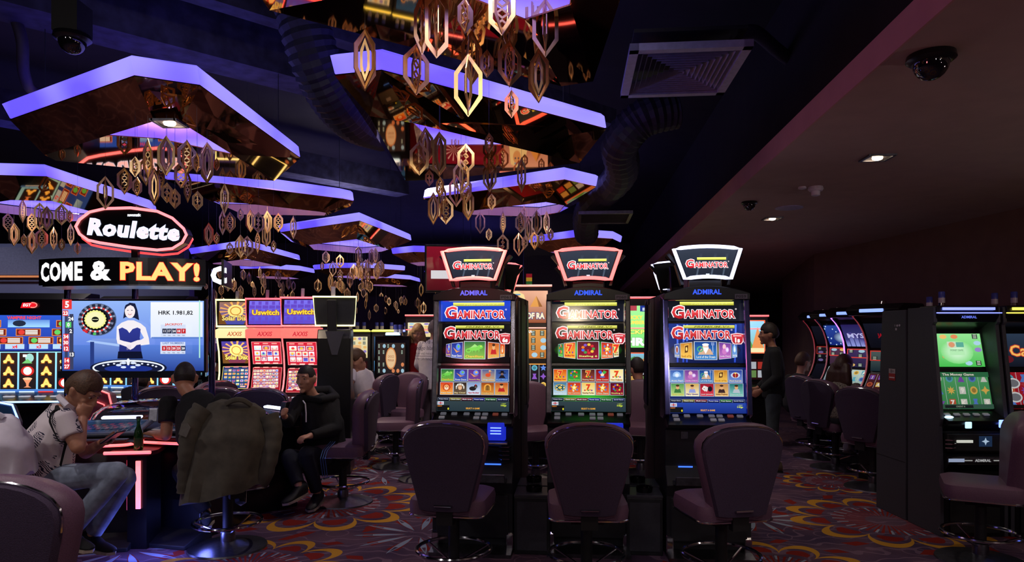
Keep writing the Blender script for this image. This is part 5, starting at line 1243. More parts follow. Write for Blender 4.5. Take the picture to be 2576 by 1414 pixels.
# figures on the right
a.text('HRK 1.981,82', tx(449), tz(788), 12 * q, (16, 18, 26), w=86 * q, bold=.02)
for j, (py, cs) in enumerate(((833, ['b', 'b', 'b', 'r', 'r']), (876, ['r', 'r', 'r', 'r', 'b']))):
    a.rect(tx(412), tz(py + 14), tx(474), tz(py - 16), (215, 226, 250))
    for i, k in enumerate(cs):
        a.rect(tx(416 + 12 * i), tz(py + 6), tx(427 + 12 * i), tz(py - 6), (200, 40, 46) if k == 'r' else (40, 44, 70))
        a.text([['11', '17', '24', '18', '7'], ['5', '12', '20', '23', '28']][j][i], tx(421.5 + 12 * i), tz(py), 6 * q, (250, 250, 255), bold=.03); a.text('70K', tx(421.5 + 12 * i), tz(py + 11), 3 * q, (40, 44, 60))
    if j == 0: a.text('JACKPOT', tx(445), tz(py - 16), 7 * q, (230, 90, 80), w=44 * q, bold=.03)
    else: a.text('LAST NUMBERS', tx(445), tz(py - 13), 5 * q, (90, 120, 190), w=52 * q, bold=.02)
a.rect(tx(509) , -h / 2 + .12, tx(512), h / 2, (180, 240, 220))
a.build('screen_picture', tv, ((x0 + x1) / 2, .008, (z0 + z1) / 2), s=1.0)
posts = [(X(152, D), 6.3), (X(527, D), 6.25), (X(340, 6.6), 6.6)]
for i, (x, y) in enumerate(posts): MB().lathe([(.028, .75), (.028, 2.14)], 14).build('post', M_bluechrome, tv, True, loc=(x, y - 6.2, 0))

# curved banner over the screen
bn = thing('light_banner', 'curved black banner with large glowing words inviting to play', 'sign', (-3.385, 5.75 + 1.55, 0))
RB = 1.55
def arc(a0, a1, n, r, z): return [(r * math.sin(R(a0 + (a1 - a0) * i / n)), -r * math.cos(R(a0 + (a1 - a0) * i / n)), z) for i in range(n + 1)]
a0, a1 = -27.5, 28
zt, zb = Z(649, 5.8), Z(716, 5.8)
m = MB(); n = 20
o1, o2, i1, i2 = arc(a0, a1, n, RB, zb), arc(a0, a1, n, RB, zt), arc(a0, a1, n, RB - .12, zb), arc(a0, a1, n, RB - .12, zt)
m.loft([[o1[k], o2[k], i2[k], i1[k]] for k in range(n + 1)]); m.build('band', M_black, bn)
m = MB().loft([[(p[0] * f, p[1] * f, z) for f, z in ((1.0, zb - .012), (1.0, zb), (.9, zb), (.9, zb - .03))] for p in arc(a0 + 2, a1 - 1, n, RB, 0)]); m.build('lower_rim', M_steel, bn)
def warp(s): return lambda x, y, z: ((RB - y) * math.sin(x / RB), -(RB - y) * math.cos(x / RB), z)
zc = (zt + zb) / 2
a = Art(.002, warp(1)); a.text('COME', -.475, zc, .165, (250, 250, 255), w=.47, bold=.04, space=1.1); a.text('&', -.075, zc, .165, (250, 250, 255), w=.18, bold=.04); a.build('white_lettering', bn, s=2.2)
a = Art(.002, warp(1)); a.otext('PLAY!', .40, zc, .16, (255, 205, 120), (220, 24, 20), .022, w=.62, bold=.04, space=1.1); a.build('warm_lettering', bn, s=1.3)
rd = MB().box((0, 0, zc), (.02, .45, zt - zb)).build('return_panel', M_black, bn, loc=(RB * math.sin(R(a1)) + .1, -RB * math.cos(R(a1)) + .2, 0), rot=(0, 0, R(14)))
a = Art(); a.text('COME', 0, 0, .15, (240, 245, 255), w=.42, bold=.06); a.build('return_lettering', rd, (-.0, 0, zc), (0, 0, R(90)), 2.4)
a = Art(); a.text('C', 0, 0, .16, (240, 245, 255), w=.13, bold=.06); a.build('return_lettering', bn, (RB * math.sin(R(a1)) + .1, -RB * math.cos(R(a1)) + .03, zc - .02), (0, 0, R(30)), 2.4)

# oval sign
D = 6.3
ov = thing('oval_sign', 'oval neon-edged sign with the wheel game name on a black face', 'sign', (0, D, 0))
pts = [(186, 570), (196, 552), (222, 532), (262, 523), (330, 521), (400, 530), (440, 548), (470, 576), (477, 592), (466, 612), (440, 628), (400, 632), (330, 625), (250, 613), (218, 606), (196, 590)]
cpx, cpy = 332, 576
op = lambda k: [(X(cpx + (x - cpx) * k, D), Z(cpy + (y - cpy) * k, D)) for x, y in pts]
MB().prism(op(.98), 'y', 0, .1).build('face', M_black, ov, bevel=.008)
MB().tube([(x, -.012, z) for x, z in op(.955)], .013, 8, True).build('neon_edge', neon('pink_red', (255, 110, 110), 2.6), ov, True)
MB().tube([(x - .035, .13, z - .02) for x, z in op(1.0)], .011, 8, True).build('rear_neon_edge', neon('red_dim', (255, 60, 60), 1.2), ov, True)
a = Art(.001); a.otext('Roulette', 0, 0, .15, (255, 205, 215), (215, 220, 255), .03, w=.84, bold=.03, shear=.1, space=1.12); a.build('lettering', ov, (X(337, D), -.004, Z(578, D)), (0, .07, 0), 1.5)
a = Art(.001); a.text('novomatic', 0, 0, .028, (240, 244, 255), w=.12, bold=.03); a.build('small_lettering', ov, (X(338, D), -.004, Z(541, D)), s=2.2)
MB().box((X(332, D), .06, (Z(628, D) + zt) / 2), (.06, .04, Z(622, D) - zt)).build('stem', M_black, ov)

# the machine table: wheel under a dome, terminals around
DC = Vector((-3.28, 6.25, 0))
rt = thing('roulette_table', 'round black roulette table with a wheel under a clear dome', 'table', DC)
MB().lathe([(.45, 0), (.45, .05), (.36, .1), (.36, .66), (.62, .72), (.66, .74), (.64, .76), (.5, .775)], 36).build('drum', M_black, rt, True)
MB().lathe([(.5, .775), (.46, .79), (.34, .74), (.3, .745), (.12, .78), (.04, .82), (.02, .86), (0.005, .87)], 36).build('wheel', mat('wheel_wood', (120, 70, 40), .25, .2), rt, True)
MB().lathe([(.5, .78), (.47, .85), (.4, .9), (.28, .94), (.14, .955), (.01, .96)], 36).build('dome', mat('dome_glass', (235, 240, 255), .03, 0, trans=1.0, var=.01), rt, True)
for g0, g1 in ((-125, -100), (-70, -50), (-160, -140), (40, 75), (95, 130), (-30, -10)):
    MB().tube([(.57 * math.cos(R(g0 + (g1 - g0) * i / 6)), .57 * math.sin(R(g0 + (g1 - g0) * i / 6)), .80) for i in range(7)], .012, 6).build('light_tube', neon('ice_white', (190, 205, 255), 3.2), rt, True)
neon_t = neon('hot_red', (255, 84, 84), 2.6)
def terminal(px, d, rzd, label):
    t = thing('betting_terminal', label, 'terminal', at(px, d), R(rzd))
    MB().prism([(.02, .0), (.02, .3), (.1, .72), (.6, .74), (.62, 0)], 'x', -.26, .26).build('pedestal', M_black, t, bevel=.01)
    MB().prism([(-.02, .72), (-.05, .76), (.06, .765), (.62, .83), (.62, .72)], 'x', -.31, .31).build('console', M_black, t, bevel=.012)
    deck = MB().box((0, .22, 0), (.52, .4, .03)).build('screen_frame', mat('grey_blue_plastic', (70, 76, 96), .35), t, loc=(0, .08, .79), rot=(R(8), 0, 0), bevel=.012)
    a = Art(); a.rect(-.22, -.15, .22, .15, (22, 40, 60), (40, 66, 96))
    for i in range(12):
        for j in range(3): a.rect(-.19 + .031 * i, -.1 + .05 * j, -.163 + .031 * i, -.056 + .05 * j, [(120, 30, 30), (18, 20, 24)][(i + j) % 2])
    a.rect(-.2, .08, .2, .13, (60, 80, 110)); a.build('touch_screen', deck, (0, .22, .016), (R(-90), 0, 0), .5)
    MB().box((.0, .47, .02), (.3, .05, .02)).build('light_tube', neon('ice_white', (190, 205, 255), 3.2), deck, bevel=.008)
    MB().prism([(.38, .0), (.45, .0), (.45, .1), (.42, .1)], 'x', .22, .29).build('card_reader', M_steel, deck, bevel=.006)
    e = [(-.3, .1, .752), (-.3, .02, .748), (-.26, -.05, .742), (-.16, -.075, .74), (.16, -.075, .74), (.26, -.05, .742), (.3, .02, .748), (.3, .1, .752)]
    MB().tube(wavy(e, 28), .011, 8).build('neon_edge', neon_t, t, True)
    MB().box((0, -.045, .775), (.5, .07, .018)).build('armrest', mat('red_lit_vinyl', (60, 20, 26), .4), t, bevel=.008)
    MB().prism([(-.2, 0), (-.2, .03), (-.1, .06), (.1, .1), (.1, 0)], 'x', -.3, .3).build('foot_rest', M_matte, t, bevel=.006)
    MB().box((-.24, .0, .2), (.05, .01, .2)).build('kick_strip', M_steel, t)
    return t
terminal(235, 5.0, 10, 'black betting terminal in front of the man in the printed polo, red neon edge')
terminal(425, 5.15, -14, 'black betting terminal the black T-shirt man leans on, red neon edge')
terminal(545, 5.85, -40, 'betting terminal beside the sitter in the black hooded jacket')
# wedge between the two near terminals with its upright light bar
wd = thing('corner_unit', 'black wedge unit between two betting terminals with an upright red light bar', 'console', at(322, 4.86))
MB().prism([(-.1, .35), (.1, .35), (.16, .1), (.14, .02), (-.14, .02), (-.16, .1)], 'z', .68, .71).build('shelf', mat('red_lit_vinyl', (60, 20, 26), .4), wd)
MB().box((.03, .16, .34), (.14, .2, .68)).build('column', M_black, wd)
MB().tube([(-.17, .0, .70), (.16, .0, .708)], .012, 8).build('neon_edge', neon_t, wd, True)
MB().box((.045, .05, .465), (.034, .012, .345)).build('light_bar', mat('neon_soft_red', (255, 255, 255), .4, 0, (255, 112, 112), 2.2), wd, bevel=.003)
MB().box((-.04, .07, .46), (.012, .012, .36)).build('side_bar', neon('deep_red2', (190, 10, 30), .8), wd)
bt = thing('bottle', 'green glass bottle standing between the betting terminals', 'bottle', (X(313, 4.75), 4.93, .712))
MB().lathe([(.028, 0), (.031, .01), (.031, .11), (.028, .135), (.013, .175), (.0125, .215), (.015, .218), (.015, .235), (.012, .236)], 20).build('glass', mat('green_glass', (40, 120, 60), .05, 0, trans=.85, var=.05), bt, True)
MB().lathe([(.0315, .03), (.0315, .09)], 20).build('label', mat('bottle_label', (30, 70, 40), .5), bt, True)
MB().lathe([(.016, .225), (.016, .242), (.01, .244)], 14).build('cap', M_steel, bt, True)

# slot machine with two large screens left of the roulette screen
eg = thing('video_slot_machine', 'wide slot machine with bright pay table and big reel symbols left of the large screen', 'slot machine', at(62, 7.6), R(6))
MB().prism([(0, 0), (0, .7), (-.2, .76), (-.2, .82), (.06, .9), (.1, 1.94), (.3, 2.02), (.5, 2.02), (.5, 0)], 'x', -.56, .56).build('body', M_black, eg, bevel=.008)
a = Art(); a.poly([(-.09, -.03), (.03, -.03), (.09, .01), (.05, .035), (-.07, .03)], (200, 20, 30)); a.text('EGT', -.02, .004, .034, (255, 235, 235), bold=.03, shear=.2); a.ring(.04, .004, .05, .034, .012, (255, 120, 110), 20, -120, 110); a.build('red_emblem', eg, (.0, .08, 1.87), s=1.6)
a = Art(); w, h = 1.06, .4
a.rect(-w / 2, 0, w / 2, h, (30, 50, 140), (40, 80, 190)); a.text('VAMPIRE NIGHT', -.05, h * .93, .036, (230, 60, 50), w=.36, bold=.03); a.rect(-.22, h * .66, .22, h * .87, (150, 200, 240), (90, 130, 200)); a.ell(-.1, h * .77, .07, .035, (30, 40, 60), 12)
for i, (cx, cz) in enumerate(((-.42, .76), (.42, .76), (-.36, .52), (.0, .52), (.38, .52), (-.44, .29), (-.18, .29), (.14, .29), (.44, .29))):
    cz *= h; a.rect(cx - .13, cz - .04, cx + .13, cz + .04, (220, 130, 50)); a.rect(cx - .122, cz - .033, cx + .122, cz + .033, (110, 30, 24))
    for k in range(3): a.rect(cx - .03, cz - .024 + .018 * k, cx + .1, cz - .012 + .018 * k, (240, 236, 220))
    a.ell(cx - .07, cz, .034, .028, [(210, 60, 50), (90, 190, 90), (230, 190, 90)][i % 3], 12)
for i in range(4): a.rect(-.48 + .25 * i, .02, -.28 + .25 * i, .075, (170, 200, 240)); a.text('x%d' % (5 - i), -.38 + .25 * i, .047, .04, (220, 50, 50), bold=.04)
a.build('pay_table', eg, (0, .07, 1.36), (-.03, 0, 0), 1.35)
a = Art(); h = .42
a.rect(-w / 2, -.07, w / 2, h, (120, 190, 240), (150, 220, 250))
for i in range(5):
    xx = -.5 + .2 * i; a.rect(xx + .012, .0, xx + .19, h - .01, (26, 22, 24), (50, 30, 26))
    for j in range(3):
        cx, cz = xx + .1, .07 + .135 * j; k = (i * 2 + j + (i // 2)) % 4 if i not in (1, 3) else 0
        if k == 0: a.otext('A', cx, cz, .095, (250, 214, 110), (150, 80, 20), .06, bold=.05); a.ell(cx - .04, cz - .03, .018, .018, (250, 220, 120), 8); a.ell(cx + .04, cz - .03, .018, .018, (250, 220, 120), 8)
        elif k == 1: a.poly([(cx - .05, cz + .05), (cx + .05, cz + .05), (cx + .015, cz - .005), (cx + .012, cz - .035), (cx + .04, cz - .05), (cx - .04, cz - .05), (cx - .012, cz - .035), (cx - .015, cz - .005)], (220, 140, 100)); a.ell(cx, cz + .048, .05, .014, (250, 190, 150), 12)
        elif k == 2: a.ell(cx, cz, .07, .056, (200, 40, 36), 16); a.ell(cx, cz, .045, .045, (250, 235, 235), 14)
        else: a.ell(cx + .02, cz + .01, .045, .05, (150, 200, 190), 12); a.poly([(cx - .06, cz - .05), (cx + .05, cz - .05), (cx, cz)], (110, 190, 110)); a.rect(cx - .05, cz + .02, cx - .01, cz + .05, (230, 235, 240))
a.rect(-w / 2, -.07, w / 2, -.0, (40, 60, 120), (70, 120, 200))
for i in range(5): a.rect(-.48 + .2 * i, -.05, -.32 + .2 * i, -.02, [(200, 220, 245), (200, 220, 245), (200, 220, 245), (210, 60, 60), (200, 220, 245)][i])
a.build('reel_screen', eg, (0, .06, .93), (-.02, 0, 0), 1.35)
MB().prism([(-.26, .8), (-.28, .83), (.05, .9), (.06, .82)], 'x', -.54, .54).build('button_deck', M_black, eg, bevel=.006)
for k in range(6): MB().box((-.4 + .16 * k, -.14, .866), (.1, .05, .012)).build('button', mat('button_lit', (190, 190, 200), .3, 0, (220, 225, 240), .5), eg, bevel=.003)
MB().tube([(-.54, -.29, .82), (.54, -.29, .82)], .01, 6).build('neon_edge', neon('blue_white', (130, 165, 255), 2.8), eg, True)
eg2 = dup(eg, (X(330, 8.2), 8.2, 0), R(-4), 'second wide slot machine mostly hidden behind the large screen, deck showing below it')
# chairs with neon outline
def neon_chair(px, d, rzd, ncol, label):
    t = thing('neon_chair', label, 'chair', at(px, d), R(rzd))
    o = [(-.24, .55), (-.25, .8), (-.2, .95), (0, 1.0), (.2, .95), (.25, .8), (.24, .55)]
    MB().prism(o, 'y', -.28, -.2).build('backrest', mat('teal_vinyl', (20, 60, 80), .5) if 'blue' in label else M_pad, t, bevel=.02)
    MB().tube([(x, -.29, z) for x, z in o], .009, 6).build('neon_edge', ncol, t, True)
    MB().tube([(x * .72, -.295, .55 + (z - .55) * .72) for x, z in o], .007, 6).build('inner_neon', ncol, t, True)
    MB().box((0, 0, .5), (.46, .44, .1)).build('seat', M_pad, t, bevel=.03)
    MB().lathe([(.04, 0), (.04, .46)], 12).build('post', M_matte, t, True); MB().lathe([(.26, 0), (.25, .02), (.05, .04)], 24).build('base', M_steel, t, True)
    return t
neon_chair(2, 6.0, 15, neon('blue_white', (130, 165, 255), 2.8), 'chair with blue-white neon outlines at the picture edge')
neon_chair(300, 7.2, -20, neon('red', (255, 74, 78), 2.4), 'purple chair back with a red neon outline behind the polo-shirt man')

# ------------------------------------------------------------------ far machines
def plain_machine(label, loc, rz, w, ztop, screens, ncol=None, bar=True):
    t = thing('slot_cabinet', label, 'slot machine', loc, rz)
    MB().prism([(0, 0), (0, .66), (-.16, .72), (-.16, .8), (.06, .88), (.12, ztop - .06), (.12, ztop), (.5, ztop), (.5, 0)], 'x', -w / 2, w / 2).build('body', M_black, t, bevel=.008)
    for z0, z1, fn, s in screens: a = Art(); fn(a, w - .1, z1 - z0); a.build('screen', t, (0, .05 + .02 * (z0 > 1.2), z0), (-.03, 0, 0), s)
    if ncol and bar: MB().tube([(-w / 2, .08, ztop - .0), (w / 2, .08, ztop - .0)], .012, 6).build('top_neon', ncol, t, True)
    if ncol and bar: MB().tube([(-w / 2 + .02, .05, 1.62), (w / 2 - .02, .05, 1.62)], .008, 6).build('mid_neon', ncol, t, True)
    MB().prism([(-.2, .76), (-.2, .79), (.05, .86), (.05, .8)], 'x', -w / 2, w / 2).build('button_deck', M_matte, t, bevel=.005)
    return t
def pharaoh(a, w, h):
    a.rect(-w / 2, 0, w / 2, h, (150, 80, 50), (230, 170, 140)); a.poly([(w * .1, h * .5), (w * .24, h * .84), (w * .38, h * .5)], (220, 150, 70)); a.poly([(w * .24, h * .84), (w * .38, h * .5), (w * .3, h * .5)], (150, 90, 40))
    a.poly([(-w * .38, h * .3), (-w * .34, h * .9), (-w * .2, h), (-w * .04, h * .88), (.0 + w * .04, h * .45), (-w * .1, h * .4)], (240, 215, 150)); a.ell(-w * .2, h * .68, w * .09, h * .2, (220, 160, 100), 14); a.rect(-w * .26, h * .86, -w * .12, h * .9, (90, 150, 190))
    for k in (-1, 1): a.ell(-w * .2 + k * w * .035, h * .72, w * .022, h * .03, (40, 60, 90), 8)
    a.otext('BOOK OF RA', 0, h * .22, h * .2, (250, 235, 200), (60, 60, 130), .07, w=w * .86, bold=.05)
def rapay(a, w, h):
    payline_grid(a, -w / 2, 0, w / 2, h, (200, 120, 50), (230, 160, 80), 12, 4, 5); a.text('BOOK OF RA', -w * .1, h * .93, h * .1, (250, 250, 255), w=w * .5, bold=.03)
def rareel(a, w, h):
    reel(a, -w / 2, 0, w / 2, h, (16, 14, 20), (30, 24, 30), 31); a.frame(-w / 2, 0, w / 2, h, .012, (220, 150, 70)); a.rect(-w / 2, 0, w / 2, h * .12, (90, 140, 190))
plain_machine('tall slot machine with a pharaoh and pyramid top screen behind the crown machines', at(1322, 8.0), R(-3), .62, 2.12, [(1.68, 2.06, pharaoh, 1.1), (1.26, 1.6, rapay, 1.0), (.9, 1.2, rareel, 1.2)], neon('salmon', (255, 150, 130), 1.6))
fl = thing('table_flag', 'small red yellow and green striped card on top of the pyramid screen machine', 'sign', (X(1331, 8.1), 8.1, 2.13))
for i, c in enumerate(((40, 120, 50), (230, 190, 50), (190, 30, 40))): MB().box((0, 0, .02 + .045 * i), (.07, .012, .044)).build('stripe', mat('card_%d' % i, c, .5, 0, c, .25), fl)
def jack(a, w, h):
    a.rect(-w / 2, 0, w / 2, h, (120, 220, 110), (160, 240, 150)); a.text('LUCKY', -w * .1, h * .72, h * .1, (250, 220, 90), bold=.04); a.text('NUMBER', -w * .08, h * .6, h * .09, (250, 220, 90), bold=.04); a.otext('JACKPOT', 0, h * .36, h * .13, (240, 240, 120), (110, 170, 60), .05, w=w * .86, bold=.04); a.otext('HRK', .02, h * .14, h * .19, (255, 255, 255), (130, 190, 120), .04, w=w * .7, bold=.05)
    a.rect(.02, h * .86, w / 2, h, (30, 50, 140)); a.rect(-w / 2, h * .88, -.02, h, (170, 60, 70))
    for i in range(3): a.rect(.05 + .06 * i, h * .88, .1 + .06 * i, h * .95, (210, 220, 240)); a.text('%d' % (26 + i), .075 + .06 * i, h * .915, h * .05, (30, 40, 90))
def isle(a, w, h):
    a.rect(-w / 2, 0, w / 2, h, (120, 180, 150), (150, 210, 250)); a.poly([(-w * .4, 0), (-w * .1, h * .6), (w * .2, 0)], (90, 150, 70)); a.poly([(w * .0, 0), (w * .25, h * .8), (w * .5, 0)], (220, 140, 80)); a.rect(-w / 2, 0, w / 2, h * .16, (230, 220, 170)); a.frame(-w / 2, 0, w / 2, h, .015, (250, 110, 70))
def fourtiles(a, w, h):
    a.rect(-w / 2, 0, w / 2, h, (40, 10, 14))
    for i in range(4):
        for j in range(2): a.rect(-w * .45 + w * .23 * i, h * .1 + h * .42 * j, -w * .27 + w * .23 * i, h * .45 + h * .42 * j, [(200, 60, 50), (220, 170, 90), (120, 160, 90), (210, 215, 225)][(i + j) % 4])
plain_machine('slot machine with a green jackpot top screen seen between two crown machines', at(1608, 8.4), R(-4), .62, 2.0, [(1.38, 1.9, jack, 1.2), (1.2, 1.32, isle, .9), (.92, 1.16, fourtiles, .8)], neon('red', (255, 74, 78), 2.4))
plain_machine('slot machine with an island picture and red neon frame behind the standing man', at(1890, 9.4), R(-8), .5, 1.8, [(1.28, 1.74, isle, 1.2), (.92, 1.2, fourtiles, .6)], neon('red', (255, 74, 78), 2.4))
def cards_yel(a, w, h): payline_grid(a, -w / 2, 0, w / 2, h, (230, 210, 150), (245, 235, 190), 41, 5, 4); a.rect(-w * .2, h * .4, w * .2, h * .6, (240, 190, 130))
def curl(a, w, h): a.rect(-w / 2, 0, w / 2, h, (20, 40, 60), (50, 90, 130)); a.ring(-w * .2, h * .5, w * .14, h * .2, w * .05, (240, 170, 70), 20, 40, 300); a.text('Cash', w * .12, h * .5, h * .2, (220, 200, 170), bold=.03)
def bluepay(a, w, h): payline_grid(a, -w / 2, 0, w / 2, h, (40, 110, 180), (90, 160, 210), 43, 3, 4)
def tavern(a, w, h):
    payline_grid(a, -w / 2, 0, w / 2, h, (36, 30, 34), (60, 44, 40), 47, 5, 6); a.ell(0, h * .5, w * .19, h * .36, (230, 150, 90), 22); a.ell(0, h * .5, w * .16, h * .31, (250, 210, 160), 22); a.text('CHOCO', 0, h * .56, h * .08, (170, 80, 40), w=w * .22); a.text('MANIA', 0, h * .44, h * .08, (170, 80, 40), w=w * .22)
NYH = neon('yellow_header', YEL, 1.8)
for px, d, lb, s1, s2, nc in ((898, 12.2, 'far charcoal cabinet with yellow header above the white T-shirt sitter', cards_yel, fourtiles, NYH), (966, 12.4, 'far charcoal cabinet with yellow header and blue lower screen', curl, bluepay, NYH), (1034, 12.8, 'far charcoal cabinet with blue header behind the orange glass machine', bluepay, curl, neon('blue_header', BLUE, 1.8))):
    plain_machine(lb, at(px, d), R(8), .46, 1.6, [(1.12, 1.5, s1, .9), (.8, 1.06, s2, .8)], nc)
plain_machine('dark low slot machine with an amber oval on its screen', at(982, 9.7), R(-3), .5, 1.52, [(.98, 1.42, tavern, .8)], None)
mq = thing('marquee_light', 'white-blue marquee lamp on the low amber-screened machine', 'lamp', (X(985, 9.7), 9.78, 1.52)); MB().box((0, 0, .025), (.2, .05, .05)).build('glow_panel', neon('cool_white', (190, 220, 255), 2), mq, bevel=.015); MB().box((0, 0, .004), (.26, .07, .01)).build('foot', M_black, mq)
plain_machine('far slot machine with bright strip screen behind the blond woman', at(1062, 11.4), R(0), .6, 1.86, [(1.5, 1.74, cards_yel, 1.0), (.92, 1.3, fourtiles, .6)], neon('red', (255, 74, 78), 2.4))
i = 0
for px, d, z in ((882, 12.5, 1.6), (899, 12.5, 1.6), (916, 12.5, 1.6), (948, 12.7, 1.6), (961, 12.7, 1.6), (985, 12.7, 1.6), (1020, 13.1, 1.6), (1034, 13.1, 1.6), (1046, 13.1, 1.6), (996, 9.85, 1.52), (1008, 9.85, 1.52)):
    i += 1; tower((X(px, d), d, z), 'far signal tower, %s from the left of 11 on distant cabinets' % ORD[i - 1], 'far signal towers', 1.35)
for px, d, lb in ((552, 9.6, 'purple-screened machine beside the roulette screen post'), (520, 9.9, 'slot machine with a pale lower screen beside the roulette screen post')):
    plain_machine(lb, at(px, d), R(10), .5, 1.66, [(1.3, 1.6, title_screen((40, 30, 80), (70, 40, 110), 'FREE GAMES', (200, 190, 230), (60, 40, 90)), .7), (.95, 1.25, reel_screen(51, (90, 130, 150), (170, 190, 200)), .7)], None)
# red jackpot sign behind the first crown machine
sg = thing('jackpot_sign', 'dark red lit board behind the blue-screened crown machine', 'sign', (X(1168, 6.6), 6.6, 0), R(6))
MB().box((0, .03, 2.18), (.76, .05, .46)).build('board', M_black, sg, bevel=.01)
a = Art(); a.rect(-.36, -.21, .36, .21, (90, 10, 24), (150, 20, 44))
for i in range(12): a.poly([(-.1, .08), (-.1 + .1 * math.cos(R(30 * i)), .08 + .1 * math.sin(R(30 * i))), (-.1 + .1 * math.cos(R(30 * i + 8)), .08 + .1 * math.sin(R(30 * i + 8)))], (255, 190, 190))
a.rect(-.32, -.1, .1, -.02, (250, 245, 250)); a.text('MACHINES', .12, -.16, .035, (250, 240, 245), w=.3, bold=.03)
a.build('board_picture', sg, (0, .003, 2.18), s=.7)
MB().box((0, .04, .98), (.09, .06, 1.96)).build('post', M_matte, sg)
# ------------------------------------------------------------------ people
def remesh(mb, name, m, parent, voxel, smooth=4, label=None):
    me = mb.mesh(name, m)
    o = bpy.data.objects.new(name, me); COL.objects.link(o)
    md = o.modifiers.new('r', 'REMESH'); md.mode = 'VOXEL'; md.voxel_size = voxel; md.use_smooth_shade = True
    if smooth:
        s = o.modifiers.new('s', 'SMOOTH'); s.factor = .5; s.iterations = smooth
    dg = bpy.context.evaluated_depsgraph_get()
    nm = bpy.data.meshes.new_from_object(o.evaluated_get(dg)); nm.name = name
    o.modifiers.clear(); o.data = nm; bpy.data.meshes.remove(me)
    if parent is not None: o.parent = parent
    if label: o['label'] = label
    return o
def limb(mb, a, b, ra, rb, rm=None, seg=12):
    a, b = Vector(a), Vector(b); d = (b - a)
    rm = (ra + rb) / 2 if rm is None else rm
    n = d.normalized()
    pts = [a - n * ra * .75, a - n * ra * .4, a, a + d * .33, a + d * .66, b, b + n * rb * .4, b + n * rb * .75]
    mb.tube(pts, [ra * .45, ra * .85, ra, rm * 1.02, (rm + rb) / 2, rb, rb * .85, rb * .45], seg)
def frame_of(fwd, up):
    f = Vector(fwd).normalized(); u = Vector(up); u = (u - f * u.dot(f)).normalized(); r = f.cross(u)
    return Matrix((r, f, u)).transposed()            # columns: right, forward, up
def head_shape(mb, c, M, k=1.0, grow=0.0, mask=None):
    seg, rings = 28, 20; rs = []
    for i in range(rings + 1):
        t = math.pi * min(max(i, .03), rings - .03) / rings; ring = []
        for j in range(seg):
            g = 2 * math.pi * j / seg
            x, y, z = math.sin(t) * math.cos(g), math.sin(t) * math.sin(g), -math.cos(t)
            rx, ry, rz = .074, .094, .118
            px, py, pz = x * rx, y * ry, z * rz
            if z < 0:
                px *= 1 - .26 * (-z) ** 1.3
                py = py * (1 - .12 * -z) + .018 * -z if y > 0 else py * (1 - .45 * -z)
            if mask is not None:
                q = mask(x, y, z); s = 1 + q / .1 if q > 0 else .86
                px, py, pz = px * s, py * s, pz * s
            else: px, py, pz = px * (1 + grow), py * (1 + grow), pz * (1 + grow)
            ring.append(Vector(c) + M @ (Vector((px, py, pz)) * k))
        rs.append(ring)
    mb.loft(rs)
def face(mb, c, M, k):
    L = lambda x, y, z: Vector(c) + M @ (Vector((x, y, z)) * k)
    def bl(p, s): mb.ball(L(*p), tuple(v * k for v in s), 10, 8, M)
    mb.tube([L(0, .088, .022), L(0, .103, -.005), L(0, .112, -.024), L(0, .098, -.032)], [.009 * k, .011 * k, .015 * k, .01 * k], 8)   # nose
    for s in (-1, 1):
        bl((s * .01, .098, -.028), (.009, .01, .008))
        bl((s * .03, .084, .03), (.024, .012, .009))                                      # brow
        bl((s * .042, .066, -.022), (.02, .02, .018))                                     # cheek
        bl((s * .077, -.006, -.006), (.01, .02, .032)); bl((s * .08, -.01, .008), (.011, .02, .018))     # ear
    bl((0, .086, -.056), (.023, .014, .007)); bl((0, .084, -.068), (.02, .013, .008))     # lips
    bl((0, .074, -.098), (.026, .022, .018))                                              # chin
def hand(mb, w, d, n, side, curl=.5, k=1.0, grip=None):
    """w wrist, d towards the fingers, n out of the back of the hand, side +1 thumb along d x n"""
    w = Vector(w); d = Vector(d).normalized(); n = Vector(n); n = (n - d * n.dot(d)).normalized(); s = d.cross(n) * side
    mb.loft([[w + d * t * k + s * (wd * k * math.cos(g)) + n * (th * k * math.sin(g)) for g in [2 * math.pi * i / 12 for i in range(12)]] for t, wd, th in ((-.02, .026, .02), (.0, .027, .02), (.03, .036, .018), (.06, .041, .016), (.085, .04, .013), (.092, .03, .008))])
    for i, (o, ln) in enumerate(((.029, .072), (.01, .08), (-.01, .075), (-.029, .06))):
        p = w + (d * .08 + s * o) * k; ang = 0.0; pts = [p - d * .03 * k, p]
        for j, fr in enumerate((.45, .3, .25)):
            ang += curl * (1.0 + .12 * i) * (.9 if j == 0 else 1.15)
            p = p + (d * math.cos(ang) - n * math.sin(ang)) * ln * fr * k; pts.append(p)
        mb.tube(pts, [.0095 * k, .0095 * k, .0085 * k, .0078 * k, .006 * k], 8)
    p = w + (d * .02 + s * .028) * k
    mb.tube([p - s * .015 * k, p, p + (d * .03 + s * .022 - n * .008) * k, p + (d * .055 + s * (.03 - .02 * curl) - n * (.012 + .02 * curl)) * k, p + (d * .076 + s * (.03 - .04 * curl) - n * (.016 + .034 * curl)) * k], [.014 * k, .014 * k, .011 * k, .0095 * k, .007 * k], 8)
SHOE_M = {}
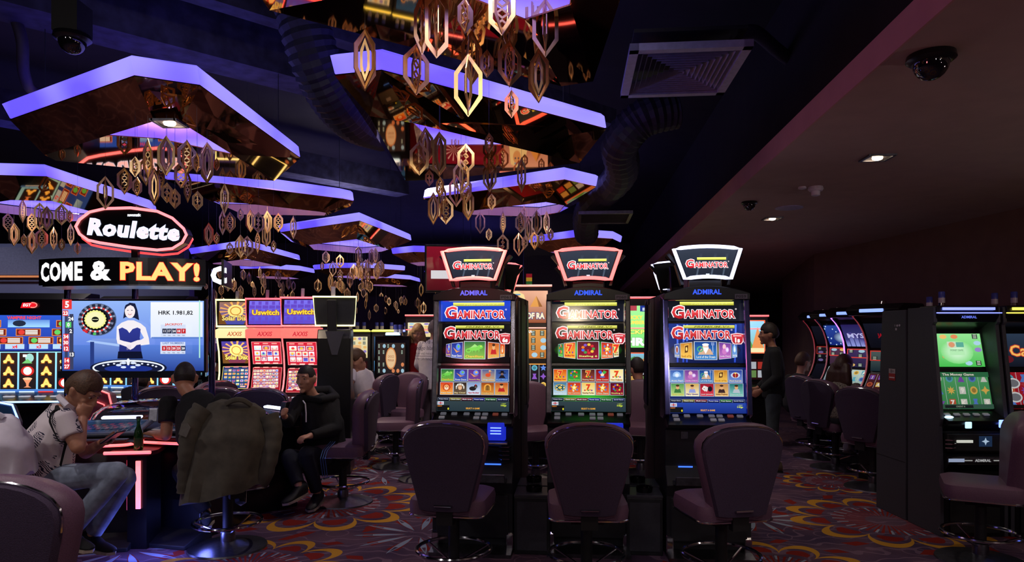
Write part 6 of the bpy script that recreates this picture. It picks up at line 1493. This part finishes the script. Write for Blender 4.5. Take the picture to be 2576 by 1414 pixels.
def shoe(parent, ankle, toe, m, k=1.0, up=(0, 0, 1), sole=None):
    a = Vector(ankle); f = Vector(toe).normalized(); M = frame_of(f, up)
    L = lambda x, y, z: a + M @ (Vector((x, y, z)) * k)
    mb = MB(); rings = []
    for y, hw, h0, h1 in ((-.07, .022, -.075, -.02), (-.062, .034, -.085, .02), (-.03, .038, -.088, .03), (.02, .04, -.088, .012), (.07, .046, -.088, -.03), (.12, .047, -.088, -.045), (.16, .036, -.086, -.055), (.18, .018, -.08, -.066)):
        rings.append([L(hw * math.cos(g), y, (h0 + h1) / 2 + (h1 - h0) / 2 * math.sin(g)) for g in [2 * math.pi * i / 12 for i in range(12)]])
    mb.loft(rings); o = mb.build('shoe', m, parent, True)
    sp = [(.0, -.078), (.036, -.055), (.036, .02), (.048, .09), (.04, .155), (0, .186), (-.04, .155), (-.048, .09), (-.036, .02), (-.036, -.055)]
    MB().loft([[L(x, y, -.098) for x, y in sp], [L(x, y, -.08) for x, y in sp]]).build('sole', sole or M_matte, o)
    return o

def person(label, J, fwd, up, skin, hairm, shirt, sleeve, pants, shoes, voxel=.012, k=1.0, hs=1.0, hair='short', girth=1.0, curl=(.5, .5), palms=((0, 0, 1), (0, 0, 1)), shoe_dirs=None, neck_of=None, hem=None, collar=None, hands=True):
    t = thing('person', label, 'person', (J['pel'].x, J['pel'].y, 0))
    off = Vector((J['pel'].x, J['pel'].y, 0)); J = {a: Vector(b) - off for a, b in J.items()}
    HM = frame_of(fwd, up); hc = J['head']; hk = k * hs
    body = MB(); side = (J['sr'] - J['sl']).normalized()
    nb = (J['sl'] + J['sr']) / 2
    neck_top = hc + HM @ Vector((0, -.02, -.075)) * hk
    def torso(mb, g, neck=True, low=0.0):
        pel, ch = J['pel'], J['ch']; sp = (nb - pel)
        ax = [(pel - sp * (.12 + low), .15, .11), (pel, .168, .125), (pel + (ch - pel) * .5, .15 * girth, .115 * girth), (ch, .17 * girth, .122 * girth), (ch + (nb - ch) * .65, .16, .1), (nb + sp.normalized() * .0, .135, .085), (nb + sp.normalized() * .035, .1, .07), (nb + sp.normalized() * .065, .066, .06)]
        rings = []
        for i, (p, rx, ry) in enumerate(ax):
            q = (ax[min(i + 1, len(ax) - 1)][0] - ax[max(i - 1, 0)][0]).normalized()
            s = (side - q * side.dot(q)).normalized(); f = q.cross(s)
            rings.append([p + s * ((rx * k + g) * math.cos(a)) + f * ((ry * k + g) * math.sin(a)) for a in [2 * math.pi * i_ / 20 for i_ in range(20)]])
        mb.loft(rings)
    torso(body, -.006)
    limb(body, nb - (neck_top - nb) * .2, neck_top, .056 * k, .05 * hk, .05 * k)
    head_shape(body, hc, HM, hk); face(body, hc, HM, hk)
    for s in 'lr':
        S, E, W = J['s' + s], J['e' + s], J['w' + s]
        limb(body, S, E, .05 * k, .04 * k, .046 * k); limb(body, E, W, .041 * k, .027 * k, .038 * k)
        if hands:
            d = (W - E).normalized() if 'h' + s + 'd' not in J else (J['h' + s + 'd'] + off).normalized()
            hand(body, W, d, palms[0 if s == 'l' else 1], 1 if s == 'l' else -1, curl[0 if s == 'l' else 1], k * .95)
        H, K, A = J['h' + s], J['k' + s], J['a' + s]
        limb(body, H, K, .075 * k, .05 * k, .068 * k); limb(body, K, A, .05 * k, .034 * k, .05 * k)
    remesh(body, 'body', skin, t, voxel)
    # hair
    if hair:
        top = {'short': .022, 'crop': .004, 'long': .035, 'full': .024}[hair]
        def mask(x, y, z):
            line = .42 if y > .3 else (.05 if y > -.25 else -.45)
            if y > .3 and abs(x) > .62: line = .15
            if hair == 'long' and y < .1: line = -.9
            return 0 if z < line else top * (.45 + .55 * min(1, (z - line) * 2.2))
        hb = MB(); head_shape(hb, hc, HM, hk, mask=mask)
        if hair == 'long':
            for xx in (-.07, -.045, 0, .045, .07):
                p = hc + HM @ Vector((xx, -.05, .03)) * hk
                hb.tube([p, p + HM @ Vector((xx * .4, -.03, -.1)), p + HM @ Vector((xx * .7, -.03, -.2)), p + HM @ Vector((xx * .8, -.02, -.3))], [.045 * k, .05 * k, .045 * k, .02 * k], 10)
        remesh(hb, 'hair', hairm, t, max(voxel * .8, .005), 2)
    ew = mat('eye_white', (170, 158, 150), .3); ed = mat('eye_dark', (28, 20, 16), .2)
    for s in (-1, 1):
        e = MB().ball(hc + HM @ Vector((s * .029, .081, .008)) * hk, tuple(v * hk for v in (.0125, .008, .0055)), 10, 8, HM).build('eye', ew, t, True)
        MB().ball(hc + HM @ Vector((s * .029, .0875, .008)) * hk, tuple(v * hk for v in (.0055, .0035, .0052)), 8, 6, HM).build('iris', ed, e, True)
        MB().tube([hc + HM @ Vector((s * x, y, z)) * hk for x, y, z in ((.012, .097, .027), (.03, .094, .034), (.047, .08, .027))], [.0022 * hk, .003 * hk, .0014 * hk], 6).build('eyebrow', hairm if hairm is not M_blond else M_hairb, t, True)
    MB().tube([hc + HM @ Vector((x, y, z)) * hk for x, y, z in ((-.02, .093, -.0615), (0, .1, -.0605), (.02, .093, -.0615))], [.0015 * hk, .0028 * hk, .0015 * hk], 6).build('mouth', mat('lips', (140, 70, 66), .5), t, True)
    # clothes
    sh = MB(); torso(sh, .014 * k, low=.1 if hem is None else hem)
    for s in 'lr':
        S, E, W = J['s' + s], J['e' + s], J['w' + s]
        if sleeve == 'short':
            e = S + (E - S) * .62; d = (E - S).normalized()
            sh.tube([S - d * .04, S, S + (e - S) * .5, e - d * .01, e], [.05 * k, .068 * k, .066 * k, .064 * k, .063 * k], 14)
        else:
            limb(sh, S, E, .068 * k, .056 * k, .06 * k); w = E + (W - E) * .93; d = (W - E).normalized()
            sh.tube([E - d * .03, E, E + (w - E) * .5, w - d * .01, w], [.04 * k, .057 * k, .052 * k, .043 * k, .042 * k], 14)
    remesh(sh, 'shirt', shirt, t, max(voxel, .008), 3)
    pn = MB(); pel = J['pel']; sp = (nb - pel)
    for s in 'lr':
        H, K, A = J['h' + s], J['k' + s], J['a' + s]
        limb(pn, H, K, .094 * k, .068 * k, .084 * k, 14); d = (A - K).normalized()
        pn.tube([K - d * .03, K, K + (A - K) * .4, A - d * .03, A - d * .02], [.05 * k, .068 * k, .066 * k, .056 * k, .056 * k], 14)
    pn.ball(pel - sp * .08, (.165 * k, .13 * k, .12 * k), 16, 10, frame_of(side.cross(Vector((0, 0, 1))) * -1 if abs(side.z) < .9 else (0, 1, 0), (0, 0, 1)))
    remesh(pn, 'trousers', pants, t, max(voxel, .009), 3)
    for i, s in enumerate('lr'):
        if shoe_dirs: shoe(t, J['a' + s], shoe_dirs[i], shoes, k * 1.05, sole=M_rubber if shoes is M_white or voxel < .01 else None)
    return t, off
def seated(head, fwd, sl, sr, el, er, wl, wr, pel, kl, kr, al, ar, ch=None, **kw):
    J = dict(head=head, sl=sl, sr=sr, el=el, er=er, wl=wl, wr=wr, pel=pel, kl=kl, kr=kr, al=al, ar=ar)
    J['ch'] = ch or (Vector(sl) + Vector(sr)) / 2 * .6 + Vector(pel) * .4
    s = (Vector(sr) - Vector(sl)).normalized() * .09; s.z = 0
    J['hl'] = Vector(pel) - s + Vector((0, 0, -.04)); J['hr'] = Vector(pel) + s + Vector((0, 0, -.04))
    return {a: Vector(b) for a, b in J.items()}

# 1. man in the printed polo: seen from his right side, bowed over a phone
d = 4.4
floral = bpy.data.materials.new('printed_cotton'); floral.use_nodes = True
nt = floral.node_tree; bs = nt.nodes['Principled BSDF']; bs.inputs['Roughness'].default_value = .9
tc = nt.nodes.new('ShaderNodeTexCoord'); mp = nt.nodes.new('ShaderNodeMapping'); mp.inputs['Scale'].default_value = (9, 9, 14); mp.inputs['Rotation'].default_value = (.4, .6, .2)
wn = nt.nodes.new('ShaderNodeTexNoise'); wn.inputs['Scale'].default_value = 5; ad = nt.nodes.new('ShaderNodeVectorMath'); ad.operation = 'ADD'
nt.links.new(tc.outputs['Object'], mp.inputs['Vector']); nt.links.new(tc.outputs['Object'], wn.inputs['Vector'])
nt.links.new(mp.outputs[0], ad.inputs[0]); nt.links.new(wn.outputs['Color'], ad.inputs[1])
w1 = nt.nodes.new('ShaderNodeTexWave'); w1.inputs['Scale'].default_value = 2.4; w1.inputs['Distortion'].default_value = 9; w1.inputs['Detail'].default_value = 1
n1 = nt.nodes.new('ShaderNodeTexNoise'); n1.inputs['Scale'].default_value = 11; n1.inputs['Detail'].default_value = 0
nt.links.new(ad.outputs[0], w1.inputs['Vector']); nt.links.new(tc.outputs['Object'], n1.inputs['Vector'])
N.nt = nt; msk = N(w1.outputs['Fac']).gt(.55) * N(n1.outputs['Fac']).gt(.56)
mx = nt.nodes.new('ShaderNodeMix'); mx.data_type = 'RGBA'; nt.links.new(msk.s, mx.inputs[0]); mx.inputs[6].default_value = lin((224, 214, 214)) + (1,); mx.inputs[7].default_value = lin((44, 44, 66)) + (1,)
nt.links.new(mx.outputs[2], bs.inputs['Base Color'])
q = lambda px, py, dd=d: P(px, py, dd)
J = seated(q(208, 985), None, q(150, 1040, d + .2), q(160, 1050, d - .17), q(215, 1140, d + .25), q(196, 1128, d - .2), q(262, 1112, d + .06), q(209, 1052, d - .06), q(122, 1185), q(318, 1200, d + .16), q(298, 1188, d - .1), q(232, 1345, d + .2), q(178, 1335, d - .08), ch=q(128, 1100))
J['wl'] = q(258, 1113, d + .05); J['hrd'] = Vector((.3, .1, 1)); J['hld'] = Vector((.9, -.15, .25))
man1, off = person('man in a white printed polo bowed over his phone, hand at his mouth', J, (.82, -.12, -.52), (.5, 0, .85), M_skin_t, M_hairb, floral, 'short', M_denim, M_blackcloth, .0065, 1.0, 1.06, 'short', 1.12, (.35, .75), ((.2, .6, -.75), (.7, -.7, .1)), ((.9, -.2, -.1), (.9, -.3, -.1)))
# his collar, strap
L1 = lambda v: v - off
MB().tube([L1(q(150, 1000, d - .06)), L1(q(168, 1020, d - .1)), L1(q(190, 1035, d - .04)), L1(q(192, 1035, d + .06)), L1(q(168, 1015, d + .12)), L1(q(150, 998, d + .06))], .02, 8, True).build('collar', M_white, man1, True)
st = wavy([L1(q(140, 1000, d - .1)), L1(q(122, 1028, d - .22)), L1(q(106, 1062, d - .26)), L1(q(114, 1096, d - .26)), L1(q(134, 1128, d - .26)), L1(q(160, 1155, d - .26)), L1(q(184, 1176, d - .24)), L1(q(202, 1188, d - .16))], 36)
rb_ = MB(); n_ = len(st)
for i_ in range(n_):
    t_ = (st[min(i_ + 1, n_ - 1)] - st[max(i_ - 1, 0)]).normalized(); w_ = t_.cross(Vector((0, -1, 0))).normalized() * .021
    rb_.v += [tuple(st[i_] - w_), tuple(st[i_]), tuple(st[i_] + w_)]
rb_.f = [f_ for i_ in range(n_ - 1) for f_ in ((3 * i_, 3 * i_ + 1, 3 * i_ + 4, 3 * i_ + 3), (3 * i_ + 1, 3 * i_ + 2, 3 * i_ + 5, 3 * i_ + 4))]
so = rb_.build('strap', mat('black_webbing', (14, 14, 16), .8), man1)
sw_ = so.modifiers.new('wrap', 'SHRINKWRAP'); sw_.target = [c for c in man1.children if c.name.startswith('shirt')][0]; sw_.wrap_method = 'NEAREST_SURFACEPOINT'; sw_.wrap_mode = 'ABOVE_SURFACE'; sw_.offset = .012
sd_ = so.modifiers.new('thick', 'SOLIDIFY'); sd_.thickness = .006; sd_.offset = 0
ph = thing('smartphone', 'dark smartphone held by the man in the printed polo', 'phone', q(284, 1100, d - .02)); ph.rotation_euler = (0, R(-32), R(-10))
MB().box((0, 0, 0), (.15, .074, .009)).build('case', M_black, ph, bevel=.003); MB().box((0, 0, .0052), (.138, .066, .001)).build('display', mat('phone_display', (10, 12, 20), .1, 0, (90, 110, 150), .25), ph)

# 2. man in the black T-shirt, seen from behind, leaning on the terminal
d = 5.0
J = seated(q(465, 952, 5.1), None, q(424, 1012, 5.08), q(560, 1008, 4.95), q(418, 1095, 5.0), q(560, 1110, 4.75), q(375, 1092, 5.25), q(500, 1110, 5.2), q(545, 1165, 4.92), q(455, 1185, 5.15), q(530, 1190, 5.2), q(520, 1290, 5.15), q(604, 1240, 5.1), ch=q(505, 1085, 4.95))
man2, off = person('man in a black T-shirt seen from behind, elbow on the red-lit terminal', J, (-.35, .85, -.35), (-.1, .25, .95), M_skin_t, M_hair, M_blackcloth, 'short', mat('black_trousers', (22, 22, 26), .9), M_matte, .008, 1.0, 1.05, 'crop', 1.05, (.4, .4), ((0, 0, 1), (0, 0, 1)), ((-.3, .8, 0), (-.1, .35, .9)))

# 3. man in the black hooded jacket, looking at the camera
d = 6.25
J = seated(q(771, 953, 6.15), None, q(836, 1010, 6.35), q(752, 1012, 6.1), q(846, 1080, 6.2), q(725, 1062, 5.95), q(778, 1097, 5.95), q(716, 1047, 5.85), q(830, 1150, 6.28), q(770, 1140, 5.95), q(725, 1148, 5.95), q(798, 1240, 6.05), q(752, 1222, 5.85), ch=q(815, 1075, 6.27))
man3, off = person('young man in a black hooded jacket sitting sideways, facing the camera', J, (-.22, -.95, -.05), (0, 0, 1), M_skin, M_hair, M_blackcloth, 'long', mat('navy_track_pants', (24, 28, 44), .9), M_matte, .008, 1.0, 1.05, 'crop', 1.1, (.7, .9), ((-.3, -.6, .6), (-.5, -.6, .4)), ((-.15, -1, -.15), (-.55, -.85, -.2)))
zp = [v - off for v in (q(762, 1008, 6.02), q(768, 1016, 5.98), q(770, 1040, 5.97), q(770, 1062, 5.97))]
MB().tube(zp, .006, 6).build('zip', M_white, man3)
hd = MB().tube([v - off for v in (q(752, 1000, 6.1), q(790, 985, 6.33), q(826, 985, 6.42), q(842, 1000, 6.36), q(806, 1006, 6.12))], [.03, .05, .06, .05, .03], 10, True); hd.build('hood', M_blackcloth, man3, True)
for dx in (0, .02, .04): MB().tube([v - off + Vector((dx, 0, .004)) for v in (q(832, 1112, 6.13), q(812, 1135, 6.02), q(806, 1155, 5.9), q(812, 1200, 5.98))], .004, 5).build('side_stripe', mat('blue_stripe', (60, 90, 150), .8), man3)

# 4. young man in a white T-shirt at the far machine
d = 8.7
J = seated(q(899, 905, 8.55), None, q(884, 938, 8.45), q(926, 942, 8.8), q(880, 975, 8.3), q(938, 985, 8.7), q(872, 998, 8.2), q(912, 992, 8.4), q(912, 1010, 8.75), q(895, 1020, 8.3), q(915, 1022, 8.35), q(925, 1090, 8.5), q(938, 1098, 8.7), ch=q(912, 972, 8.7))
person('young man in a white T-shirt looking down, seated beyond the back-turned machine', J, (-.6, -.5, -.45), (-.2, -.1, .95), M_skin, M_hairb, M_white, 'short', M_blackcloth, M_white, .012, 1.0, 1.1, 'full', 1.0, (.5, .6), ((0, 0, 1), (0, 0, 1)), ((-.3, -.8, -.3), (-.2, -.7, -.4)))
# 5. blond woman in red, standing and bending
def standing(px, d, h, face_x, label, skin, hairm, shirt, pants, shoes, hair='short', lean=(0, 0), k=None, voxel=.014, turn=0.0, sleeve='long', el=None, er=None, hem=None, girth=1.0, fwd=None):
    k = k or h / 1.76; x = X(px, d); c, s = math.cos(turn), math.sin(turn)
    def Q(a, b, z, ln=0.0): return Vector((x + (a * c - b * s) * k + lean[0] * ln, d + (a * s + b * c) * k + lean[1] * ln, z * k))
    # a to the person's right hand when looking along +b
    J = dict(head=Q(0, .05, 1.645, 1), sl=Q(-.19, 0, 1.43, .9), sr=Q(.19, 0, 1.43, .9), el=el or Q(-.24, -.02, 1.14, .6), er=er or Q(.24, -.02, 1.14, .6), wl=Q(-.2, .16, .98, .5), wr=Q(.2, .16, .98, .5), pel=Q(0, 0, .98, .2), ch=Q(0, 0, 1.22, .6), hl=Q(-.09, 0, .92, .1), hr=Q(.09, 0, .92, .1), kl=Q(-.1, .02, .5), kr=Q(.1, -.01, .5), al=Q(-.1, -.02, .1), ar=Q(.11, .03, .1))
    f = fwd or (-s, c, 0); g = (-s, c, 0)
    t, off = person(label, J, f, (0, 0, 1), skin, hairm, shirt, sleeve, pants, shoes, voxel, k, 1.05, hair, girth, (.4, .4), ((-c, -s, 0), (c, s, 0)), (g, g), hem=hem)
    return t, off
standing(1042, 10.0, 1.66, 0, 'blond woman in a red top standing beside a man in a printed light shirt', M_skin, M_blond, M_red_knit, M_blackcloth, M_blackcloth, 'long', (.05, -.05), turn=R(200), girth=.92, fwd=(.35, -.9, -.2))
pm, poff = standing(1083, 9.4, 1.72, 0, 'grey-haired man in a pale shirt with printed lettering across the back', M_skin, mat('grey_hair', (150, 140, 132), .6), M_white, mat('plaid_trousers', (84, 72, 88), .9), M_blackcloth, 'short', (.02, .12), turn=R(-30), hem=.3, girth=1.2)
a = Art(.0006); a.text('- 1978 -', 0, .16, .05, (70, 66, 84), w=.22); a.text('Indigo Island', 0, .07, .07, (70, 66, 84), w=.34, shear=.2); a.text('SURF AND PARADISE', 0, 0, .03, (90, 86, 104), w=.32); a.rect(-.18, -.035, .18, -.028, (90, 86, 104)); a.text('FUNKY SAN FRANCISCO', 0, -.07, .035, (90, 86, 104), w=.34)
a.build('back_print', pm, (-.055, -.17, 1.28), (-.1, 0, R(-30)), pr=True)
# 6. standing man in dark clothes
standing(1945, 7.75, 1.65, 0, 'man in a dark sweater and jeans standing beside the white-lit crown machine', M_skin_t, M_hair, mat('dark_sweater', (26, 28, 30), .9), M_ddenim, mat('brown_shoes', (90, 74, 58), .7), 'full', turn=R(75), voxel=.011)
# 7. sitters along the curved machines
def sitter(px, d, label, skin, hairm, shirt, hair, turn, pants=None, headpy=None, voxel=.013, shoes=None):
    x = X(px, d); c, s = math.cos(turn), math.sin(turn); k = .97; hz = Z(headpy, d) / k if headpy else 1.25
    Q = lambda a, b, z: Vector((x + (a * c - b * s) * k, d + (a * s + b * c) * k, z * k))
    J = dict(head=Q(0, .08, hz), sl=Q(-.19, .02, hz - .22), sr=Q(.19, .02, hz - .22), el=Q(-.24, .1, hz - .48), er=Q(.24, .1, hz - .48), wl=Q(-.18, .33, hz - .46), wr=Q(.18, .33, hz - .46), pel=Q(0, -.05, .67), ch=Q(0, -.03, .93), hl=Q(-.09, -.02, .63), hr=Q(.09, -.02, .63), kl=Q(-.12, .4, .62), kr=Q(.12, .4, .6), al=Q(-.12, .36, .26), ar=Q(.12, .3, .26))
    return person(label, J, (-s, c, -.1), (0, 0, 1), skin, hairm, shirt, 'long', pants or M_blackcloth, shoes or M_matte, voxel, k, 1.05, hair, 1.0, (.5, .5), ((0, 0, 1), (0, 0, 1)), ((-s, c, -.2), (-s, c, -.2)))
sitter(2008, 8.9, 'short-haired man in dark clothes sitting by the farthest curved machine', M_skin, M_hairb, mat('charcoal_top', (30, 30, 36), .9), 'short', R(-70), headpy=912)
speck = mat('speckled_knit', (120, 112, 104), .95, 0, var=.75, nscale=70, bump=.5)
sitter(2112, 7.75, 'long-haired person in a speckled grey sweater facing the violet neon machine', M_skin, mat('auburn_hair', (70, 44, 34), .5, var=.4, nscale=90), speck, 'long', R(-60), headpy=925, shoes=M_white, pants=M_ddenim)
sitter(543, 8.75, 'man in profile between the roulette screen post and the yellow-lit machine', M_skin, M_hair, M_blackcloth, 'short', R(-80), headpy=905)
sitter(1612, 7.9, 'dark-haired seated person in the gap beneath the green jackpot screen', M_skin, M_hair, mat('grey_shirt', (70, 70, 84), .9), 'full', R(20), headpy=930)
sitter(350, 7.6, 'person in dark clothes at the machine under the large screen', M_skin, M_hair, mat('navy_top', (26, 30, 50), .9), 'full', R(10), headpy=965)

# ------------------------------------------------------------------ clothes on chairs
def draped(px, py_top, d, rzd, label, m, W, H, name, drop, sleeve, patch=None):
    """a jacket hung over a chair back: shoulders, body with folds, sleeves"""
    t = thing(name, label, 'jacket', P(px, py_top, d), R(rzd))
    n, mrow = 36, 18; rings = []; inner = []
    for j in range(mrow + 1):
        v = j / mrow; row = []
        for i in range(n):
            g = 2 * math.pi * i / n
            wv = W * (.82 + .24 * math.sin(min(v * 2.2, 1) * math.pi / 2)) * (1 + .04 * math.sin(3 * v + 2))
            th = (.05 + .09 * min(1, v * 3)) * (1 + .16 * math.sin(5 * g + 3 * v) * v + .1 * math.sin(9 * g - 2 * v) * v)
            zz = -H * v * (1 + drop * math.cos(g)) - .09 * (abs(math.cos(g)) ** 2.2) * (1 - v) * 1.2 + .012 * math.sin(7 * g) * v
            row.append((wv * math.cos(g), th * math.sin(g) * (1.0 + .2 * v), zz))
        rings.append(row)
    top = [(x * .5, y * .3, .025) for x, y, z in rings[0]]
    mid = [(x * .85, y * .8, z * .3 + .015) for x, y, z in rings[0]]
    MB().loft([top, mid] + rings).build('jacket_body', m, t, True)
    for s in sleeve:
        sx = s * W * .95
        pth = wavy([(sx * .86, -.02, -.05), (sx * 1.05, -.05, -.16), (sx * 1.06, -.07, -.32), (sx * 1.0, -.05, -.48), (sx * .96, -.04, -H * (1.02 if s < 0 else .7))], 22)
        MB().tube(pth, [(.075 - .001 * i) * (1 + .07 * math.sin(2.3 * i)) for i in range(23)], 14, flat=.75).build('sleeve', m, t, True)
    MB().tube(wavy([(-W * .3, -.06, .0), (-W * .1, -.075, .035), (W * .12, -.07, .04), (W * .34, -.04, .01)], 14), [.018] * 15, 8, flat=.6).build('collar', m, t, True)
    if patch: patch(t)
    return t
def patch(t):
    MB().prism([(-.03, -.04), (.03, -.04), (.035, .03), (0, .05), (-.035, .03)], 'y', -.006, 0).build('arm_patch', mat('patch', (104, 100, 92), .7), t, loc=(-.29, -.13, -.19), rot=(0, .2, R(-30)))
draped(598, 1018, 4.7, 20, 'olive canvas jacket hung over the chair behind the black T-shirt man', M_olive, .255, .60, 'canvas_jacket', -.16, (-1, 1), patch).rotation_euler.y = R(9)
def logos(t):
    a = Art()
    for i in range(7):
        a.poly([(-.03, -.02 - .05 * i), (-.008, .0 - .05 * i), (0, -.012 - .05 * i), (.008, .0 - .05 * i), (.03, -.02 - .05 * i), (.012, -.022 - .05 * i), (0, -.016 - .05 * i), (-.012, -.022 - .05 * i)], (30, 28, 36))
    a.build('sleeve_marks', t, (-.11, -.165, -.1), (0, .05, R(-10)), pr=True)
draped(2, 1052, 4.05, -8, 'white hooded jacket with small black marks hung on the chair of the printed-polo man', M_white, .17, .36, 'white_jacket', -.1, (), logos)
